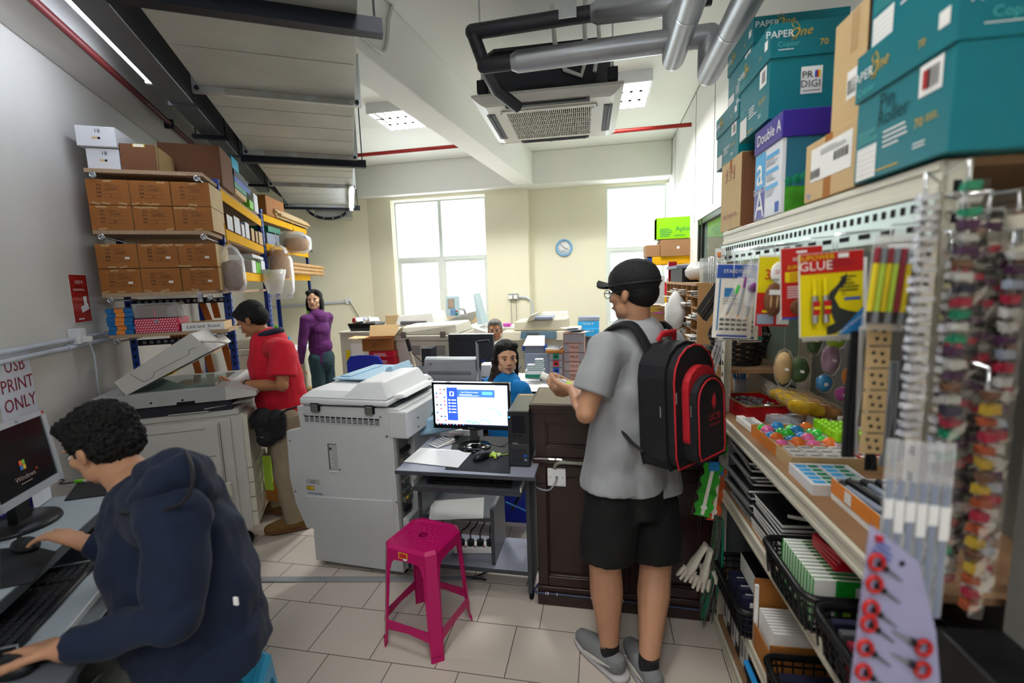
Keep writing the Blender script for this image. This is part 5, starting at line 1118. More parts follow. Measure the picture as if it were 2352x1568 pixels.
m.decal((0,w*.78,h*.72),X,Z3,w*.40,h*.52,'da_blue');m.text('a',.14,(-.001,w*.78,h*.72),X,Z3,'white_ink');m.decal((0,w*.78,h*.24),X,Z3, w*.40, h*.46, 'da_navy');m.text('A',.12,(-.001,w*.76,h*.2),X,Z3,'white_ink');m.text('Double A',.026,(-.001,w*.78,h*.43),X,Z3, 'white_ink')
for k in range(3):m.decal((0,w*.33,h*(.86-k*.22)),X,Z3,w*.44,.012,'da_blue');m.lines((0, w*.33, h*(.77-k*.22)),X,Z3,w*.4,h*.1, 3,'grey_plastic')
m.decal((0,w*.12,h*.1),X,Z3,.03,.03,'blue_ink');m.quad((.01,-.0004, 0.0),(d,-.0004, 0),(d,-.0004,h*.35),(.01,-.0004,h*.35),'grass_green');m.quad((.01,-.0004,h*.35),(d,-.0004,h*.35),(d,-.0004,h), (.01,-.0004,h), 'sky_print')
for k in range(8):m.ball((.02+k*.022,-.001,h*.42+(k%3)*.006),(.012,.001, .014),'green_card',8)
m.build('box_body',T,bevel=.002);m=MB();m.box(-.004,d+.004,-.004,w+.004,h,h+.075, 'purple_lid');m.text('Double A',.048,(-.005,w*.45,h+.037),X,Z3,'white_ink');m.build('box_lid', T,bevel=.002)
def f2(m,w,d,h):
 X=-Y3;m.decal((0,w*.5,h*.5),X, Z3,.035,h,'carton',.0005);m.decal((0,w*.46,h*.6),X,Z3,w*.8,h*.55,'paper',.001);m.barcode((0,w*.75,h*.45),X,Z3,w*.2,h*.14,off=.002);m.barcode((0,w*.25,h*.6),X,Z3,w*.25,h*.14,off=.002);m.lines((0,w*.4,h*.76),X, Z3,w*.5,h*.1,3,'grey_plastic',.002);m.text('hp',.022,(0,w*.88,h*.12),X,Z3,'ream_blue')
cartonK('brown carton with a large white shipping label on the rack top',.572,1.125,1.776,.23, .26,.145,f2,'carton_pale','carton_dark')
def f3(m,w,d,h):X=-Y3;m.decal((0,w*.35,h*.35),X, Z3,.04, .06,'paper');m.barcode((0,w*.35,h*.33),X,Z3,.03,.03,off=.002);m.decal((0,w*.35,h*.8),X,Z3,.03,h*.35,'tape_clear',.0006)
cartonK('tall pale carton standing on the shipping label carton',.585, 1.135,1.922,.13,.26,.24,f3,'carton_pale','carton_dark')
# ---- packs on hooks
def hook(m,s,t, z):
 pts=[Vector((s+(.555-s)*f,t+.0,1.672+(z-1.672)*f2))for f, f2 in((1,0),(.9,-.6),(.4,-.2),(.15,.6),(0,1))];m.tube(pts,.0013,'chrome',5)
def pack(label,px,t,th, fn,name='blister_pack',cat='pack',base='paper',group=None):
 """px: four photo corners (tl, tr, br, bl) of a hanging card at rack depth t"""
 Q=[toK(KT(x,y,t))for x,y in px];c=sum(Q, Vector())/4;X=((Q[1]-Q[0])+(Q[2]-Q[3]));X.y=0;X.normalize();Z=Vector((-X.z,0,X.x))
 w=((Q[1]-Q[0]).length+(Q[2]-Q[3]).length)/2;h=((Q[0]-Q[3]).length+(Q[1]-Q[2]).length)/2;O=Vector((c.x,t,c.z));m=MB()
 m.M=Matrix(((X.x,0, Z.x,0), (0,1,0,0),(X.z,0,Z.z,0),(0, 0,0,1)))
 m.box(-w/2, w/2,0,th,-h/2,h/2,base);fn(m,w, h);m.M=None
 top=Vector((0,0,h/2));hz=1.672-O.z
 m.tube([(0,th/2,h/2-.008),(0.0, th/2,h/2+.008),(0, th/2,max(hz,h/2+.012)),(.566-O.x, th/2+(min(2.04,max(.88,O.y))-O.y),max(hz,h/2+.006)+.004)],.0013,'chrome',5)
 return kt(m,name,label,cat,group,O)
D_=lambda m,w, h,u,v, a,b,c, o=.001:m.decal((w*(u-.5),0,h*(v-.5)),X3,Z3,w*a,h*b,c,o)
mat('glue_red','#b8211f', .35,var=0);mat('glue_yellow','#e3cf12',.35,var=0);mat('glue_white','#f1efe8',.35, var=0);mat('gator','#2f3331',.5, var=.1);mat('foil','#c8cacd',.2, .9)
def F_supower(m,w,h):
 D_(m,w,h,.5,.5,.98,.98,'glue_yellow');D_(m,w,h,.5,.875, .98,.24,'glue_red',.002);T_=lambda t,s,u,v,c,k=1:m.text(t,s,(w*(u-.5),0,h*(v-.5)),X3,Z3,c,k,off=.0035)
 T_('SUPOWER', h*.085,.26,.945,'glue_yellow');T_('GLUE',h*.15,.25,.845,'glue_white',1);m.lines((w*.18,-.002,h*.37),X3,Z3,w*.45,h*.11,4,'maroon_ink');D_(m, w,h,.68,.95,.16,.05,'paper',.003)
 for u in(.2, .37):
  x=w*(u-.5);m.cyl((x, -.012,-h*.32), (x,-.012,h*.0),w*.05,'foil',10);m.cyl((x,-.012,h*.0),(x, -.012,h*.2),w*.036,'glue_yellow',10);m.box(x-w*.05,x+w*.05,-.0195,-.018,-h*.22,-h*.06,'glue_red');m.decal((x,-.0198,-h*.14),X3,Z3,w*.1,h*.03,'glue_yellow')
 poly=[(.42, .02),(.55,.03), (.9,.18),(.98,.26),(.75,.3),(.62,.34),(.54,.46),(.62,.56),(.72,.62),(.74,.74),(.66,.70),(.60,.62),(.46,.52),(.45,.4),(.5,.26),(.55,.16),(.42,.12)]
 m.add([(w*(u-.5),-.003,h*(v-.5))for u, v in poly],[tuple(range(len(poly)))],'gator');m.add([(w*(u-.5),-.0036,h*(v-.5))for u,v in((.58,.02),(.99,.02),(.99,.34))], [(0,1,2)],'ream_blue');m.text('VALUE TWIN PACK',h*.04,(w*.3,-.004,-h*.36),Vector((1,0,.8)),Vector((-.8,0,1)),'white_ink')
 T_('10',h*.05,.68, .5,'ink');m.lines((w*.28,-.002,h*.12),X3,Z3,w*.3, h*.2,5,'ink');D_(m,w,h,.82, .44,.25,.03,'blue_ink', .003)
pack('yellow and red super glue blister card with two tubes on a hook', ((1832,583),(1981,574), (1985,765),(1840,778)), 1.0,.003,F_supower)
pack('white backing card hanging just behind the yellow glue card',((1842,600),(1990,590),(1990,778), (1846,785)),1.04,.002,lambda m, w,h:m.lines((0, 0,-h*.4),X3,Z3,w*.6,h*.1,3,'blue_ink'))
def F_selley(m,w,h):
 D_(m,w,h,.5,.5,.98,.98,'glue_red');m.text('SELLEYS',h*.07,(0,0, h*.33),X3,Z3, 'glue_white',off=.003);m.text('SUPA GLUE', h*.075,(0,0,h*.22), X3,Z3,'glue_yellow',off=.003);D_(m,w,h,.4,.59,.6,.14,'glue_yellow',.002);m.lines((-w*.05,0, h*.09),X3,Z3, w*.5,h*.12,4,'glue_red',.003);m.lines((0,0, -h*.12),X3,Z3,w*.7, h*.18, 5,'white_ink',.002)
 m.ball((0,-.004,-h*.33),(w*.3,.004,h*.13),'carton_dark',12);D_(m,w,h, .75,.1, .2,.08, 'red_ink',.003);D_(m,w, h,.5,.01,.98,.03,'blue_ink',.003);D_(m,w,h,.5,.93,.25,.03, 'white_ink',.002)
pack('dark red glue card headed Selleys Supa Glue',((1788,570),(1886,563),(1892,727),(1798, 734)),1.12,.003,F_selley)
def F_3sec(m,w,h):
 D_(m,w,h,.5,.72,.98,.5,'glue_yellow');D_(m,w,h,.5,.24,.98,.48, 'glue_red',.001);m.ball((w*.15, -.002,h*.25),(w*.3,.002,h*.16),'glue_white',14);m.text('3',h*.2, (-w*.22,0,h*.22),X3,Z3,'glue_red',off=.005);m.text('SEC',h*.08,(w*.12,0,h*.26),X3,Z3,'glue_red',off=.005);m.text('Super Glue', h*.06, (w*.12,0,h*.16),X3, Z3,'ink',off=.005)
 m.ball((0,-.005,-h*.12),(w*.3,.005,h*.24),'carton_dark',12);m.ball((-w*.1,-.01,-h*.15),(w*.02,.003,h*.1),'carton_pale',8);m.ball((w*.08,-.01,-h*.15),(w*.02,.003,h*.1),'carton_pale',8);D_(m,w, h,.5,.48,.35,.07,'paper',.012);D_(m,w,h,.3, .1,.5,.14,'grey_card',.003);D_(m,w,h, .8,.16, .35,.26,'paper',.004);D_(m,w,h,.35,.21,.35,.03,'glue_yellow',.006)
pack('yellow and red card of three second super glue with a brown animal',((1752,588),(1822,582),(1812,752),(1724,745)),1.28, .003,F_3sec)
def F_sta(m,w,h):
 D_(m,w,h,.5,.9,1, .18,'blue_ink');m.text('STAEDTLER',h*.065,(0,0,h*.4),X3,Z3, 'white_ink',off=.003);D_(m,w,h, .1,.45, .04,.7, 'ream_blue');D_(m,w,h,.35,.62, .25,.12,'ream_blue',.002);D_(m, w,h,.8,.76,.22,.05,'blue_ink',.002)
 for i in range(5):
  for k in range(7):m.box(w*(.16+i*.15-.5),w*(.16+i*.15+.1-.5), -.004,0,h*(.08+k*.032-.5),h*(.098+k*.032-.5),'copier_line' if k%2 else 'white_ink')
 D_(m,w,h,.5,.03,.8,.025,'blue_ink',.002);m.lines((-w*.05,0,0),X3,Z3,w*.5,h*.1,3,'grey_plastic',.002);m.box(-w/2, w/2,-.006,-.005,-h/2,h/2, 'wrap_film')
pack('white and blue eraser packet hanging at the far end of the hook rail',((1647,606),(1738,606),(1724,778), (1637,774)),1.5,.006,F_sta)
pack('second white eraser packet behind the first',((1660,612),(1748,608),(1740,782),(1650, 780)),1.54,.005,F_sta)
pack('red and green edged packet behind the eraser packets',((1690,630),(1752,625),(1748,785),(1698, 786)),1.6,.004, lambda m,w,h:(D_(m,w,h,.5,.5,.98,.98,'red_ink'),D_(m,w,h,.5,.05,.98,.06, 'green_card',.002)))
def F_pen(cap):
 def f(m,w,h):
  m.box(-w/2,w/2,-.008, -.007,-h/2,h/2,'wrap_film');m.cyl((0,-.006,-h*.42),(0,-.006,h*.1),w*.16,'grey_plastic',10);m.cyl((0,-.006,h*.1),(0, -.006,h*.3),w*.18,cap,10);m.cyl((0, -.006,-h*.46), (0,-.006,-h*.42),w*.1,'box_orange',8)
 return f
mat('bright_green','#2fb336',.3);mat('violet','#7a2a7e',.35);mat('pink_plastic','#e0559e',.35)
pack('correction pen with a bright green cap in a clear pouch',((1688, 632),(1706,638),(1680,732),(1664,726)),1.42,.001,F_pen('bright_green'), base='clear_bag')
pack('purple marker pouch hanging beside the green capped pen',((1704, 610),(1722,612),(1704,735),(1688,732)),1.4,.001,F_pen('violet'),base='clear_bag')
pack('clear pouch with a blue marker next to the purple one',((1722,620),(1738,622),(1724,738),(1708,736)),1.38,.001,F_pen('blue_ink'),base='clear_bag')
def F_tape(m,w,h):
 for r in(.36,.3):m.lathe([(w*r,-.006),(w*r+.003,0),(w*r,.006)],'clear_bag' if r==.36 else 'violet',(0,-.008,0),n=20, M=Matrix.Rotation(pi/2,4,'X'))
pack('roll of clear tape in a crinkled pouch',((1716,602),(1752,600),(1745, 705),(1712,702)),1.35,.002,F_tape,base='clear_bag')
def F_hl(m,w,h):
 D_(m,w,h,.5,.9,.98,.18,'clear_bag')
 for i in range(6):x=-w*.4+i*w*.16;c=('glue_yellow','lime_plastic','glue_yellow','lime_plastic', 'maroon_ink','glue_yellow')[i];m.cyl((x,-.004,-h*.3),(x,-.004,h*.2),w*.075, c,8);m.cyl((x,-.004,h*.2),(x,-.004,h*.36), w*.07, ('maroon_ink','grey_card')[i%2], 8);m.cyl((x,-.004,-h*.42),(x, -.004,-h*.3),w*.06,('ink','grey_card')[i%2],8)
 m.box(-w/2, w/2,-.014,-.013,-h/2,h/2, 'wrap_film')
pack('packet of yellow highlighter pens hanging near the corner post',((2004,542),(2092,535),(2082,765),(1985,752)),.87,.002,F_hl,base='clear_bag')
def F_grey(m,w,h):m.box(-w/2,w/2,-.003,0,-h/2,h/2,'wrap_film')
for k in range(4):pack('dark grey ruler pouch fanned out beside the far post, %s'%('outermost', 'second','third','innermost')[k], tuple((x+k*5, y+k*6)for x, y in((1634,640),(1642,645),(1622,726), (1608,718))),1.98+k*.01,.001,F_grey, base='copier_line')
pack('pale pouch with an orange logo high on the far post',((1643,570),(1665, 570),(1665,600),(1643,602)),2.0,.002,lambda m, w,h:D_(m,w,h, .4,.5,.4,.4,'box_orange'))
pack('pack of scissors with light blue handles by the far post',((1634,775),(1657,779),(1648, 882),(1628,876)),1.99,.002,lambda m,w, h:(D_(m,w,h,.3,.6,.12,.5,'foil'),D_(m,w,h, .6,.6,.12,.5,'foil'),m.lathe([(w*.17, -.004),(w*.24, 0),(w*.17,.004)],'da_blue',(-w*.15,-.006,-h*.28),n=14,M=None),m.ball((-w*.15,-.006,-h*.28),(w*.17,.004,h*.13),'da_blue',10),m.ball((w*.18,-.006,-h*.28),(w*.17,.004,h*.13), 'da_blue',10)),base='clear_bag')
# craft foam strips
mat('foam_pink','#c553b0',.6);mat('foam_green','#2fae2b',.6);mat('foam_orange','#dc5d1c',.6);mat('foam_blue','#1f86d0',.5)
def strip(label,pts,t,wd,c,scal=True,white=True,name='craft_strip',cat='craft strip'):
 A,B=[toK(KT(*p,t))for p in pts];m=MB();L=(A-B).length;dx=(B-A).normalized();px=Vector((-dx.z,0,dx.x));n_=14;l,r=[],[]
 for i in range(n_+1):
  f=i/n_;k=wd*(1+(.22*sin(f*pi*8)if scal else 0));p=(B-A)*f;l.append(p+px*k);r.append(p-px*k)
 for i in range(n_):m.slab([l[i],l[i+1],r[i+1],r[i]],(0,.004,0),c)
 if white:m.slab([px*.007,(B-A)*.97+px*.007,(B-A)*.97-px*.007,-px*.007],(0,-.001,0),'paper');m.slab([dx*L*.8+px*.012,dx*L*.86+px*.012,dx*L*.86-px*.012,dx*L*.8-px*.012],(0,-.002,0),'white_ink')
 m.slab([px*wd*1.3, (B-A)+px*wd*1.3,(B-A)-px*wd*1.3,-px*wd*1.3],(0,-.003,0),'wrap_film');m.box(-wd*.6,wd*.6,-.004,.0,-.03,.01,'foam_blue')
 return kt(m,name,label,cat,None,A)
strip('magenta scalloped craft foam strip hanging below a blue tab',((1648,930),(1628, 1050)),1.93,.026,'foam_pink')
strip('bright green scalloped craft foam strip hanging lowest',((1640, 1065),(1612,1185)),1.94,.034,'foam_green')
strip('orange craft foam strip behind the lowest green strip', ((1652,1075),(1638,1195)),1.97, .028,'foam_orange')
strip('narrow green foam strip left of the magenta one' if False else 'narrow green foam strip tilted beside the backpack',((1636,928),(1618,1000)), 1.90,.012,'foam_green')
strip('green foam strip between the magenta strip and the rack post',((1662,985),(1660,1045)), 1.99,.018,'foam_green',white=False)
mat('feather','#4a4b3c',.8,var=.3,vs=30);mat('glove_white','#cfc9bd',.9,bump=.3)
m=MB()
A=toK(KT(1650,1190,1.93))
for k in range(46):
 a=random.uniform(-.03,.04);b=random.uniform(-.03,.03);l=random.uniform(.28, .50);m.tube([(a*.4,b,0),(a*.4+random.uniform(-.03,.005),b,-l*.5), (a-.02-l*.05,b,-l)],[.0035,.006,.001],('feather','copier_line','feather','green_card')[k%4],4)
kt(m,'dried_grass_bundle','bundle of thin dark dried stems hanging under the craft strips','dried stems',None,A)
def glove(label,A,ang):
 m=MB();R=Matrix.Rotation(ang,4,'Y')
 m.M=R;m.tube([(0,0,0),(0, 0,-.06),(0,0,-.10),(0,0,-.14)],[.022,.024,.034,.03],'glove_white',10,flat=.5)
 for k in range(4):x=-.024+k*.016;m.tube([(x,0,-.13),(x*1.2,0,-.17),(x*1.3,0,-.20+abs(k-1.5)*.008)],[.009,.009,.006],'glove_white',8)
 m.tube([(.03, 0,-.09),(.05,0,-.12),(.055,0, -.145)], [.01,.009,.006],'glove_white',8);m.M=None
 return kt(m,'work_glove',label,'glove','white knitted gloves',A)
glove('white knitted glove hanging lower, closest to the stems',toK(KT(1632,1262,1.9)),.2);glove('white knitted glove hanging out towards the counter',toK(KT(1622,1250,1.93)),.5)
# ---- main shelf goods
zs1=1.0105
mat('tin_red','#a3121b',.25,.3);mat('tin_gold','#8a6a3c', .35,.5);mat('clear_plastic','#dfe6ea',.1,alpha=.45);mat('candy','#b3a18c',.3,.3, var=.5,vs=120)
T=ke('metal_tin','red rectangular metal tin full of foil sweets at the shelf end','tin',(.70, 2.03,zs1),.15)
m=MB();w=.085
for a,b,c,d in((-w,w, -.11,-.107),(-w,w,.107,.11),(-w,-w+.003,-.107,.107),(w-.003,w,-.107,.107)):m.box(a,b,c, d,0,.065,'tin_red')
m.box(-w,w,-.11,.11,0, .003,'tin_gold');m.tube([(-w,-.11,.065), (w,-.11,.065),(w,.11,.065),(-w,.11,.065)],.004,'tin_gold',6, closed=True);m.build('tin_body',T,bevel=.004)
m=MB()
for k in range(90):m.box(-.011,.011,-.005,.005,-.004,.004,random.choice(['foil','foil','chrome','copier_line']),M=Matrix.Translation((random.uniform(-.07,.07),random.uniform(-.09,.09),.045+random.uniform(-.01,.012)))@Matrix.Rotation(random.uniform(0,6),4,'Z')@Matrix.Rotation(random.uniform(-.6,.6),4,'X'))
o=m.build('foil_sweets', T);o['kind']='stuff'
m=MB();m.box(-.03,.03, -.085,.085,0,.022,'paper');m.lines((0,0,.022), X3,Y3,.04,.1,6,'grey_plastic');kt(m,'note_pad','thick white note pad at the shelf edge before the red tin','note pad',None,(.635,1.85,zs1), .001,.05)
for i in range(4):m=MB();m.box(-.032,.032,-.055,.055,0,.016,'clear_plastic');m.box(-.025,.025,-.045,.045,.003, .012,'grey_card');m.decal((0,0,.016),X3,Y3,.03,.012,'paper');kt(m,'plastic_case','clear plastic case of clips, %s of the four behind the note pad'%('near left' if False else('bottom front','bottom back','top front','top back')[i]),'case','clear plastic cases',(.74+(i%2)*.075,1.90+(i%2)*.0,zs1+(i//2)*.0165)if i<2 else(.74+(i%2)*.075,1.92,zs1+.0165),0,.1)
# sweets bags
mat('sweet_yellow','#d8ad1c',.35, var=.3,vs=40);mat('wrap_brown','#a4723e', .4,var=.3,vs=40)
for k in range(9):
 m=MB();m.ball((0,0,.025),(.016,.05,.028), ('sweet_yellow','sweet_yellow','wrap_brown')[k%3],12);m.ball((0,0,.03),(.019,.058,.036),'wrap_film',12);m.tube([(0,.05, .035),(0,.075,.05)],[.006,.016],'wrap_film',6);kt(m,'sweet_bag','small %s sweet bag in clear wrap, number %s from the red tin'%(('yellow','yellow','brown')[k%3],('one','two','three','four','five','six', 'seven', 'eight', 'nine')[k]),'sweets','small sweet bags behind the shelf front',(.80+(k%3)*.035,2.03-k*.03,zs1+.056),0,.6)
m=MB();m.box(.835,.905,1.78,2.0,zs1,zs1+.055,'carton');kt(m,'cardboard_box', 'low brown box the sweet bags lie on','box')
m=MB();m.box(0,.09,0, .10,0,.003,'clear_plastic')
for a,b,c,d in((0,.09,0,.002),(0,.09,.098,.10),(0, .002,0, .10),(.088,.09, 0,.10)):m.box(a,b,c,d,0,.06, 'clear_plastic')
for k in range(60):m.box(-.009,.009,-.004,.004,-.003,.003,random.choice(['foil','violet','ink','glue_white','maroon_ink']), M=Matrix.Translation((random.uniform(.01,.08),random.uniform(.01,.09),random.uniform(.03,.058)))@Matrix.Rotation(random.uniform(0,6),4,'Z'))
o=kt(m,'sweet_tub','clear tub of dark wrapped sweets behind the capsule tray','tub', None,(.82,1.735,zs1),0,.0)
# tray of capsule balls
def tray(label,s,t,w,d,h,c,rz=0,name='open_tray',inner=None,z=zs1,th=.003):
 T=ke(name,label,'tray',(s, t,z),rz);m=MB();i=inner or c
 for a,b,e,f in((0, w,0,th),(0,w, d-th,d),(0,th,th,d-th),(w-th,w, th,d-th)):m.box(a,b,e,f,0,h,c)
 m.box(th,w-th,th,d-th,0,th,i);m.build('tray_body',T);return T
tray('orange and black tray holding the shiny capsule balls',.605,1.545,.20,.215,.04,'box_orange',.02,inner='ink')
bc=[('bright_green','green'),('foam_blue','blue'),('pink_plastic','pink'),('box_orange','orange')]
for c,n_ in bc:mat('shiny_'+n_, {'green':'#2cc437','blue':'#2b8fd6','pink':'#e86aa6','orange':'#f07a30'}[n_],.08, coat=1)
pos=[(i,j)for j in range(5)for i in range(4)]
proto=None
for k,(i,j)in enumerate(pos):
 n_=('pink', 'orange','pink', 'orange','orange','blue','pink', 'green', 'blue','green','blue','green','pink','green','blue','green','green','blue','green','orange')[k]
 m=MB();m.ball((0,0,0),.0225,'shiny_'+n_, 16);m.lathe([(.0227,-.0015),(.0232,0),(.0227,.0015)],'white_plastic',n=16)
 kt(m,'capsule_ball','shiny %s capsule ball, %s across in the %s row of the orange tray'%(n_,('first','second','third','fourth')[i], ('nearest','second','middle','fourth','back')[j]),'ball', 'shiny capsule balls in the orange tray',(.632+i*.048,1.572+j*.0405,zs1+.027+(.01 if(i+j)%2 else 0)))
# green capped glue bottles
mat('cap_green','#9be01a',.3);mat('label_pink','#e9d6de',.4)
gb=ke('glue_bottle','glue bottle','bottle',(0,0,0));m=MB();m.box(-.0105,.0105,-.0105, .0105,0,.05,'label_pink');m.box(-.009,.009,-.0112,-.0105,.008,.035,'white_ink');m.box(-.0112,-.0105,-.009,.009, .008,.035,'white_ink');m.text('r',.014,(-.0113,0,.02),-Y3,Z3,'ink');m.build('bottle_body',gb,bevel=.003);m=MB();m.box(-.0105,.0105,-.0105,.0105,.051, .085,'cap_green');m.build('cap',gb,bevel=.005)
first=True
for i in range(4):
 for j in range(7):
  if i>=2 and j>5:continue
  p=MK@Vector((.790+i*.0225,1.55+j*.0235,zs1));lab='green capped glue bottle, %s from the edge in the %s row of its block'%(('first','second','third','fourth')[i],('nearest','second','third','fourth','fifth','sixth','farthest')[j])
  if first:gb.matrix_world=Matrix.Translation(p)@Matrix.Rotation(KA,4,'Z');gb['label']=lab;gb['group']='green capped glue bottles';first=False
  else:copytree(gb, p,KA,lab)
for k in range(3):m=MB();m.box(0,.05,0,.03,0, .055,('blue_ink','violet','box_orange')[k]);m.box(.005,.045,-.001,0,.01, .05,'pink_plastic');kt(m,'ink_box',('blue','violet','orange')[k]+' and pink little box behind the glue bottles','box',None,(.80,1.735+k*.032,zs1+.0),.001)if False else None
# tray of erasers, red boxes
tray('brown cardboard tray of small white eraser boxes',.605, 1.435,.30,.155, .042,'carton_pale',0)
for i in range(6):
 for j in range(4):
  red=i>3;m=MB();m.box(0,.036,0,.031,0,.026,'red_ink' if red else 'glue_white');m.decal((.018,.015,.026),X3,Y3,.03,.014,'paper' if red else 'grey_plastic')
  kt(m,'eraser_box','little %s box, %s column and %s row of the brown tray'%('red' if red else 'white',('first','second','third','fourth', 'fifth', 'sixth')[i],('nearest','second','third','back')[j]),'box','little boxes in the brown cardboard tray', (.622+i*.045, 1.446+j*.034, zs1+.012))
# teal tray of refill packs
tray('teal and white tray of blue labelled refill packs',.590,1.27,.155,.15, .03,'card_white',-.02,inner='green_card', th=.006)
for i in range(2):
 for j in range(5):m=MB();m.box(0,.065,0,.024,0,.022,'card_white');m.decal((.018,.012,.022),X3,Y3, .03,.018,'da_blue');m.decal((.05,.012,.022),X3, Y3,.025,.018,'green_card');kt(m,'refill_pack','white refill pack, %s in the %s column of the teal tray'%(('nearest','second', 'middle','fourth','farthest')[j], ('outer','inner')[i]),'pack','refill packs in the teal tray',(.598+i*.07,1.279+j*.0265,zs1+.007),.001)
# yellow front box with pens
T=tray('white box with a yellow front holding grey marker pens',.632,1.06,.13,.20,.055,'paper',0)
m=MB();m.box(-.002,0,0,.20,.018,.056,'box_orange');m.decal((-.002,.12,.037),-Y3,Z3,.03,.03, 'paper');m.build('yellow_front',T)
for k in range(7):m=MB();m.cyl((0,-.07, 0),(0,.05,0),.0085,('grey_card','black_plastic','grey_plastic')[k%3],10);m.cyl((0,.05, 0),(0,.075,0), .0092,'ink',10);kt(m,'marker_pen','%s marker lying in the yellow fronted box, %s from its front'%(('grey blue','black','grey')[k%3], ('first','second','third','fourth','fifth','sixth','seventh')[k]),'marker','markers in the yellow fronted box',(.648+k*.017,1.16, zs1+.05+(k%2)*.008),0,.1)
# wicker basket and pens beyond
mat('wicker','#1c1714',.6,var=.2,vs=60,bump=1,bs=80)
T=ke('wicker_basket','black wicker basket of coloured packets beside the far post','basket',(.70,2.25,1.19))
m=MB()
for k in range(12):r=.072+k*.0028;z=k*.012;m.tube([(r*1.25*cos(a),r*sin(a),z+.004*sin(8*a+k*pi))for a in[2*pi*q/28 for q in range(28)]],.0065,'wicker',6,closed=True)
m.lathe([(0,0),(.07,0)],'wicker',n=20);m.build('basket_body',T)
m=MB();m.tube([(.13*cos(a),0, .13+.1*sin(a))for a in[pi*q/12 for q in range(13)]], .006,'wicker',6);m.build('handle',T)
for k,c in enumerate(('blue_ink','violet', 'bright_green','pink_plastic','violet','foam_blue')):m=MB();m.box(-.05,.05,-.012,.012,-.003,.003,c);kt(m,'craft_packet','%s flat packet lying in the wicker basket, layer %s'%(('dark blue', 'violet','green','pink', 'purple','sky blue')[k],('one','two','three','four','five','six')[k]),'packet',None,(.69+(k%2)*.02,2.21+k*.015,1.33+.006*k),0,.3*k-.6)
m=MB();m.box(.60,.86,2.10,2.40,1.172, 1.188,'rack_board');kt(m,'side_shelf','small brown shelf under the wicker basket','shelf');
MB().box(S0+.1, S0+.104,2.1,2.4,1.0,1.17,'rack_cream')
def cup(label,px,t,c,r=.03,h=.08,n=12, name='pen_cup'):
 A=toK(KT(*px,t));T=ke(name,label, 'pen cup',A);m=MB();m.lathe([(0,0),(r,0),(r*1.1,h),(r,h), (r*.9, .004)],'clear_plastic',n=14);m.build('cup',T);m=MB()
 for k in range(n):a=2*pi*k/n;rr=r*.6;m.cyl((rr*cos(a),rr*sin(a),.01),(rr*1.7*cos(a)-.01,rr*1.7*sin(a),h*1.7+random.uniform(0,.02)),.0042,c,6);m.cyl((rr*1.7*cos(a)-.01,rr*1.7*sin(a),h*1.7),(rr*1.75*cos(a)-.01,rr*1.75*sin(a), h*1.7+.025),.0046,'foil',6)
 m.build('pens',T)['kind']='stuff'
cup('clear cup packed with blue pens behind the far post',(1700,905), 2.3,'ream_blue');cup('clear cup of black pens in front of the pigeonholes',(1620,868),2.3,'black_plastic',n=16)
m=MB();A=toK(KT(1655, 905,2.34));m.box(A.x-.13,A.x+.2,2.22,2.42,A.z-.02, A.z,'rack_board');m.box(A.x-.12,A.x+.19,2.23, 2.41,0, A.z-.02,'desk_side');kt(m,'stand','low stand behind the rack carrying the pen cups','stand')
# back panel area and items deeper on the shelf
mat('bag_green','#46603a',.5,var=.3,vs=30);mat('pastel_mix','#d59ab8',.3, var=.5,vs=25)
for(px, c,l,r)in(((1835,850), 'bag_green','olive green pouch with a white price tag',(.035,.02,.045)),((1908,825),'pastel_mix','pink and white pouch of craft shapes',(.028,.02,.05)),((1893,880),'shiny_blue','round blue spool pouch',(.026, .012,.03)),((1935,905), 'foam_pink','round multicoloured spool pouch',(.024,.012,.024)),((1947,865),'box_orange','orange and blue spool pouch',(.018, .01,.03)),((1800,845),'carton_pale','clear pouch of brown raffia', (.03,.02,.06)), ((1870,780),'bag_green', 'dark green dried leaf pouch',(.025,.015,.05)),((1920,780),'lime_plastic', 'yellow green streamer pouch',(.03,.015,.03))):
 A=toK(KT(*px,1.75));m=MB();m.ball((0,0,0),r,c,12);m.ball((0,-.003,0),tuple(v*1.2 for v in r),'wrap_film',12);m.decal((0,-r[1]*1.25,0),X3,Z3,.014,.01,'paper');m.tube([(0,0,r[2]),(0,0,max(.02,1.69-A.z))],.001, 'chrome',5);wob(m,.003, 60);kt(m,'craft_pouch',l+' hanging inside the rack','pouch',None,A)
for k in range(7):m=MB();m.cyl((0,0,0),(0,0,.07),.012,'clear_plastic',12);m.cyl((0,0,.004),(0,0,.05),.010, ('grey_card','ream_white','lime_plastic')[k%3],10);m.cyl((0,0,.07),(0,0,.082), .011,'violet' if k%2 else 'white_plastic',10);kt(m,'glitter_tube','clear tube of glitter, %s in the row behind the glue bottles'%('first','second','third','fourth','fifth','sixth','last')[k], 'tube','glitter tubes',(.885,1.55+k*.03,zs1))
mat('back_panel_grey','#6f6e68',.7)
m=MB();m.box(S1-.003, S1-.0, TA_+.04,TB_-.04,.1,1.6,'back_panel_grey');m.build('back_sheet',RR)
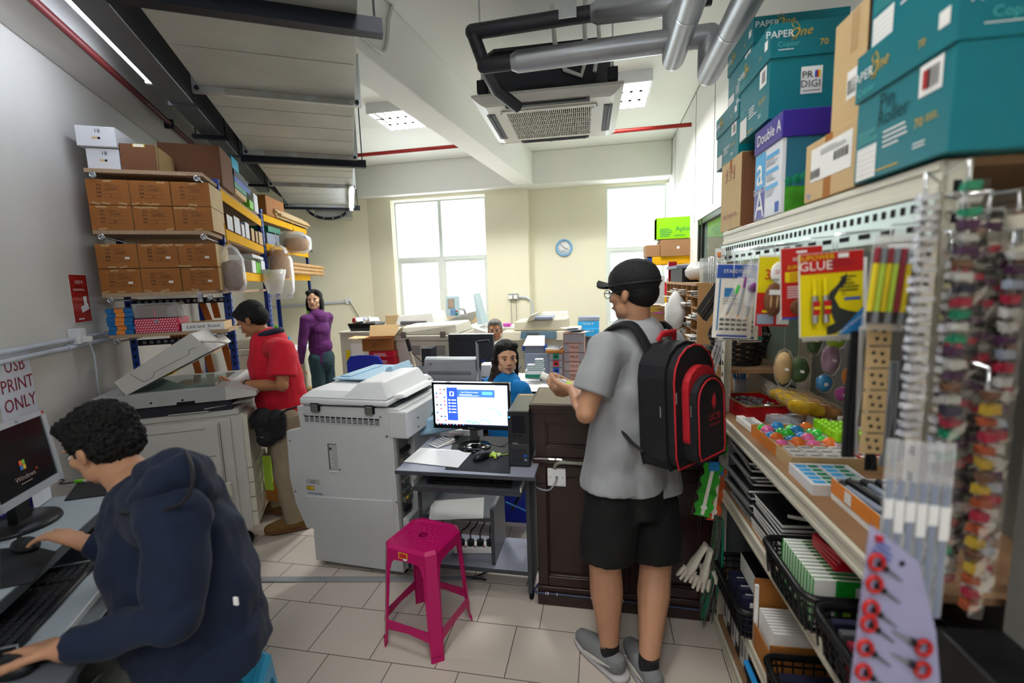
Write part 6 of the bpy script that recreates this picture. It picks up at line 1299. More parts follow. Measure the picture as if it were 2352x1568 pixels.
# ---- second shelf
zs2=.7005
mat('nb_black','#101114', .35);mat('wire', '#b9bcc0',.3,.8)
nbp=ke('spiral_notebook','notebook','notebook',(0,0,0));m=MB();m.box(0,.17,0,.24,0, .0015,'nb_black');m.box(.003,.168,.002,.238,.0015,.0105,'paper');m.box(0,.17,0,.24,.0105,.012,'nb_black');m.build('pages',nbp);m=MB()
for k in range(26):y=.008+k*.009;m.tube([(.006*cos(a)+.002, y,.006+.0085*sin(a))for a in[2*pi*q/8 for q in range(8)]], .0011,'wire',4, closed=True)
m.build('spiral', nbp);first=True
for k in range(13):
 o=Vector((.590+.012*((k*7)%3)+.012*(k>6),1.70+.006*k+.01*((k*5)%3),zs2+k*.0155));lab='black spiral notebook with wire binding, %s from the bottom of its stack'%('first','second','third','fourth','fifth','sixth','seventh','eighth','ninth','tenth','eleventh','twelfth','topmost')[k]
 if first:nbp.matrix_world=Matrix.Translation(MK@o)@Matrix.Rotation(KA,4,'Z');nbp['label']=lab;nbp['group']='black spiral notebooks';first=False
 else:copytree(nbp,MK@o,KA+.03*((k*3)%5-2),lab)
for k in range(9):
 m=MB();m.box(0,.2, 0,.22,.0,.010, 'paper');m.box(-.001,.2, -.001,.22,.010, .0115,'nb_black');kt(m,'exercise_book','black covered white edged book, %s from the bottom of the leaning pile'%('first','second','third','fourth','fifth','sixth','seventh','eighth','topmost')[k],'book','black covered books with white edges',(.585+.003*k,1.45+.004*k,zs2+k*.0125),0, .02*(k%3))
m=MB();m.box(0,.2,0,.2,0,.012,'paper');m.box(-.001,.2,-.001,.2,.012,.0135, 'nb_black');kt(m,'exercise_book', 'large black book lying askew on top of the leaning pile','book',None,(.63,1.50,zs2+.125),0,-.35)
mat('basket_black','#131416',.3)
def basket(label, s,t,z, w,d,h, rz=0,c='basket_black',name='plastic_basket'):
 T=ke(name,label,'basket',(s,t,z), rz);m=MB();o=.03
 def rr(W,D,zz,r=.035,n=5):
  P=[]
  for cx_,cy_,a0 in((W-r,D-r,0),(r,D-r,pi/2),(r, r,pi),(W-r,r,1.5*pi)):P+=[(cx_+r*cos(a0+pi/2*q/n),cy_+r*sin(a0+pi/2*q/n),zz)for q in range(n+1)]
  return P
 B=[(x+o/2,y+o/2,zz)for x,y,zz in rr(w-o,d-o,0)];Tp=rr(w,d,h);n=len(B);
 for lv in range(5):
  f=lv/4;m.tube([Vector(B[i]).lerp(Vector(Tp[i]),f)for i in range(n)],.003 if lv<4 else .009,c,6,closed=True)
 for i in range(n):
  if i%2==0:m.tube([B[i],Tp[i]], .003,c, 4)
 for e in range(int(w/.03)):x=o/2+.01+e*.03;m.tube([(x,o/2,0),(x*1.02,0.004,h)],.0028,c, 4);m.tube([(x,d-o/2, 0),(x,d-.004, h)],.0028,c,4)
 for e in range(int(d/.03)):y=o/2+.01+e*.03;m.tube([(o/2,y,0),(0.004,y,h)],.0028,c,4);m.tube([(w-o/2,y,0),(w-.004,y,h)],.0028,c,4)
 m.add(B,[tuple(range(n))],c);m.build('basket_body',T)
 m=MB();m.tube(Tp,.0105,c,8,closed=True);m.build('rim',T);return T
basket('black basket of green covered booklets on the second shelf',.528,1.14, zs2,.27,.28,.10)
mat('booklet_green','#1fa436',.35,var=.3, vs=30);mat('booklet_red', '#c4182c',.3,var=.2,vs=30)
for k in range(12):m=MB();m.box(0,.19,0,.008,0,.13,'booklet_green');m.box(0,.05,-.0006,0,0,.13,'paper');m.box(.001,.19,.001,.007,.13,.1305,'paper');m.decal((.12,0,.1),X3,Z3,.05,.03,'paper');m.decal((.12,0,.05),X3,Z3,.1,.04,'lime_plastic');kt(m,'booklet', 'green and white booklet standing in the black basket, %s from its near end'%('first','second', 'third', 'fourth','fifth','sixth','seventh','eighth','ninth','tenth','eleventh','twelfth')[k],'booklet','green booklets in the black basket',(.56,1.17+k*.0165,zs2+.004), 0,0)
for k in range(4):m=MB();m.box(0,.16,0,.12,0, .009,'booklet_red');m.box(0.01,.05,0.01, .11,.009,.0095, 'paper');m.lines((.11,.06,.0095),Y3,-X3,.09,.06,4,'white_ink');kt(m,'booklet', 'red booklet laid flat over the green booklets, %s from the bottom'%('first','second', 'third', 'topmost')[k],'booklet','red booklets over the green ones',(.62+k*.004,1.20-k*.004,zs2+.142+k*.011),0,.05*k)
basket('black basket of dark goods at the near end of the second shelf',.535,.88,zs2,.27,.24, .10)
for k in range(5):m=MB();m.box(0,.2,0, .018,0, .09,('navy_card','copier_line','maroon_ink')[k%3]);kt(m, 'card_pack','dark card pack in the near basket, %s from its far side'%('first','second','third','fourth','fifth')[k],'pack',None,(.56,1.07-k*.035, zs2+.004))
# ---- third shelf
zs3=.3005
basket('black basket of dark blue folders on the third shelf', .53,1.60,zs3,.25,.36,.11)
for k in range(4):m=MB();m.box(0,.2,0, .02,0,.125,'navy_card');m.decal((.04,0, .1),X3, Z3,.03, .02,'paper');kt(m,'folder','dark blue folder in the third shelf basket, %s from its near end'%('first','second','third','fourth')[k],'folder', None,(.555,1.65+k*.05,zs3+.004))
for k in range(6):m=MB();m.box(0,.18,0,.010,0,.012,'ink');m.box(-.001,.18,0,.16,0, .010,'paper');m.box(-.001,.18,0,.16,.010,.012, 'nb_black');kt(m,'exercise_book', 'thin black and white book on the blue folder basket, %s of six'%('lowest','second','third','fourth','fifth','highest')[k],'book',None,(.60,1.66,zs3+.135+k*.0125))
T=ke('envelope_box','upright brown cardboard box holding white envelopes','box',(.572,1.44,zs3));m=MB();m.box(0,.24,.15,.154,0,.25,'carton');m.box(0,.004,.0,.15,0,.09,'carton');m.box(0,.24, 0,.004, 0,.12,'carton');m.box(.004,.24, .004,.15,0,.003,'carton');m.box(.0,.012,.14,.15,0,.23,'paper');m.build('box_body',T)
for k in range(9):m=MB();m.box(0,.2,0, .010,0, .15,'paper');m.box(.0,.2,.0102, .0106,0,.15,'grey_plastic');kt(m,'envelope_bundle','bundle of white envelopes in the brown box, %s from the near end'%('first','second','third','fourth','fifth','sixth','seventh','eighth','last')[k], 'envelopes','white envelope bundles',(.585,1.452+k*.014,zs3+.004))
basket('black basket beside the envelope box on the third shelf',.54,1.13,zs3,.25,.28,.11);basket('black basket at the near end of the third shelf',.54,.87,zs3, .25,.24,.11)
for k in range(4):m=MB();m.box(0,.19,0,.03,0, .10,('maroon_ink','nb_black','booklet_red','navy_card')[k]);kt(m,'card_pack','%s card pack in the basket beside the envelopes'%('dark red','black','bright red','navy')[k],'pack',None, (.565,1.16+k*.055,zs3+.004))
# ---- floor level binders
for k in range(6):m=MB();m.box(0,.24,0,.05,0, .20,'nb_black' if k%2 else 'card_white');m.decal((0,.025, .1),-Y3,Z3,.03,.12,'paper' if k%2 else 'grey_plastic');m.ball((-.001,.025,.04), (.002,.008,.008),'chrome',8);kt(m,'ring_binder','%s ring binder on the bottom shelf, %s from the far end'%(('white', 'black')[k%2],('first', 'second','third','fourth','fifth','sixth')[k]),'binder','ring binders on the bottom shelf',(.60,1.97-k*.056,.061),.002)
basket('basket with a turquoise rim on the bottom shelf',.56, 1.38,.061,.25,.25,.13);m=MB();m.tube([(.565,1.39,.2),(.565,1.62,.2)],.011,'shiny_blue',8);kt(m,'basket_handle_bar','turquoise bar along the bottom shelf basket','bar')
# ---- near end: hanging strips, laces, scissors card
mat('pearl_wrap', '#cfd2dc',.12,.2,alpha=.85,bump=1,bs=40,var=.2, vs=30)
def hang(label,x,y0,y1, t,wpx,cols,name='accessory_strip',seed=1,film_='wrap_film',gap=.022,group=None):
 A=toK(KT(x, y0,t));B=toK(KT(x,y1, t));L=A.z-B.z;w=toK(KT(x+wpx,y0,t)).x-A.x;m=MB();k=0;z=-.01;R=random.Random(seed)
 m.box(-w*.12,w*.12,.002,.004,-L, 0,'copier_grey');m.tube([(0,.003,-.005), (0,.003,.02),(.585-A.x,.885-A.y,.025)],.002,'chrome',5)
 while z>-L:
  c=cols[k%len(cols)];dx=R.uniform(-.1,.1)*w;m.box(-w*.45+dx,w*.45+dx,-.010,.004,z-gap*.62,z,c);m.box(-w*.5+dx,w*.5+dx,-.016,-.0155, z-gap*.9,z+gap*.05,film_);z-=gap;k+=1
 wob(m,.004,70,seed);return kt(m,name,label, 'hanging strip',group,A)
mat('strip_ochre','#a3862a',.6);mat('strip_rust','#8a3f22',.6);mat('strip_brown','#5f4230', .6);mat('strip_purple','#3f1f3f', .5)
hang('long strip of glittering clear wrapped packets on the corner post',2130,430,995, .74,48, ['pearl_wrap'],seed=3,gap=.014)
hang('long strip of dark green and brown cards beside the glittering strip',2228,400,1300,.72, 40,['green_card','copier_grey','green_card','strip_purple','copier_grey','strip_purple','strip_brown','copier_grey','navy_card','maroon_ink'], seed=5,gap=.017)
hang('hanging strip of orange and yellow cards at the picture edge',2275,880,1400,.73,34,['strip_brown','strip_ochre', 'strip_rust','maroon_ink','strip_rust','strip_ochre'],seed=8,gap=.02)
hang('faded pink and white hanging strip, last by the wall',2330,560, 1350,.76,34,['copier_grey','strip_purple','grey_card','maroon_ink','copier_grey'], seed=11, gap=.02)
for k in range(5):hang('muted strip of wrapped trinkets on the grey panel, %s from the corner post'%('first','second','third','fourth','fifth')[k],2215+k*32,470+40*(k%2),1380-60*(k%3),.79, 30,['copier_grey','strip_brown','nb_black','strip_purple', 'back_panel_grey','maroon_ink','nb_black'][k%3:], seed=20+k,gap=.016)
hang('silver foil strip hanging behind the corner post',2190, 560,1100,.80,30,['foil','pearl_wrap','copier_grey'],seed=13,gap=.016)
for k,(x,y0,y1,c,l)in enumerate(((1962,760,1050,'ink','black bootlace bunch hanging at the hook rail'),(1985,750, 1045,'card_white','white shoelace bunch beside the black one'),(2008,900,1080,'ink','short black lace bunch under the paw print cards'), (2055,830,1070, 'grey_plastic','grey lace bunch close to the glittering strip'),(2085,800,1060,'ink','long black lace bunch behind the glittering strip'))):
 A=toK(KT(x, y0,.97+k*.01));B=toK(KT(x,y1,.97+k*.01));m=MB()
 for q in range(7):dx=random.uniform(-.007,.007);m.tube([(dx,0,0),(dx+random.uniform(-.006,.006),random.uniform(-.006,.006),(B.z-A.z)*.5),(dx*2.2, 0,B.z-A.z)],.0032,c,5)
 kt(m,'shoelace_bunch',l,'laces',None,A)
A=toK(KT(2022,745,.90));m=MB()
for k in range(6):
 z=-k*.04;m.box(-.019,.019,0,.002,z-.037,z,'carton_pale')
 for dx,dz in((-.008, -.01),(.006,-.012),(-.004,-.025),(.009, -.027)):m.ball((dx,-.001,z+dz),(.0035, .001,.0035),'ink',6)
kt(m,'paw_print_strip','strip of brown paw print cards hanging by the laces','hanging strip',None,A)
m=MB();A=toK(KT(2105, 1010,.72))
for k in range(6):x=-.03+k*.012;m.box(x-.007,x+.007,-.004*k,-.004*k+.003,-.28+.01*(k%3), 0,'clear_bag');m.box(x-.004,x+.004,-.004*k-.002,-.004*k, -.26,-.06,'grey_card');m.box(x-.006,x+.006,-.004*k-.003,-.004*k-.001,-.12-.02*(k%2),-.09,'paper')
kt(m,'ruler_pouches','fan of clear pouches with grey blue rulers hanging low on the post','pouches',None,A,0,.0)
# card of small scissors
Q=[toK(KT(x,y, .66))for x,y in((2000,1205),(2085,1250),(2165, 1568),(1962,1568))]
mat('card_lilac', '#a3a2c4',.4);m=MB();O=Q[0];pts=[q-O for q in(Q[0],toK(KT(2110,1290,.66)),toK(KT(2150,1450,.66)), toK(KT(2170,1700,.66)),toK(KT(1940,1700, .66)))]
m.slab([(p.x,0,p.z)for p in pts],(0,.003,0),'card_lilac')
def pt(x,y):q=toK(KT(x,y,.66))-O;return Vector((q.x,-.004,q.z))
for x,y in((2008,1285), (2003,1335),(1995,1390),(1990,1425),(1982,1480),(1978, 1535),(2115,1480),(2112,1530)):
 c=pt(x,y);m.tube([c+Vector((.0085*cos(a), -.002,.011*sin(a)))for a in[2*pi*q/14 for q in range(14)]],.003,'glue_red',6,closed=True);d=pt(x+(-70 if x>2100 else 60), y+(-35 if x>2100 else 45));m.tube([c+(d-c)*.15,d], [.0035,.001],'foil',5);m.tube([c+(d-c)*.12, c+(d-c)*.4],.005,'ink',6)
m.lines(pt(2028,1262),Vector((1,0,-.7)), Vector((.7,0,1)),.03,.02,3,'blue_ink');m.box(pt(2017,1235).x-.004,pt(2017,1235).x+.004,-.005,0,pt(2017,1235).z-.004,pt(2017,1235).z+.004, 'red_ink');m.ball(pt(2068,1290),(.004,.002,.004),'hole', 8)
kt(m,'scissors_card','pale lilac display card of small red handled scissors','scissors card',None,O)
# second bay of the rack that continues past the picture edge
RR2=ke('display_rack','dark loaded rack bay at the picture edge, nearest the viewer' if False else 'grey rack bay closest to the viewer behind the hanging strips','rack',(0,0,0))
m=MB();m.box(.70,.90,.30,.84, .1,1.62,'back_panel_grey');m.build('display_panel',RR2,bevel=.003);m=MB();m.box(.60,.9,.30,.84, 0.0,.98,'nb_black');m.build('base_cabinet',RR2,bevel=.003)
m=MB();m.box(.60,.9,.30,.84,1.62,1.67,'rack_cream');
for k in range(6):m.box(.598,.6,.35+k*.08,.37+k*.08,1.63,1.65,'chrome')
m.build('top_rail',RR2)
# ================================================================ BACK OF THE SHOP
def RC(x0,y0,x1,y1,Y):
 a,b=AY(x0, (y0+y1)/2,Y),AY(x1,(y0+y1)/2,Y);c,d=AY((x0+x1)/2,y0,Y),AY((x0+x1)/2,y1,Y);return a.x,b.x,d.z, c.z
def E_(name,label,cat,x0,x1,Y, z=0,group=None):return thing(name,label,cat,((x0+x1)/2,Y,z), 0,group)
def blk(label,r, Y,dep,c,name,cat='box',fn=None,z0=None,rz=0,bevel=.003,group=None):
 x0,x1,zb,zt=RC(*r,Y);zb=z0 if z0 is not None else zb;w=(x1-x0)/2;h=zt-zb;m=MB();m.box(-w,w,0,dep,.0005,h,c)
 if fn:fn(m,w,h)
 o=m.build(name,None,bevel=bevel);o.location=((x0+x1)/2,Y,zb);o.rotation_euler=(0,0,rz);XF[o.name]=Matrix.Translation(o.location)@Matrix.Rotation(rz,4,'Z');return tag(o,label,cat,group)
# clock
c=AY(1296,569, YB);T=thing('wall_clock','round wall clock with a pale blue rim','clock',c);rr=(AY(1316,569,YB).x-AY(1277,569,YB).x)/2
mat('clock_blue', '#7fb2dd',.4);RM=Matrix.Rotation(pi/2, 4,'X');RF=Matrix.Rotation(-pi/2,4,'X')
m=MB();m.lathe([(rr*.78,.0),(rr*.8, .03),(rr*.92,.04),(rr,.03),(rr,0)],'clock_blue',n=36,M=RM);m.build('rim',T)
m=MB();m.lathe([(0,.01),(rr*.8,.01), (rr*.8,.014),(0,.014)],'paper',n=36,M=RM);
for k in range(12):a=k*pi/6;m.text(str(12 if k==0 else k),rr*.2,(rr*.64*sin(a),-.016,rr*.64*cos(a)),X3,Z3,'ink')
m.lines((0,-.016,-rr*.35),X3,Z3,rr*.5,rr*.12,2,'blue_ink',.002);m.build('dial',T)
for nm,a,l,w,c in(('hour_hand',radians(115),.45,.03,'ink'),('minute_hand',radians(-43), .65,.02,'ink'), ('second_hand',radians(-50),.3,.012,'red_ink')):
 d=Vector((sin(a),0, cos(a)));p=Vector((d.z, 0,-d.x))*rr*w;m=MB();m.slab([-p,p, d*rr*l+p,d*rr*l-p],(0,-.003,0),c);m.v=[v+Vector((0,-.02,0))for v in m.v];m.build(nm,T)
# sockets
c=AY(1180,681, YF);T=thing('wall_socket','grey double wall socket with two white plugs on the pillar','socket',c);m=MB();m.box(-.075,.075, -.03,0, -.045,.045,'grey_plastic');m.build('socket_box',T,bevel=.004)
for x in(-.038,.038):m=MB();m.box(x-.03,x+.03,-.07,-.03,-.035,.025,'white_plastic');m.tube(smooth_path([(x,-.05,-.03),(x+.005,-.05,-.2),(x+.01, -.06,-.42)]),.005,'copier_line', 6);m.build('plug',T,bevel=.003)
m=MB();P=[AY(x,y,YF-.03)for x,y in((1192, 682),(1208,683),(1220,692),(1223,703), (1221,735))];m.tube(smooth_path(P),.014,'conduit_grey',8);m.thing('conduit','grey conduit curving down from the double wall socket','conduit')
nA=Vector((LYv.x,LYv.y, 0));PA=LW1
def AW(x,y,off=.0):return AP(x,y,LW1-LYv*off,LYv)
c=AW(800,691);T=thing('wall_socket','white wall socket with a dangling black lead at the far corner','socket',c-LYv*.0,LA);MB().box(-.045,.045,-.03,0,-.045,.045,'socket_white').build('socket_box',T,bevel=.003);m=MB();m.tube(smooth_path([(.01, -.04,0),(.05,-.05,-.08),(.12,-.05,-.22),(.16, -.06,-.34)]),.006,'ink',6);m.build('lead',T)
m=MB();a,b=AW(625,706,.02), AW(795,693,.02);m.cyl(a,b,.018,'conduit_grey',8);m.thing('conduit','grey conduit along the far wall to the corner socket','conduit')
# generic photocopier for the back
def copier(label, r,Y,dep,ztab,c='copier_cream',rz=0,vent=True,adf=True,name='photocopier'):
 x0,x1,zb,zt=RC(*r,Y);T=thing(name,label,'photocopier',((x0+x1)/2,Y,0),rz);w=(x1-x0)/2;hb=zt-.16
 MB().box(-w,w,0,dep,.02,hb,c).build('body', T,bevel=.012)
 m=MB();m.box(-w-.01,w+.01,-.01, dep,hb, hb+.055,c);m.build('scanner',T,bevel=.008)
 m=MB();m.hexa([(-w, 0,hb+.058),(w,0,hb+.058),(w,dep,hb+.058),(-w,dep,hb+.058)],[(-w+.02, .04,zt-.03),(w-.02,.03,zt), (w-.02,dep-.05,zt),(-w+.02,dep-.05,zt-.03)],c);m.build('lid',T,bevel=.012,seg=2)
 if vent:
  m=MB()
  for q in(-.55,.25):
   for k in range(6):m.box(w*q-.0,w*(q+.35),-.002,0,hb-.06-k*.016,hb-.052-k*.016, 'copier_line')
  m.build('vents',T)
  for x in(-w*.7, w*.55):MB().box(x-.025,x+.025,-.02, .0,hb+.03,hb+.09,'steel_dull').build('hinge',T)
 m=MB();m.box(-w*.9,w*.9,-.004,0,.1,hb-.35,c);m.box(-w*.9,w*.9,-.006,-.004,hb-.36,hb-.352,'copier_line');m.build('rear_cover',T);return T,w,hb,zt
copier('cream photocopier with vent slots behind the cardboard box',(908,745,1052,835),4.25,.55,0)
# production copier with control panel
Y=5.6;x0,x1,zb,zt=RC(893,722,1085, 760,Y);T=thing('photocopier','long production photocopier with an arm mounted control panel by the window','photocopier',((x0+x1)/2, Y,0));w=(x1-x0)/2
MB().box(-w,w,0,.7,.02,zb+.05,'copier_white').build('body',T,bevel=.015);m=MB();m.hexa([(-w*.9,.05, zb+.06),(w*.1,.05,zb+.06), (w*.1, .6,zb+.06),(-w*.95,.6,zb+.06)],[(-w*.85, .1,zt-.02),(w*.0,.1,zt+.02),(w*.0,.55,zt+.02),(-w*.9,.55,zt-.02)],'copier_white');m.box(-w*.75,w*-.1,.03,.05,zb+.08, zb+.13,'copier_line');m.build('document_feeder',T,bevel=.01)
m=MB();m.hexa([(w*.1, 0,zb+.05),(w*.7,0,zb+.07),(w*.7,.6,zb+.07),(w*.1,.6,zb+.05)],[(w*.1,0, zb+.09),(w*.95,0,zt+.02),(w*.95, .6,zt+.02),(w*.1,.6,zb+.1)],'copier_white');m.build('output_tray',T,bevel=.006)
a,b,zc,zd=RC(1024,680,1054,727,5.5);cx_=(a+b)/2-(x0+x1)/2;cw=(b-a)/2;mat('panel_blue', '#bcd3dc',.4);emis('panel_lcd','#b9a58c', .7)
m=MB();m.box(cx_-cw,cx_+cw, -.1,-.06,zc,zd,'panel_blue');m.box(cx_-cw*.7,cx_+cw*.35,-.102,-.1,zc+(zd-zc)*.4,zd-.03,'grey_plastic');m.box(cx_-cw*.6,cx_+cw*.25,-.104,-.102,zc+(zd-zc)*.45,zd-.04,'panel_lcd')
for i in range(3):
 for j in range(4):m.box(cx_-cw*.3+i*.025,cx_-cw*.3+i*.025+.017,-.104,-.1,zc+.02+j*.02,zc+.033+j*.02,'ream_blue')
m.box(cx_+cw*.5,cx_+cw*.8, -.104,-.1,zc+.02,zc+.045,'green_card');m.box(cx_+cw*.5,cx_+cw*.8,-.104,-.1,zc+.06,zc+.075, 'glue_red');m.tube([(cx_+cw*.9,-.07,zc+.1),(cx_+cw*1.4,-.0,zc+.08),(cx_+cw*1.3,.1,zt-.02)],.02,'white_plastic',8);m.build('control_panel',T,bevel=.003)
blk('brown cardboard sheet standing behind the production copier',(886,722,1108,765), 6.3,.02,'carton_pale','cardboard_sheet','cardboard',z0=.7)
a,b,zc,zd=RC(1078,762,1125,800,5.4);T=thing('photocopier','white finisher with a raised thin tray beside the old man','photocopier',((a+b)/2,5.4,0));w=(b-a)/2
MB().box(-w,w,0,.5,.02,zd-.02,'copier_white').build('body',T,bevel=.02);m=MB();m.hexa([(-w*1.2,0,zd-.02), (w,0,zd-.06), (w,.4,zd-.06),(-w*1.2,.4,zd-.02)],[(-w*1.1,0,zd+.09), (w,0,zd+.0),(w,.4,zd),(-w*1.1,.4, zd+.09)],'copier_white');m.build('hood', T,bevel=.015);p0,p1=AY(1086,674,5.45)-Vector(((a+b)/2,5.4,0)),AY(1097,745,5.45)-Vector(((a+b)/2,5.4, 0));m=MB();m.slab([p0, p0+X3*.02,p1+X3*.07,p1],(0,.28,0),'panel_blue');m.build('raised_tray',T,bevel=.003)
# duplicator on the right of the old man
Y=4.95;x0,x1, zb,zt=RC(1155, 760,1332,812,Y);T=thing('photocopier', 'beige duplicator with a blue grey control strip under the wall socket','photocopier',((x0+x1)/2,Y,0));w=(x1-x0)/2;mat('beige_plastic','#c6c0ab',.45);mat('slate_panel','#4f6b7c',.4)
MB().box(-w,w,0,.6,.02,zt-.06,'beige_plastic').build('body',T, bevel=.01);m=MB();m.prism([(-.03,zt-.10),(0,zt-.005),(.55,zt),(.55,zt-.055),(0,zt-.055)],-w,w,'beige_plastic');m.build('control_deck',T,bevel=.006)
a,b,zc,zd=RC(1197,762,1279,772,Y);ox_=(x0+x1)/2;m=MB();m.slab([(a-ox_,-.033,zc-.02),(b-ox_,-.033,zc-.02),(b-ox_,-.012,zd+.01),(a-ox_,-.012,zd+.01)],(0,-.004, 0),'slate_panel');m.box(a-ox_+.07,a-ox_+.2,-.036,-.03,zc+.0,zd-.01,'copier_line');m.build('control_strip',T)
a,b,zc,zd=RC(1176,733,1301,756,Y);a-=ox_;b-=ox_;m=MB();m.hexa([(a,.05,zt),(b,.05,zt),(b,.5,zt),(a,.5,zt)],[(a+.02,.07, zt+.1),(b,.07,zt+.13),(b,.48,zt+.13),(a+.02,.48,zt+.1)],'beige_plastic');m.build('document_feeder',T,bevel=.012);m=MB();m.box(a+.22, b-.15, .04,.3, zt+.12,zt+.15,'grey_card');m.hexa([(a+.16,.0,zt+.1),(a+.24,.0,zt+.12),(a+.24,.4,zt+.12),(a+.16, .4,zt+.1)],[(a+.2,.0,zt+.17),(a+.26,.0, zt+.19),(a+.26,.4,zt+.19), (a+.2, .4,zt+.17)],'beige_plastic');m.build('paper_guide',T,bevel=.004)
m=MB();a,b,zc,zd=RC(1203,782,1252, 800,Y-.2);a-=ox_;b-=ox_;m.box(a,b,-.2,-.19,zc-.08,zd-.03,'grey_card');m.slab([(a,-.25,zd-.05),(b,-.25,zd-.05),(b-.02,-.05,zd+.03),(a+.02,-.05,zd+.03)],(0,0,.006),'paper');m.box(a-.01,a+.01,-.25,-.1,zd-.1,zd-.05,'blue_ink');m.box(b-.01,b+.01,-.25,-.1,zd-.1,zd-.05,'blue_ink');m.build('paper_tray',T)
blk('white foam board leaning on the wall behind the duplicator',(1247,716,1305,774), 5.6,.06,'paper','foam_board','board')
blk('support table for the foam board and blue paper boxes',(1240,775,1400,800),5.55,.6,'desk_side', 'side_table','table',z0=0)
blk('small pink box beside the old man on the machine',(1155, 743,1171,750),5.2,.1,'foam_pink','small_box',z0=None)
blk('white table carrying the pink box behind the old man',(1140,752, 1180,790),5.15, .4,'copier_white','side_table','table',z0=0)
def DA(m,w,h):m.text('Double A', h*.35, (0,0,h*.7),X3,Z3,'white_ink')
x0,x1,zb,zt=RC(1326,741,1376,757,5.5)
for k in range(2):blk('sky blue paper box by the right window, %s of two'%('lower','upper')[k],(1327,755-k*17,1376,772-k*17),5.5-.02*(1-k),.2,'da_blue','paper_box','box', DA)
blk('grey folders lying on the sky blue paper boxes', (1328,728,1377, 737),5.5,.2,'grey_card','folder_stack','folders')
# table row below: long desk
DKx0,DKx1=AZ(1120,868, .75).x,.47
T=thing('work_table','white topped work table behind the counter','table',(0,3.45,0));MB().box(-.80,DKx1,0,.72,.715,.75,'card_white').build('tabletop',T,bevel=.004);m=MB();m.box(-.80,DKx1,-.004,0,.712,.752,'nb_black');m.build('edge_strip',T)
for x in(-.77,DKx1-.06):MB().box(x,x+.04,.05,.65,0, .715,'desk_side').build('leg',T)
def onT(label,px,py,name,cat,fn,rz=0,z=.7505,group=None):
 p=AZ(px,py,z);T=thing(name,label,cat,(p.x,p.y,z),rz,group);fn(T);return T
# MAX drawers and colour drawers
mat('drawer_pink','#d9a99c',.3,alpha=.75);mat('drawer_clear','#b9b4bb',.2, alpha=.6)
def drawers(label,r,Y,n,cols,tx,cc,name='drawer_tower'):
 x0,x1,zb,zt=RC(*r,Y);T=E_(name, label,'drawers', x0,x1,Y,.7505);w=(x1-x0)/2;h=zt-.7505;m=MB();m.box(-w,w,.18,.185,0,h,cc);m.box(-w,-w+.004,0,.18,0,h,cc);m.box(w-.004,w,0,.18,0,h,cc)
 for k in range(n+1):m.box(-w,w,0,.18,max(0,h*k/n-.004),h*k/n+.002,cc)
 m.build('tower_frame', T)
 for k in range(n):
  z=h*k/n+.004;hh=h/n-.012;m=MB();m.box(-w+.006,w-.006,-.004,.16,z,z+hh,'drawer_clear');c=cols[k%len(cols)]
  if c:m.box(-w*.45,w*.45,-.008,-.004,z+.003, z+hh,c)
  if tx and k<n-1:m.text(tx,hh*.55,(0, -.008,z+hh*.5),X3,Z3,'ink', .9)
  if not tx:m.ball((0,-.008,z+hh*.5),(w*.25,.002,hh*.25),'ink',8)
  m.build('drawer',T)
 return T
drawers('tall pink framed drawer tower marked MAX',(1294,765,1343,868),3.9, 5,['drawer_pink']*4+[None],'MAX','drawer_pink')
drawers('small clear drawer tower with red, blue and green fronts',(1262,810,1293,868),3.85,4,['red_ink','blue_ink','red_ink','green_card'],None,'drawer_clear')
def pile(m,n,c):pass
x0,x1,zb,zt=RC(1294,758,1344,765,3.9)
m=MB()
for k in range(7):m.box(-.07+.02*(k%3),.06-.015*(k%2),random.uniform(0,.05),.15,k*.006, k*.006+.004,('paper', 'grey_card','ink')[k%3],M=Matrix.Rotation(.15*(k-3),4,'Z'))
o=m.build('paper_pile',None);o.location=((x0+x1)/2,3.9,zb-.001);tag(o,'untidy pile of papers and clips on the tall drawer tower','papers')
x0,x1,zb,zt=RC(1256,803,1294,810,3.85);MB().box(-.08,.07,-.02,.16,0,.02,'carton').thing('envelope_pile','brown envelopes on the small drawer tower','envelopes').location=((x0+x1)/2,3.85,zb);p=AY(1272,800,3.9);calculator('grey calculator on the brown envelopes of the drawer tower',(p.x,3.92,zb+.022),-.3,.13,.1)
# stacked small boxes
for col, (xa,n)in enumerate(((1219,6),(1238,9))):
 for q in range(n):
  x=AY(xa,840,3.75).x;m=MB();m.box(-.034,.034,0,.05,.0003,.0155,'card_white');m.box(-.0342,.0342,-.0006,.05,.001,.0055,'green_card')
  o=m.build('staple_box',None);o.location=(x+.004*(q%2),3.745,.812+q*.0158);tag(o, 'small white and teal staple box, %s from the bottom of the %s stack'%(('first','second','third','fourth','fifth','sixth','seventh','eighth','topmost')[q],('shorter','taller')[col]),'box','small staple boxes')
blk('wide teal and white box under the staple box stacks',(1206,851,1249,868),3.74,.12,'card_white', 'flat_box','box',lambda m,w,h:m.box(-w, w,-.001,0,.001,h*.5, 'green_card'),z0=None)
def bottle(T,body,cap,h=.09,r=.011):
 m=MB();m.lathe([(0, 0),(r,0),(r,h*.68),(r*.6,h*.74)],'clear_plastic', n=12);m.lathe([(0,.002), (r*.85,.002),(r*.85, h*.35)],body,n=12);m.build('bottle_body',T);m=MB();m.lathe([(r*.8,h*.74),(r*.8,h),(0,h)],cap,n=12);m.build('cap',T)
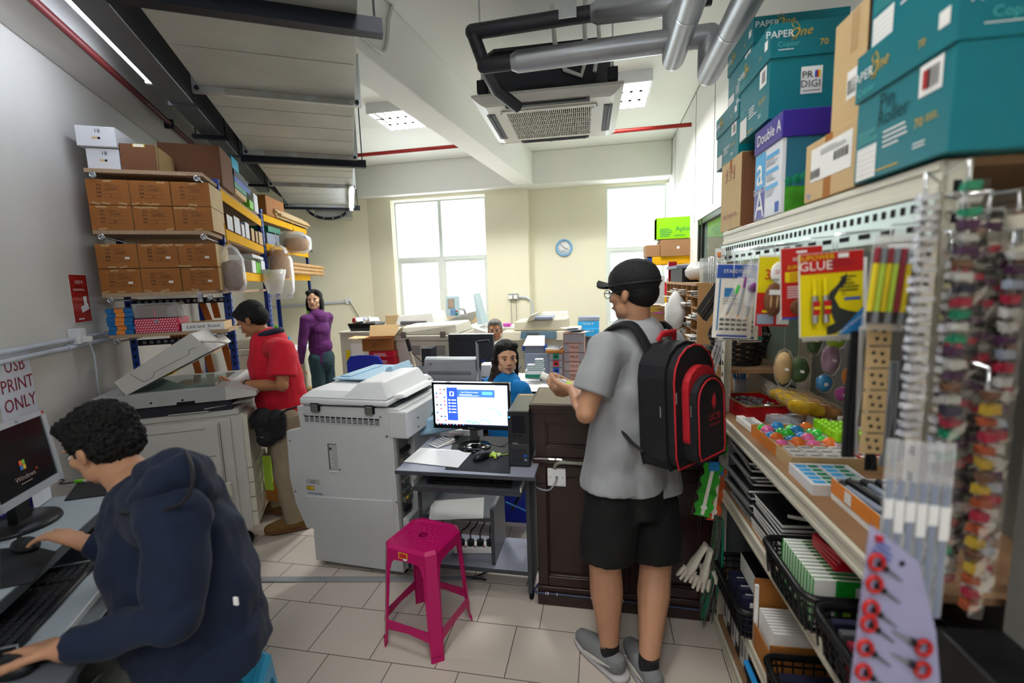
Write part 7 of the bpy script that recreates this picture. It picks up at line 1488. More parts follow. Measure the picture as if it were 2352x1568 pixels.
onT('small clear glue bottle with green liquid on the white table',1243,874,'glue_bottle','bottle',lambda T:bottle(T,'bright_green','white_plastic',.075));onT('glue bottle with a yellow cap beside the colour drawers',1254, 858,'glue_bottle','bottle',lambda T:bottle(T,'glue_yellow','glue_yellow',.085));onT('blue gas lighter standing on the white table',1222,864,'gas_lighter','lighter',lambda T:(MB().lathe([(0,0),(.012,0),(.012,.075),(.004,.08)],'blue_ink',n=12).build('lighter_body',T),MB().cyl((0,0,.08),(-.008,0, .15),.003,'foil',6).build('nozzle',T)))
P=[AZ(*q,.752)for q in((1207,893),(1260,889), (1240,874),(1220,872))];MB().slab(P,(0, 0,.001),'paper').thing('paper_sheet','curled white sheet near the front edge of the white table','paper')
p=AZ(1267,878, .752);MB().box(-.02,.02, -.01,.01,0,.012,'foil').box(-.01,.012,-.005,.01,.012,.018,'ink').thing('metal_clips','bunch of metal clips on the white table by the drawers','clips').location=(p.x, p.y,.751)
blk('long grey printed ledger board behind the staple boxes',(1205,812,1262,830),3.95,.01,'grey_card','ledger_board', 'board', z0=.752)
# table with binding machine, cutter, monitor
T=thing('work_table','dark work table carrying the comb binding machine','table',(-1.35,3.25,0));MB().box(-.05,.55,0,1.25,.74,.765,'desk_slate').build('tabletop',T, bevel=.003)
for x in(-.02,.5):MB().box(x,x+.03,.05,1.2,0,.74,'desk_edge').build('side_panel',T)
x0,x1,zb,zt=RC(975,820,1098, 882,3.4);T=thing('binding_machine','silver and dark grey comb binding machine behind the big copier','binding machine', ((x0+x1)/2,3.4,.766));w=(x1-x0)/2;mat('silver_grey','#9a9ea4',.3,.4);mat('charcoal','#2b3036',.5)
m=MB();m.hexa([(-w,-.16,0),(w,-.16,0),(w,.1,0),(-w,.1,0)],[(-w,-.14,.05),(w,-.14,.05),(w,.1,.07),(-w, .1,.07)],'charcoal');m.build('base',T,bevel=.01)
h=max(.16,zt-.766);m=MB();pr=[(-.02,.07)]+[(.03+.06*cos(a),h-.06+.06*sin(a))for a in[pi-pi*k/8 for k in range(9)]]+[(.10,.07)];m.prism(pr,-w*.95,w*.95,'silver_grey','x',smooth=False);m.build('cover',T,bevel=.003);m=MB()
for k in range(34):x=-w*.8+k*w*1.55/33;m.box(x-.002,x+.002,-.0325,-.028,h*.48,h*.72,'hole')
m.ball((-w*.7,-.033,h*.8),(.02,.002, .006),'ink',10);m.v=[v+Vector((0,.006,0))for v in m.v];m.build('comb_slots',T)
m=MB();m.tube([(w+.01,0,.05),(w+.015,0,.12),(w+.0,.0,.18),(w+.0,0,.38)],.011,'silver_grey',8);m.tube([(w,0, .38),(w+.10,-.0,.39)],.012,'ink',8);m.tube([(w+.005,.02,.1),(w+.015,.03, .26)],.009,'ink',8);m.build('lever',T)
T=thing('paper_cutter','guillotine with a raised arm left of the binding machine','paper cutter',(AY(945,850,3.7).x,3.6,.766));m=MB();m.box(-.02,.22,0,.3, 0,.10,'charcoal');m.build('base',T,bevel=.004);a,b=AY(955,848,3.6)-Vector(T.location),AY(935, 778,3.6)-Vector(T.location);m=MB();m.tube([a,a.lerp(b, .6)],.02,'beige_plastic',6,flat=.4);m.tube([a.lerp(b,.6),b],.018,'ink', 8);m.tube([a.lerp(b,.6), a+Vector((.1,0,.02))], .004,'ink',6);m.build('arm',T)
blk('second dark cutter block behind the binding machine',(968,800,990,835), 3.95,.15,'charcoal','paper_cutter','paper cutter',z0=.766)
x0,x1,zb,zt=RC(1031,768,1133,832,4.2);T=thing('computer_monitor','black monitor seen from behind in front of the old man','monitor',((x0+x1)/2,4.2,.766));w=(x1-x0)/2;m=MB();m.box(-w,w,0,.05,zb-.766,zt-.766,'charcoal');m.box(-w,w,-.001,0,(zt-.766)-.05,(zt-.766)-.044,'ink');m.box(-w,w,0,.05,zt-.766,zt-.762,'white_plastic');m.build('back_shell', T,bevel=.004);MB().box(-.04,.04, .02,.05,.0,zb-.7,'ink').box(-.12,.12, -.06,.12,0,.012,'ink').build('stand',T);MB().box(w*.45,w*.6, -.002,0,zb-.766+.01, zb-.766+.03,'blue_ink').build('port_label',T)
blk('white box by the girl on the dark table',(1103, 838,1128,858),3.9,.15, 'card_white','small_box', z0=.766)
p=AZ(1105,875, .766);MB().ball((0,0,.012),(.03,.02,.012),'blue_ink').thing('tape_dispenser','small blue tape dispenser beside the binding machine','tape dispenser').location=(p.x,p.y,.7665)
# left back: counter, basket, cardboard box, red boxes, chair
T=thing('storage_cabinet','low cream cabinet under the window holding a black basket', 'cabinet',(AY(842,800,4.9).x,4.9,0));x0,x1,zb,zt=RC(785,765,905,850,4.9);w=(x1-x0)/2
MB().box(-w,w,0,.5,0,zt,'copier_cream').build('body',T, bevel=.006);m=MB();m.box(-w-.01,w+.01,-.01, .5,zt,zt+.02, 'copier_cream');m.build('top',T,bevel=.003);m=MB();m.box(-w*.8,-w*.65,-.003, 0,zt-.35,zt-.2,'glue_yellow');m.box(-w*.6,-w*.1,-.003,0, zt-.3, zt-.12,'paper');m.build('pinned_notes',T)
x0,x1,zb,zt2_=RC(800, 750,865,765,4.95);T=basket_=thing('storage_basket','black basket heaped with papers and bottles on the cream cabinet','basket',((x0+x1)/2,4.95,zt+.021));w=(x1-x0)/2;m=MB();m.hexa([(-w*.85,0,0),(w*.85,0,0),(w*.85,.22,0),(-w*.85,.22,0)],[(-w,-.02, .09),(w,-.02,.09),(w,.24,.09),(-w,.24,.09)], 'basket_black');m.build('basket_body',T,bevel=.006)
m=MB()
for k in range(14):m.box(-.05,.05,-.015,.015,-.02,.03,random.choice(['paper','paper','glue_red','ream_blue','glue_yellow','card_white']),M=Matrix.Translation((random.uniform(-w*.8,w*.7),random.uniform(.03, .2),.10+random.uniform(0,.03)))@Matrix.Rotation(random.uniform(0, 3),4,'Z')@Matrix.Rotation(random.uniform(-.5,.5),4,'X'))
m.build('papers', T)['kind']='stuff'
Y=4.15
for k in range(3):blk('red and pink printed paper box, %s of the stack under the open carton'%('lowest', 'middle','topmost')[k],(858-k*2,825-k*0,908-k*2,840),Y,.22,'booklet_red','paper_box','box',lambda m,w,h:m.lines((0,0,h*.5),X3,Z3, w,h*.5,2,'white_ink'),z0=.60+k*.075).dimensions if False else None
x0,x1,zb,zt=RC(835,778,900,806,Y);zb=RC(835,778,900,806, Y)[2]
for k in range(3):
 h=.068;m=MB();m.box(-.13, .13,0,.22,.001,h,'booklet_red');m.lines((0,0,h/2),X3,Z3,.16,h*.5,2,'white_ink');o=m.build('paper_box',None,bevel=.002);o.location=((x0+x1)/2+.05-.01*k,Y,zb-.001-(3-k)*.07);tag(o,'red printed paper box, %s of the stack under the open carton'%('lowest','middle','topmost')[k],'box','red paper boxes')
T=thing('side_table','low stand holding the red paper boxes','table',((x0+x1)/2+.04,Y, 0));MB().box(-.16,.16,0,.3,.0, zb-.212,'desk_side').build('stand_body',T,bevel=.003)
T=thing('open_carton','open brown carton with raised flaps on the red paper boxes','carton',((x0+x1)/2,Y,zb),.2);w=(x1-x0)/2;h=zt-zb;m=MB()
for a,b,c_,d in((-w,w,0,.004),(-w,w,.24,.244),(-w, -w+.004,.004,.24),(w-.004,w,.004,.24)):m.box(a,b,c_,d,0, h,'carton')
m.box(-w,w,0,.244,0,.003,'carton');m.lines((-w*.1,0, h*.5), X3,Z3,.09,.05, 4,'carton_dark');m.build('carton_body',T);m=MB();m.slab([(-w,0, h),(w,0,h),(w*.9,-.12,h+.02),(-w, -.12,h+.02)],(0,0,.003),'carton_pale');m.build('flap', T);m=MB();m.slab([(w,0,h),(w,.24,h),(w+.09,.26,h+.10),(w+.09, .0,h+.10)],(0,0,.003),'carton_pale');m.build('flap',T);m=MB();m.slab([(-w,0,h),(-w,.24,h),(-w-.14,.22,h+.01), (-w-.14,.0,h+.01)],(0,0,.003),'carton_pale');m.build('flap', T);m=MB();m.slab([(-w, .24,h), (w,.24, h),(w,.3,h+.11),(-w, .3,h+.11)],(0,.003,0),'carton_pale');m.build('flap',T)
# blue chair
mat('chair_blue', '#1a2fa8',.3);x0,x1,zb,zt=RC(797,816,877,860,3.75);T=thing('plastic_chair', 'bright blue plastic chair behind the big copier','chair',((x0+x1)/2,3.75,0));w=(x1-x0)/2
pr=[(-w,zb-.05),(w,zb-.05),(w,zt-.06),(w*.8,zt-.01), (w*.3, zt),(-w*.3,zt),(-w*.8,zt-.01),(-w,zt-.06)];m=MB();m.prism(pr,0,.02,'chair_blue','y');
for k in(-.3,0, .3):m.box(w*k-.012,w*k+.012,-.001,.0,zb, zt-.12,'hole')
m.build('backrest',T,bevel=.006);MB().box(-w,w,-.38,0,.42,.44,'chair_blue').build('seat', T,bevel=.01)
for x in(-w+.02,w-.02):
 for y in(-.36,-.0):MB().cyl((x,y,0),(x,y,.43 if y<-.1 else zb),.014,'chair_blue',8).build('leg',T)
# copier and table behind the red shirted man; woman's table
copier('grey white photocopier with paper on top behind the blue rack post',(534,776,590,860), 3.75,.5,0,rz=.3,vent=False)
T=thing('work_table','cream table of papers in front of the woman in purple', 'table', (AZ(660, 800,.92).x,4.35,0),.5);MB().box(-.35,.35,0,.6,0,.9,'copier_cream').build('body',T,bevel=.004);MB().box(-.37,.37,-.02,.6,.9,.92,'card_white').build('top',T,bevel=.003)
for k,(x,y,w_, d,h,c, l)in enumerate(((-.3,.2, .42,.22,.12,'carton','brown carton lying open on the cream table'), (-.05,.05,.3,.2,.04,'paper','white paper stack near the woman\'s hand'),(-.3,.42, .3,.12, .22,'carton_pale','tall cardboard piece behind the brown carton'),(.02,.3,.16,.04,.13,'da_blue','sky blue sheet standing on the cream table'),(-.16,.44,.2,.03,.26,'lime_card','lime edged packaging leaning at the back of the cream table'))):
 m=MB();m.box(x,x+w_,y,y+d,0,h,c);o=m.build('cardboard_box' if 'carton' in l else 'paper_stack',None,bevel=.002);o.location=(T.location.x,T.location.y,.9205);o.rotation_euler=(0,0,.5);tag(o,l,'box' if 'carton' in l else 'paper')
T=thing('wooden_stool','pale round wooden stool between the woman and the big copier', 'stool', AZ(716,893,.47)*1);z=T.location.z;T.location.z=0;XF[T.name]=Matrix.Translation(T.location);m=MB();m.lathe([(0,.45),(.14,.45),(.15,.46),(.15,.475), (0,.475)],'bamboo',n=20);m.build('seat', T)
for k in range(4):a=k*pi/2+.5;MB().cyl((.11*cos(a),.11*sin(a),.45),(.16*cos(a), .16*sin(a),0), .011,'ink',8).build('leg',T)
m=MB();a=AD(614,1080,3.1);m.box(-.03,.03,0, .01,-.14,.1,'lime_plastic');m.box(-.04,.1,.01,.02,-.22,-.08,'carton');m.thing('folder_pile','lime folder and brown card leaning behind the small copier','folders').location=a;
m=MB();a=AZ(690,1135,0);m.tube([AZ(600,1150, .01),AZ(645,1142,.01)], .008,'da_blue',6);m.thing('floor_cable','light blue cable on the floor behind the small copier','cable')
# natural box under the monitor
m=MB();a=AY(1040,997,2.9);m.box(-.16,.16,0, .2,-.28,.03,'card_white');m.text('natural',.04,(.02,0,0),X3,Z3,'maroon_ink');m.ball((-.09,-.001,.0),(.012,.001,.016), 'bright_green',8);m.thing('paper_box','white box printed natural seen under the lit monitor','box').location=(a.x,2.9, a.z);T=thing('side_table','low stand under the white natural box','table',(a.x,2.9,0));MB().box(-.17,.17,0,.22,0,a.z-.281,'desk_side').build('stand_body',T)
# ---- back right: rack, boxes, pigeonholes
x0,x1,zb,zt=RC(1487,588,1600,606,5.3);T=E_('storage_rack','yellow and blue rack beside the right window carrying a green box','rack',x0,x1,5.3);w=(x1-x0)/2
for x in(-w,w-.05):
 for y in(0,.45):MB().box(x,x+.05,y,y+.004,0,zt,'rack_blue').box(x+.02, x+.03, y-.001,y,zb+.02,zb+.04,'hole').build('post',T)
for z in(zb,zb-.42,zb-.84):
 for y in(-.004,.45):m=MB();m.box(-w+.05,w-.05,y,y+.006,z,z+(zt-zb),'rack_yellow');m.build('beam',T)
 MB().box(-w,w,0,.45,z+(zt-zb)-.01,z+(zt-zb),'chipboard').build('shelf_board',T)
def APL(m,w,h):m.text('Aplus',h*.3,(w*.5,0, h*.45),X3,Z3, 'green_card');m.lines((-w*.35,0,h*.3),X3,Z3, w*.9,h*.4,5,'green_card');m.box(-w-.0,-w+.002,0, .2,0,h,'lime_plastic');m.lines((w*.4,0,h*.15),X3,Z3,w*.8,h*.08,1,'green_card')
mat('aplus_green','#86cc10',.4);mat('carton_mid','#9a7350',.7)
blk('brown flat carton under the green box on the yellow rack',(1518,549,1598,586),5.28,.4,'carton_mid','cardboard_carton','carton',lambda m,w,h:m.ball((0,-.001,h*.5),(.015,.001, .015),'paper',8),z0=zt+.001)
blk('small brown carton at the window end of the yellow rack', (1484,562,1517, 587),5.3,.35,'carton_mid','cardboard_carton','carton',z0=zt+.001)
blk('bright green Aplus paper box on top of the brown carton', (1508,498,1590, 548),5.32,.36,'aplus_green','paper_box', 'box',APL)
for z,l in((zb-.42+.06,'upper'),(zb-.84+.06,'lower')):
 for k,c in enumerate(('booklet_red','carton','green_card','ream_white')):m=MB();m.box(-.1,.1,0,.3,0, .14+.04*(k%2),c);m.lines((0,0,.08),X3,Z3, .12,.06,3,'paper');o=m.build('paper_box',None, bevel=.002);o.location=(x0+.13+k*.215,5.34, z+.001+.03);tag(o,'%s box on the %s shelf of the yellow rack'%(('red','brown','dark green','pale')[k],l),'box')
m=MB();a=AY(1512,680,4.9);m.box(-.06,.06,0, .002,-.08,.2,'paper');m.thing('paper_sheet','white sheet pinned in front of the yellow rack', 'paper').location=a
blk('poster box with yellow and magenta lettering below the pinned sheet',(1487,700,1527,740), 4.95,.1,'carton_mid','cardboard_box','box',lambda m,w,h:(m.lines((0,0,h*.75), X3,Z3,w*1.4,h*.3,3,'glue_yellow'),m.decal((w*.3,0,h*.55),X3,Z3,w,h*.08,'foam_pink')),z0=None)
blk('low cupboard supporting the poster box',(1480,742,1530,780),4.95,.3,'desk_side','side_cabinet','cabinet',z0=0)
# pigeonholes: runs along the partition, turned to the room
mat('pine','#b98c5c',.6, var=.08, vs=4);a=AY(1655,655,3.1);PX=.50;y0, y1=2.62,3.82;T=thing('pigeonhole_shelf','pale wooden pigeonhole unit stuffed with small papers','pigeonhole unit',(PX,y0,0));nc,nr=7,15;zt5=1.545;zb5=.62;m=MB();L=y1-y0
m.box(.25,.26,0,L,.1,zt5,'pine');m.box(0,.26, -.012,0,.1,zt5,'pine');m.box(0,.26,L, L+.012,.1,zt5,'pine');m.box(-.01,.26, -.012,L+.012,zt5,zt5+.015,'pine');m.box(0,.25,0,L, .1,zb5, 'pine');m.build('cabinet_body',T, bevel=.001)
m=MB()
for i in range(1, nc):m.box(.0,.25,i*L/nc-.004,i*L/nc+.004,zb5, zt5,'pine')
for j in range(nr):m.box(.0,.25,0,L,zb5+j*(zt5-zb5)/nr-.003,zb5+j*(zt5-zb5)/nr+.003,'pine')
m.build('dividers',T)
R=random.Random(4)
for i in range(nc):
 for j in range(1,nr):
  if R.random()<.3 or(i*nr+j)%2:continue
  zz=zb5+j*(zt5-zb5)/nr+.004;m=MB()
  for q in range(3):m.box(-R.uniform(.0,.05), .15,.01,L/nc-.03,q*.011,q*.011+.003,'paper',M=Matrix.Rotation(R.uniform(-.06,.06),4,'Y')@Matrix.Rotation(R.uniform(-.1,.1),4,'Z'))
  m.box(-.02,-.018, .03,.06,0.0,.02,'ink');o=m.build('paper_slips',None);o.location=(PX,y0+i*L/nc+.01,zz+.004);tag(o,'bundle of white slips in the pigeonholes, column %s from the rack, row %s from below'%(('one','two','three','four','five', 'six','seven')[i],('none','one', 'two','three','four','five','six','seven','eight','nine','ten', 'eleven','twelve','thirteen','fourteen')[j]),'papers','white slips in the pigeonholes')
for l,(yy,zz,s_)in(('large crumpled white bag bulging from the middle pigeonholes',(.45,1.38,(.06,.13,.12))),('white plastic bag on top of the pigeonhole unit',(.55,zt5+.075,(.1,.2,.06))), ('crumpled white bag hanging low on the pigeonholes', (.3,.95,(.05,.09,.12)))):
 m=MB();m.ball((0,0,0),s_, 'paper', 14);wob(m,.03,12,zz);o=m.thing('plastic_bag',l,'bag');o.location=(PX+(.12 if 'top' in l else-.045),y0+yy,zz)
m=MB();m.box(0,.25,0, .5,0,.09,'ink');m.box(-.02,.26,.1,.6, .09,.11,'grey_card');m.box(0,.06,.62,.66,0,.15,'booklet_red');o=m.thing('file_stack','dark files and grey folders on top of the pigeonhole unit','files');o.location=(PX,y0+.5,zt5+.016)
m=MB();m.box(0,.11,0, .1,0,.13,'clear_plastic');m.box(.005,.105,.005, .095,.005,.05,'bag_green');m.thing('clear_tub','clear tub with dark contents at the near end of the pigeonhole top','tub').location=(PX+.03,y0+.02,zt5+.016)
# ================================================================ PEOPLE
def fabric(n,c,r=.85,b=.25,bs=22):return mat(n,c,r,var=.06,vs=12,bump=b,bs=bs, sheen=.04)
for n_,c_ in(('skin_tan','#b48568'),('skin_light','#e6b798'),('skin_brown','#a8734f'),('skin_warm', '#deab89')):mat(n_,c_,.5,var=.05,vs=20)
mat('hair_black', '#0b090a',.75,var=.2,vs=90,bump=.5,bs=140);mat('hair_brown','#24140f',.7,var=.3, vs=60,bump=.6,bs=120);mat('hair_grey','#6a6866',.6,var=.3,vs=90, bump=.6, bs=140);mat('eye_white','#e6e2dc',.2,var=0);mat('lip','#8d4a40',.5,var=0)
def sculpt(m,name,parent,vox=.006,sm=6,c=None,wobble=None):
 me=bpy.data.meshes.new('t');me.from_pydata([tuple(v)for v in m.v],[],m.f);o=bpy.data.objects.new('t',me);COL.objects.link(o)
 r=o.modifiers.new('r','REMESH');r.mode='VOXEL';r.voxel_size=vox;r.use_smooth_shade=True
 if sm:s=o.modifiers.new('s', 'SMOOTH');s.iterations=sm;s.factor=.5
 dg=bpy.context.evaluated_depsgraph_get();me2=bpy.data.meshes.new_from_object(o.evaluated_get(dg));bpy.data.objects.remove(o)
 if wobble:
  for v in me2.vertices:v.co+=Vector(noise.noise_vector(v.co*wobble[1]))*wobble[0]
 me2.name=name;me2.transform(XF[parent.name].inverted());me2.materials.clear();me2.materials.append(MATS[c]);me2.polygons.foreach_set('use_smooth',[True]*len(me2.polygons));me2.update()
 o=bpy.data.objects.new(name,me2);COL.objects.link(o);o.parent=parent;XF[o.name]=XF[parent.name];return o
def cap(m,P,R,ends=(1,1),n=14, fl=1.0):
 m.tube(P,R,'paper',n,flat=fl)
 if ends[0]:m.ball(P[0],R[0],'paper',n)
 if ends[1]:m.ball(P[-1],R[-1],'paper',n)
 for p,r in zip(P[1:-1],R[1:-1]):m.ball(p,r,'paper',n)
def hand(m,W,d, n,sd,curl=.5,k=1.0,spread=.10):
 """W wrist, d finger direction, n palm normal, sd=+1/-1 thumb side"""
 d=Vector(d).normalized();n=Vector(n);n=(n-d*n.dot(d)).normalized();s=d.cross(n)*sd;W=Vector(W)
 cap(m,[W-d*.02,W+d*.02],[.024*k,.024*k])
 for i in range(4):
  a=(1.5-i)*.019*k;B=W+d*.088*k+s*a;cap(m,[W+d*.012+s*a*.6, B],[.015*k,.0115*k], n=10)
  L=(.046,.05,.047,.036)[i]*k;dd=(d+s*spread*(1.5-i)).normalized();p=B;r=.0098*k
  for j,f in enumerate((1,.62,.5)):
   an=curl*(.7,1.1,.8)[j];dd=(dd*cos(an)+n*sin(an)).normalized();q=p+dd*L*f;cap(m, [p,q],[r,r*.92],n=10);p=q;r*=.92
 p=W+d*.02+s*.022*k;dd=(d*.75+s*.65+n*.25).normalized()
 for f in(.045,.034,.026):q=p+dd*f*k;cap(m,[p,q],[.013*k,.0105*k],n=10);p=q;dd=(dd+d*.25+n*curl*.5-s*.1).normalized()
def headM(C,f,up):
 f=Vector(f).normalized();up=Vector(up);y=-f;z=(up-y*up.dot(y)).normalized();x=y.cross(z);return Matrix(((x.x,y.x,z.x,C[0]),(x.y,y.y,z.y,C[1]),(x.z,y.z,z.z, C[2]),(0,0,0,1)))
def head(m,H,k=1.0,wide=1.0):
 sc_=Matrix.Scale(k,4)
 def B(c,r):m.ball(H@(Vector(c)*k), tuple(v*k for v in((r,)*3 if isinstance(r,(int, float))else r)), 'paper', 20,M=H.to_3x3())
 B((0,.012,.03),(.074,.092,.083));B((0,-.03,-.03),(.058*wide,.055,.07));B((0,-.052,-.078),(.034*wide,.028,.028));B((0, -.068,-.09),(.016,.013, .014))
 for s in(-1, 1):
  B((s*.038*wide,-.05,-.016),(.026,.024,.024));B((s*.05*wide,-.015,-.06),(.014,.035,.03));B((s*.074,.008, -.012),(.008,.016,.027));B((s*.078,.014,-.006),(.006, .014,.022));B((s*.012, -.091,-.028),(.008,.009,.007));B((s*.03,-.07, .026),(.026,.016,.008))
 cap(m,[H@(Vector((0,-.080,.014))*k),H@(Vector((0,-.100,-.022))*k)],[.0075*k,.011*k]);B((0,-.082,-.05),(.024,.010,.007));B((0,-.080,-.060),(.021,.010,.008))
def face(T,H,k=1.0,brow='hair_black',glasses=None):
 def P(x,y,z):return H@(Vector((x,y,z))*k)
 R=H.to_3x3()
 for s in(-1, 1):
  m=MB();m.ball(P(s*.030,-.0785, .004),(.0135*k,.007*k,.0062*k),'eye_white', 12,M=R);m.ball(P(s*.030,-.0835,.004),(.0055*k,.004*k,.0055*k),'ink',10,M=R);m.tube([P(s*.016,-.082,.006),P(s*.03,-.086,.0125),P(s*.045,-.078,.007)],.0018*k,'hair_black', 5);m.build('eye',T,world=True)
  m=MB();m.tube([P(s*.014,-.087, .024),P(s*.03, -.087,.031),P(s*.05,-.074,.026)],[.0035*k,.004*k,.002*k],brow,6,flat=.5);m.build('eyebrow',T,world=True)
 m=MB();m.tube([P(-.024,-.083,-.056),P(-.010,-.0925, -.0535), P(.0,-.0935,-.055),P(.010,-.0925,-.0535),P(.024,-.083,-.056)],[.0015*k,.0048*k,.005*k,.0048*k,.0015*k],'lip',8);m.build('mouth',T,world=True)
 if glasses:
  m=MB()
  for s in(-1,1):m.tube([P(s*.031+.023*cos(a),-.095,.004+.017*sin(a))for a in[2*pi*q/20 for q in range(20)]],.0017*k,glasses,5, closed=True);m.tube([P(s*.054,-.094,.008),P(s*.078,-.03,.008),P(s*.08,.012, .004)],.0018*k,glasses,5)
  m.tube([P(-.009,-.097,.008),P(.009,-.097, .008)],.0016*k,glasses,5);m.build('glasses',T, world=True)
def hair_short(T, H,c,k=1.0,spike=.006,grow=1.0,name='hair',front=0):
 m=MB()
 def B(cc,r):m.ball(H@(Vector(cc)*k),tuple(v*k*grow for v in r),'paper',20,M=H.to_3x3())
 B((0,.02,.048),(.082,.094,.080));B((0,.045,.0),(.076,.066,.07));B((0,-.03-front,.085),(.06,.05,.032))
 for s in(-1, 1):B((s*.068,.012,.03),(.014, .045,.035));B((s*.071, -.008,.012),(.007,.010, .022))
 return sculpt(m,name, T,.004, 2,c,(spike,120))
def person(label, base):return thing('person',label,'person',base)
J=AY
# ---- customer with the backpack
b0=Vector((.10, 1.85,0));P1=person('person in a grey t-shirt, black shorts and black cap standing at the counter',b0);F1=Vector((-.75,.66,0)).normalized()
nk,hd,pv=J(1460,748,1.86),J(1452,672,1.85),J(1450,1120,1.87);LS,RS=J(1392,800,1.75),J(1535,790,2.02);LE,LWr=J(1345,950,1.68), J(1318,893,1.86);RE,RW=J(1480,930,2.06),J(1330,885,2.0)
LH,RH=J(1405,1135,1.80),J(1497,1140,1.95);LK,RK_=J(1390,1300,1.78),J(1505, 1300,1.90);LA_, RA_=AZ(1400,1490,.09), AZ(1490, 1525,.09)
H1=headM(hd,F1+Vector((-.25,.0,-.12)),Z3);m=MB();head(m,H1,.97)
cap(m,[hd-Z3*.05+F1*-.02,nk-Z3*.03],[.052,.058]);ch=nk.lerp(pv,.35);cap(m,[nk-Z3*.06,ch,pv.lerp(ch,.4),pv],[.09, .115,.105,.115],n=18)
for S,E,W_,Hd in((LS,LE,LWr,1),(RS,RE,RW,1)):cap(m,[S,S.lerp(E,.5),E,E.lerp(W_,.4),W_],[.05,.046,.038,.036,.026])
hand(m,LWr,Vector((-.7,.6,-.25)),Vector((.3,.5, .8)),-1,1.0,.95);hand(m,RW,Vector((-.95,-.25,-.25)),Vector((0, -.6,.8)),1,1.0,.95)
for Hh,K_,A_ in((LH,LK,LA_),(RH,RK_,RA_)):cap(m,[Hh, Hh.lerp(K_,.5),K_,K_.lerp(A_,.3),K_.lerp(A_,.75),A_],[.09,.085,.066,.068,.046,.038]);
for A_,(tx,ty)in((LA_, (1345,1465)),(RA_,(1448,1478))):t=AZ(tx,ty,.04);cap(m,[A_-Z3*.045,t.lerp(A_,.2)-Z3*.02],[.036, .03])
sculpt(m,'body', P1,.006,4,'skin_tan')
m=MB();fabric('tee_grey','#96989c');wa=pv+Z3*.04
cap(m,[nk-Z3*.035,nk-Z3*.075,ch,pv.lerp(ch,.45)], [.075,.125,.145,.135],(0,0),n=20,fl=.85);cap(m,[ch,pv.lerp(ch,.3),pv+Z3*.03],[.14,.138,.155],(0, 0),n=20,fl=.9);sd=(RS-LS).normalized()
for k,g in((-1, LH),(1, RH)):cap(m,[ch+sd*k*.05,g+Z3*.13,g+Z3*.045], [.11,.112,.13], (0,0),n=18)
cap(m,[nk-Z3*.09,LS-Z3*.01],[.08, .068]);cap(m,[nk-Z3*.09,RS-Z3*.01],[.08,.068])
for S,E in((LS, LE),(RS,RE)):cap(m,[S, S.lerp(E,.35),S.lerp(E,.68)],[.07,.072, .072],(1,0),n=16)
sculpt(m,'t_shirt',P1,.007,5,'tee_grey',(.008,14))
m=MB();mat('short_black','#0f1011',.8,bump=.3,bs=15);cap(m,[pv+Z3*.04,pv-Z3*.08],[.14,.15],(0,0),n=20, fl=.9)
for Hh,K_ in((LH,LK),(RH,RK_)):cap(m,[Hh-Z3*.03,Hh.lerp(K_, .5),Hh.lerp(K_,.86)],[.112,.115,.112],(1,0),n=18)
sculpt(m,'shorts',P1,.008,5,'short_black',(.008,10));hair_short(P1,H1,'hair_black',.96, .001,.98)
m=MB();mat('cap_mesh','#17191b',.75,var=.25,vs=70,bump=.6,bs=160)
def hp(x,y,z,k=.97):return H1@(Vector((x,y,z))*k)
m.ball(hp(0,.014,.05),(.088,.104,.082), 'cap_mesh',24,M=H1.to_3x3());q=[hp(.066*sin(a),-.078-.075*cos(a),.052-.028*abs(sin(a))+.006*cos(a))for a in[-1.5+3*i/10 for i in range(11)]];m.add(q+[v+Vector((0,0,.010))for v in q],[tuple(range(11)),tuple(range(11,22))]+[(i,i+1,i+12,i+11)for i in range(10)],'cap_mesh');m.tube([hp(.089*cos(a), .014+.106*sin(a),.034)for a in[2*pi*i/24 for i in range(24)]],.004,'ink',6,closed=True);m.build('baseball_cap',P1,world=True)
face(P1, H1,.97, glasses='ink')
def shoe(T,A_,t,c,sole,tick=None,k=1.0,name='shoe'):
 d=(t-A_);d.z=0;d.normalize();s=d.cross(Z3);g=Vector((A_.x,A_.y,0));m=MB();cap(m,[g-d*.035+Z3*.055,g+d*.05+Z3*.055,g+d*.12+Z3*.04,g+d*.165+Z3*.034],[.043*k,.047*k,.043*k,.034*k]);cap(m,[g-d*.035+Z3*.05,g-d*.035+Z3*.085],[.040*k,.038*k], (1,0));o=sculpt(m,name,T,.006,3,c)
 m=MB();m.tube([g-d*.055+Z3*.016,g+d*.05+Z3*.016,g+d*.13+Z3*.016,g+d*.19+Z3*.02],[.044*k,.05*k,.05*k,.03*k], sole,16,flat=.32);m.ball(g-d*.05+Z3*.016,(.046*k,.046*k,.015), sole,16);m.build('sole', o,world=True)
 if tick:
  m=MB()
  for sg in(-1,1):B=lambda u,z:g+d*u+s*sg*.0455+Z3*z;m.slab([B(.10,.038),B(.02,.055), B(-.05,.068),B(.03,.036),B(.08, .026)],s*sg*.004,tick)
  m.build('side_flash',o,world=True)
mat('shoe_grey','#77797b',.8,bump=.3,bs=60);mat('sole_pale','#b9b5b8',.6);mat('tick_white','#d7d4cd',.6)
for A_,t in((LA_,AZ(1345,1465,.04)),(RA_,AZ(1448,1478, .04))):
 shoe(P1,A_,t,'shoe_grey','sole_pale','tick_white');MB().cyl(A_-Z3*.03,A_+Z3*.035,.039,'ink',16).build('sock',P1,world=True)
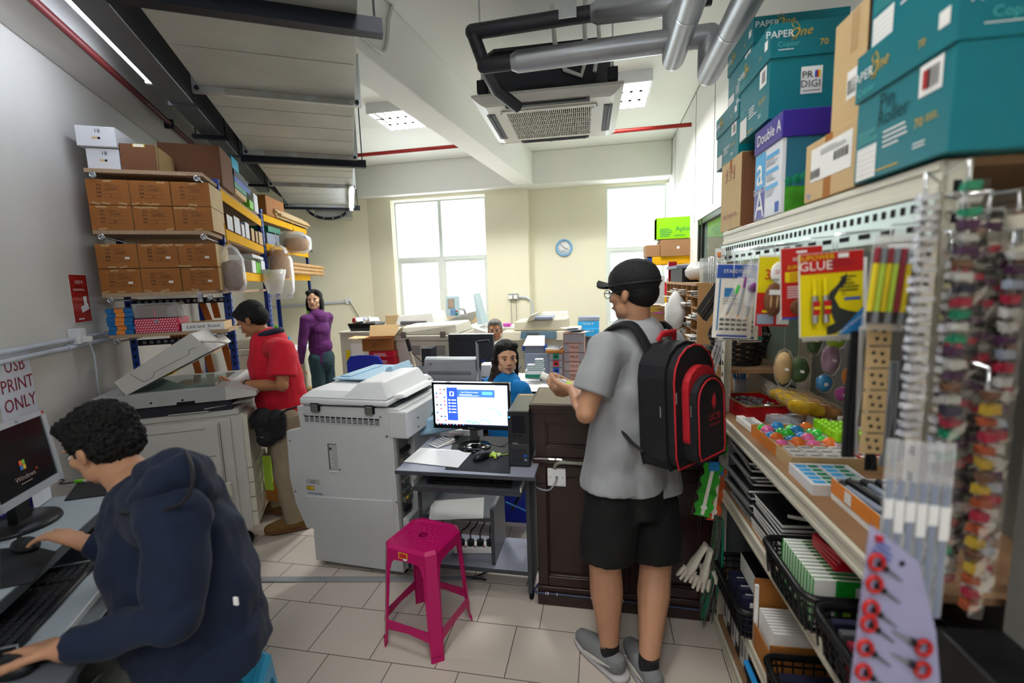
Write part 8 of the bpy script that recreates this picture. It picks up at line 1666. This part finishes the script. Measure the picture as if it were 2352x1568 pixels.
# bottle held
bt=LWr.lerp(RW, .5)+Vector((-.085,.02,.015));T=thing('drink_bottle','small clear bottle with a white cap held by the customer','bottle',bt);m=MB();d=Vector((.8,-.1,-.35)).normalized();M_=mtx((0,0,0), d.cross(Y3),Y3);m.tube([-d*.05, -d*.02,d*.0, d*.02, d*.12],[.014,.014,.02,.027,.027],'clear_plastic',16);m.tube([d*.04,d*.11], .0275,'lime_plastic',16);m.build('bottle_body',T);m=MB();m.tube([-d*.075,-d*.045],.0165,'white_plastic',16);m.build('cap',T)
# backpack
bk=-F1;ux=Z3.cross(bk);cz=J(1535,925,1.72).z;Cb=Vector((b0.x+.01, b0.y,0))+bk*.125+ux*.02;Cb.z=cz;up_=(Z3+bk*-.05).normalized();MBK=mtx(Cb,ux,up_);T=thing('backpack','black and red university backpack on the customer\'s back', 'backpack',M=MBK)
mat('pack_black', '#16171c',.75,bump=.35,bs=50);mat('pack_red','#b51f2a',.6,bump=.25,bs=40)
def outl(w,h,k=.55,n=8):return[(-w,-h*.8),(-w*.9,-h)]+[(w*.9,-h),(w,-h*.8)]+[(w*cos(a),h*(1-k)+h*k*sin(a))for a in[pi*i/(2*n)*2 for i in range(n+1)]]
m=MB();m.prism(outl(.138,.225), 0.0,.11,'pack_black','z');m.prism(outl(.125,.21),.11,.14,'pack_black','z');m.build('main_compartment',T,bevel=.02,seg=3)
m=MB();m.prism([(x+.012,y-.0)for x, y in outl(.094,.14)],.135,.165,'pack_red','z');m.build('red_panel',T,bevel=.015,seg=2)
m=MB();m.prism([(x+.018,y-.045)for x,y in outl(.096, .15)],.14,.19,'pack_black','z');fpk=m.build('front_pocket',T,bevel=.018,seg=3)
m=MB();o_=outl(.142,.222);m.tube([(x, y,.141)for x,y in outl(.127,.212)],.0035,'pack_red',6,closed=True);m.tube([(x+.018,y-.045,.191)for x,y in outl(.084,.138)],.0035,'pack_red',6,closed=True);m.build('piping',T)
m=MB();O=Vector((.035,0,.1905));m.text('UCSI',.036,O+Vector((0,-.045,0)),X3,Y3,'pack_red');m.text('University',.018,O+Vector((0,-.07,0)), X3,Y3,'pack_red')
for k in range(3):m.tube([O+Vector((-.004+k*.006,-.02+k*.004,.001)),O+Vector((-.012+k*.009,.01, .001)),O+Vector((.0+k*.004,.045-k*.006,.001))],[.001,.005,.0008],'pack_red',5,flat=.3)
m.build('printed_logo',fpk)
for x,y,z in((-.12,.05,.141),(-.139,-.0,.09), (-.075,.0,.166),(-.07,-.045,.178)):m=MB();m.box(x-.005,x+.005,y-.03,y+.01,z,z+.006, 'chrome');m.build('zip_pull',T,bevel=.002)
m=MB();m.tube([(-.05,.225,.03),(-.04,.25,.04),(.04,.25,.04), (.05,.225,.03)],.014,'pack_red',8,flat=.5);m.build('top_handle', T)
MI=MBK.inverted()
for S,sg in((LS,-1),(RS,1)):
 base_=MI@S;pts=[(sg*.075,.19,.01),(base_.x*.62,base_.y+.085,-.05),(base_.x*.66,base_.y+.055,-.17),(base_.x*.72, base_.y-.06,-.235),(base_.x*.8,base_.y-.18,-.2),(sg*.145,-.12,-.06),(sg*.14,-.17,.02)];m=MB();m.tube(smooth_path(pts),[.026]*24+[.018]*13,'pack_black',8,flat=.35);m.build('shoulder_strap',T)
# ---- man in the red shirt
P2=person('person in a red polo shirt and beige trousers holding magenta papers at the small copier',AZ(655,1215,0));F2=Vector((-.97,-.15,0)).normalized()
nk,hd,pv=J(616,768,2.62),J(580,735,2.58),J(655,955, 2.66);LS,RS=J(650,805,2.48),J(632,800,2.80);LE,LWr=J(648,885,2.42),J(556, 884,2.46);RE,RW=J(610,880,2.85),J(540,876,2.75)
LH,RH=J(655,965,2.58),J(655,965,2.76);LK,RK_=J(658,1080,2.56),J(640,1080, 2.80);LA_,RA_=AZ(680,1185,.09),AZ(648,1152,.09)
H2=headM(hd,F2+Vector((0,-.05,-.75)), Z3+F2*.7);m=MB();head(m,H2,.98);cap(m,[hd+Vector((.02,0, -.05)),nk-Z3*.03],[.052,.06]);ch=nk.lerp(pv,.35);cap(m,[nk-Z3*.05,ch,pv],[.09, .12,.12],n=18)
for S,E,W_ in((LS,LE,LWr),(RS,RE,RW)):cap(m, [S,S.lerp(E,.5),E,E.lerp(W_,.4),W_],[.052,.046,.038,.037,.027])
hand(m,LWr,Vector((-1,.1,.05)), Vector((0,.35,.9)),-1,.35,.95);hand(m, RW,Vector((-1,-.2,.05)),Vector((0,-.35, .9)),1, .35,.95)
for Hh,K_,A_ in((LH,LK,LA_),(RH,RK_,RA_)):cap(m,[Hh, K_,A_], [.08,.055,.035])
sculpt(m,'body', P2,.006,4,'skin_brown');m=MB();fabric('polo_red','#c9162c',.8);mat('collar_navy','#20233a',.8);fabric('chino','#94856f', .85)
cap(m,[nk-Z3*.03,nk-Z3*.07,ch,pv+Z3*.05,pv-Z3*.01],[.075,.12,.155,.155,.155],(0, 0),n=20);cap(m, [nk-Z3*.09,LS],[.08, .075]);cap(m,[nk-Z3*.09,RS], [.08,.075])
for S,E in((LS, LE),(RS,RE)):cap(m,[S, S.lerp(E,.4),S.lerp(E,.75)],[.075,.08,.08],(1, 0),n=16)
sculpt(m,'polo_shirt',P2,.007,5,'polo_red',(.009,13));m=MB();c=nk-Z3*.025;c=c+Z3*.012;m.tube([c+Vector((.082*cos(a),.08*sin(a),.01+.03*cos(a)))for a in[2*pi*i/18 for i in range(18)]],.017,'collar_navy',8,closed=True,flat=1.2);m.build('collar',P2,world=True)
m=MB();cap(m,[pv+Z3*.04,pv-Z3*.06],[.135,.14],(0,0),n=18)
for Hh,K_,A_ in((LH,LK,LA_),(RH,RK_,RA_)):cap(m,[Hh, Hh.lerp(K_,.6),K_,K_.lerp(A_,.5),A_-Z3*.02], [.105,.095,.082,.078,.074],(1, 0),n=16)
sculpt(m,'trousers',P2,.008,4,'chino',(.010,14));hair_short(P2, H2,'hair_black', .98,.003,1.0);face(P2,H2,.98)
for i,(A_,t)in enumerate(((LA_,AZ(612,1218,.03)),(RA_,AZ(600,1160,.03)))):shoe(P2,A_,t,MATS.get('suede')and 'suede' or mat('suede','#7a5a33',.9).name,'carton_dark')
m=MB();m.tube([LWr+Vector((.03,0,.0)),LWr+Vector((.05,0,.0))],.034, 'ink',12);m.box(-.016,.016,-.006,.006,-.018,.018,'ink',M=Matrix.Translation(LWr+Vector((.04,-.034,.0))));m.build('wristwatch',P2,world=True)
c=J(612,985,2.44);T=thing('waist_bag','black waist pouch worn at the red shirted man\'s hip','bag',c);m=MB();cap(m,[Vector((-.02,0,.06)),Vector((.0,0,-.05))],[.075,.065],fl=.6);cap(m,[Vector((.06,.02,.06)), Vector((.06,.02, -.03))], [.06,.05]);XF[T.name]=Matrix.Translation(c);m.v=[v+c for v in m.v];sculpt(m,'pouch',T, .007,1, 'pack_black',(.004,40));m=MB();m.tube([(.05,.02,.07),(.14,.02,.12),(.2,.1,.13),(.2, .3,.12)],.022,'pack_black',8,flat=.3);m.tube([(-.05,-.05,-.03), (.03,-.07,-.03)],.003,'chrome', 6);m.build('belt_strap',T)
mm=(LWr+RW)/2+Vector((-.10, .0,.028));m=MB()
for k,c_ in enumerate(('paper','grey_card','foam_pink')):m.slab([(-.13+k*.03,-.13+k*.01,k*.003),(.14,-.13,k*.003+.004),(.14,.13,k*.003+.004),(-.13+k*.03, .13,k*.003)],(0,0,.002),c_)
m.thing('magenta_sheet','magenta and white sheets held by the red shirted man', 'paper').location=mm
# ---- woman in purple
def simple(label, hdp,Y,F,hf,topc,topn, sk,hair,legc,hgt,arms, hk=.95,seated=None,tw=.13,sh=.17,tn=(.07,.115,.125,.125)):
 hd=J(*hdp,Y);F=Vector(F).normalized();R_=F.cross(Z3);T=person(label,Vector((hd.x, hd.y,0)));H=headM(hd,hf,Z3);nk=hd-Z3*.13-F*.015;pz=seated if seated else hgt*.53;pv=Vector((nk.x,nk.y,pz))-F*.02;LS=nk-R_*sh-Z3*.06;RS=nk+R_*sh-Z3*.06
 m=MB();head(m,H,hk);cap(m,[hd-Z3*.04,nk-Z3*.03],[.045,.05]);cap(m, [nk-Z3*.06,nk.lerp(pv,.4),pv],[.075, .1,.11],n=16);c=MB()
 cap(c,[nk-Z3*.025,nk-Z3*.07,nk.lerp(pv,.4),pv.lerp(nk, .25),pv-Z3*.06],[tn[0],tn[1],tn[2],tn[2],tn[3]],(0, 0),n=20,fl=.85)
 for S,(E,W_,hd_,hn,sd)in zip((LS,RS),arms):
  E,W_=[S+F*a+R_*b+Z3*z for a,b,z in(E,W_)];cap(m,[S, E,W_],[.042,.033,.023]);hand(m,W_,F*hd_[0]+R_*hd_[1]+Z3*hd_[2], F*hn[0]+R_*hn[1]+Z3*hn[2],sd,.4, .85);cap(c,[nk-Z3*.085,S-Z3*.01], [.085,.058]);cap(c,[nk-Z3*.16,S-Z3*.05],[.09,.05]);cap(c,[S-Z3*.01,E,W_.lerp(E,.12)],[.056,.047,.036],(1,0),n=16)
 l=MB()
 cap(l,[pv+Z3*.03, pv-Z3*.04],[.115,.118],(1,1),n=16)
 for sg in(-1,1):
  h=pv+R_*sg*.07;k_=(h+F*.4+Z3*.02)if seated else Vector((h.x,h.y,.48));a=Vector((k_.x,k_.y,.09))if seated else Vector((h.x,h.y,.09));cap(m,[h,k_,a,a+F*.12-Z3*.05],[.07,.05,.033,.03]);cap(l,[h,k_,a],[.082,.064,.052],(1,0),n=14)
 sculpt(m,'body',T,.006,4,sk);sculpt(c,topn,T,.007,5,topc,(.007,14));sculpt(l,'trousers', T,.008, 4,legc, (.006,14));return T,H,nk,F,R_,pv
fabric('jacket_purple','#5a2262');fabric('jeans_teal','#28424c');fabric('top_blue','#0a76bd');fabric('shirt_pale','#d9d9d2');fabric('trouser_dark','#23262b')
T,H,nk,F,R_,pv=simple('person in a purple jacket and jeans standing by the cream table, looking round',(722, 689),4.5,(-.95, .25,0), (.30,-.95,.0),'jacket_purple','jacket','skin_light',None,'jeans_teal',1.6,(((.02,-.05,-.27),(.12,-.02,-.50),(.1,0,-1),(0,1,0),1),((.10,.02,-.25),(.32,-.0,-.20),(1,0,-.1),(0,0,-1),1)),.95,sh=.15)
T.location.z=0;face(T,H,.95);m=MB()
def hb(x,y,z,r):m.ball(H@Vector((x,y, z)),r,'paper',18,M=H.to_3x3())
hb(0,.022,.045, (.082,.09,.075));hb(0,.05,-.02,(.078,.055,.10));hb(.072,.01,-.05,(.022,.05,.085));hb(-.072,.01,-.05,(.022,.05,.085));hb(.045,-.035,.078,(.032,.032,.03));hb(-.045,-.035,.078,(.032,.032, .03));sculpt(m,'hair',T,.005,3,'hair_black',(.002,40));m=MB();m.tube([nk+Vector((-.05,-.08,.02)),nk+Vector((-.03,-.10,-.06))],.014,'lime_card',6);m.build('neck_scarf',T,world=True)
# ---- older man with glasses
T,H,nk,F,R_,pv=simple('person with grey hair and glasses in a pale shirt, smiling behind the black monitor',(1137,758),4.75, (0,-1,0),(.16, -.98,-.02),'shirt_pale', 'shirt', 'skin_brown',None,'trouser_dark', 1.6,(((.12,-.04,-.24),(.32,.02,-.28),(1,.2,0),(0,0, -1),-1),((.12,.04,-.24),(.32,-.02,-.28),(1,-.2,0),(0,0,-1),1)),.97,seated=.50);face(T,H,.97,brow='hair_grey',glasses='chrome');hair_short(T,H,'hair_grey',.96,.003,.99)
MB().box(-.2,.2, -.2,.2, 0,.40,'desk_edge').thing('office_seat','low dark seat under the older man','seat').location=(T.location.x,T.location.y+.03,0)
# ---- girl in blue
T,H,nk,F,R_,pv=simple('person with long dark hair in a bright blue top looking back over the counter',(1163, 822),3.05,(.55, .83,0), (.40,-.91,-.03),'top_blue','long_sleeved_top','skin_warm',None,'trouser_dark',1.6,(((.1,-.08,-.22),(.30, -.02,-.22),(1,.2,0),(0,0,-1),-1),((.08,.06, -.23),(.26,-.0, -.27),(1,-.2,0),(0,0, -1),1)),.98,seated=.47, sh=.155);face(T, H,.98)
m=MB();hb(0,.022,.052,(.083,.092,.078));hb(0,.045,-.02,(.078,.058,.09));hb(.05,-.028,.085, (.03,.03,.026));hb(-.045,-.03,.084,(.034,.03,.026));hb(-.077,.0,.01,(.014,.03,.06));hb(.074, .005,.0,(.014,.03,.05));hb(.072,.012,-.03,(.016,.04,.06));sculpt(m,'hair',T, .005,3, 'hair_black',(.001,40))
m=MB();a=H@Vector((0,.07,-.03));q=J(1135, 890,3.0);cap(m, [a,a.lerp(q,.5),q,q+Vector((-.04,-.01,-.09))],[.075,.065,.055,.02]);cap(m,[H@Vector((-.07,.03,-.02)),q+Vector((.02,0,.04))],[.03,.03]);b=H@Vector((.075,.03,-.04));cap(m,[b, b+Vector((.0,.0,-.10))],[.02,.012]);sculpt(m,'long_hair',T,.006,2,'hair_brown',(.004, 45))
MB().box(-.2,.2, -.2,.2, 0,.37,'chair_blue').thing('office_seat','low blue seat under the girl in the blue top','seat').location=(T.location.x-.01,T.location.y-.0,0)
# ---- seated man at the wall desk
D5=lambda x,y, d:AD(x, y,d*1.12)
P5=person('person in a navy hooded jacket seated at the wall desk, leaning to the screen',Vector((D5(440,1400,1.2).x,D5(440,1400,1.2).y,0)))
hd=D5(238,1022,1.22);f5=(D5(120,1062,1.25)-hd);H5=headM(hd,f5+Z3*-.02, Z3-RT*.12);nk=D5(335,1130,1.2);NS, FS=D5(400,1190,1.04),D5(330,1165,1.40);pv=D5(455,1450,1.17);NE,NW=D5(400, 1420,.98),D5(150,1490,.955);FE,FWr=D5(330,1270,1.42),D5(190, 1245,1.36)
m=MB();head(m, H5,1.0);cap(m,[hd+RT*.03-UP*.05,nk],[.055,.062]);ch=nk.lerp(pv, .4);cap(m,[nk,ch,pv],[.09,.12,.12],n=16)
cap(m,[NS,NE,NW],[.05, .038,.028]);cap(m,[FS,FE,FWr], [.05,.038,.027]);hand(m,NW,(D5(60,1482,.985)-NW),-UP-FW*.2,1,.25,1.0,.16);hand(m,FWr,(D5(100,1215,1.36)-FWr), -UP+RT*-.1,-1,.55,.95,.12)
KN,KF=D5(255,1600,1.12),D5(215,1500,1.45);gz=lambda v:Vector((v.x,v.y,.09))
HN,HF=pv-FW*.08,pv+FW*.10;cap(m,[HN,KN,gz(KN)],[.08,.055,.035]);cap(m,[HF,KF,gz(KF)],[.08,.055,.035]);sculpt(m,'body',P5,.006,4,'skin_tan')
fabric('hoodie_navy','#101c33',.9,.3,10);fabric('trouser_olive','#4c4d46');m=MB();cap(m, [nk+RT*.02-UP*.02, nk.lerp(ch,.5)+RT*.035,ch+RT*.03,pv.lerp(ch,.35)+RT*.02,pv-UP*.03],[.11,.155,.175,.178,.175],(1,0),n=22,fl=.95)
cap(m,[nk.lerp(NS,.5),NS],[.10, .085]);cap(m,[nk.lerp(FS,.5),FS],[.10,.085]);cap(m,[NS,NS.lerp(NE,.5), NE,NE.lerp(NW,.5),NW.lerp(NE,.06)],[.08,.070,.062,.050,.038],(1,0),n=18);cap(m,[FS,FE,FWr.lerp(FE,.08)],[.085,.062, .04],(1,0),n=16);cap(m,[pv-UP*.0,pv-Z3*.10+RT*.02],[.175,.175],(0,0),n=20)
m.tube([D5(255,1190,1.2),D5(285, 1300,1.2),D5(335,1420,1.18)],[.04,.045,.05],'paper',10);sculpt(m,'hooded_jacket',P5,.0075,4,'hoodie_navy',(.017,11));m=MB();n1=D5(300,1140,1.16);cap(m,[D5(285,1172,1.08),D5(330,1145,1.05),D5(375,1105,1.04),D5(420,1085,1.07),D5(445,1085,1.13),D5(448,1090,1.2),D5(430,1085,1.28),D5(370, 1095,1.36)],[.018,.035, .045,.05,.052,.055,.05,.035]);cap(m,[D5(345,1085,1.12),D5(390,1068,1.09),D5(430,1078,1.1)],[.04,.05,.05]);cap(m,[D5(400,1120,1.07),D5(440, 1120,1.1),D5(462,1125,1.15),D5(455,1120,1.22)],[.05,.052,.05, .05]);sculpt(m,'hood',P5,.007,3,'hoodie_navy',(.008,12))
m=MB();m.tube(smooth_path([D5(425,1035,1.07),D5(440,1070,1.0),D5(440,1120,.985),D5(410,1160,.985),D5(330,1178,1.0),D5(278,1178,1.02)]),.0045,'ink',6);m.build('hood_edging',P5,world=True);m=MB();a=D5(542,1380,1.02);m.box(-.006,.006,-.002,.002,-.01,.01,'white_ink',M=Matrix.Translation(a));m.build('label_tab',P5,world=True)
m=MB();cap(m,[HN,HN.lerp(KN,.6),KN,gz(KN)],[.085,.082,.07,.062],(1, 0));cap(m,[HF,KF,gz(KF)],[.085,.07,.062],(1,0));sculpt(m,'trousers',P5,.009, 3,'trouser_olive',(.006, 12));hair_short(P5,H5,'hair_black',1.0,.009,1.03,front=.02);face(P5,H5, 1.0)
sp=pv-UP*.12;T=stool('light blue plastic stool under the seated man',(pv.x+.02,pv.y-.0,0),.5,'stool_blue',.46,.135,.17)
m=MB();s0_=AZ(505,1555,.03);m.ball((0,0,.0),(.05,.11,.035),'charcoal',14,M=Matrix.Rotation(.8,3,'Z'));m.thing('shoe','grey shoe tip seen behind the light blue stool legs','shoe').location=s0_+Z3*.006
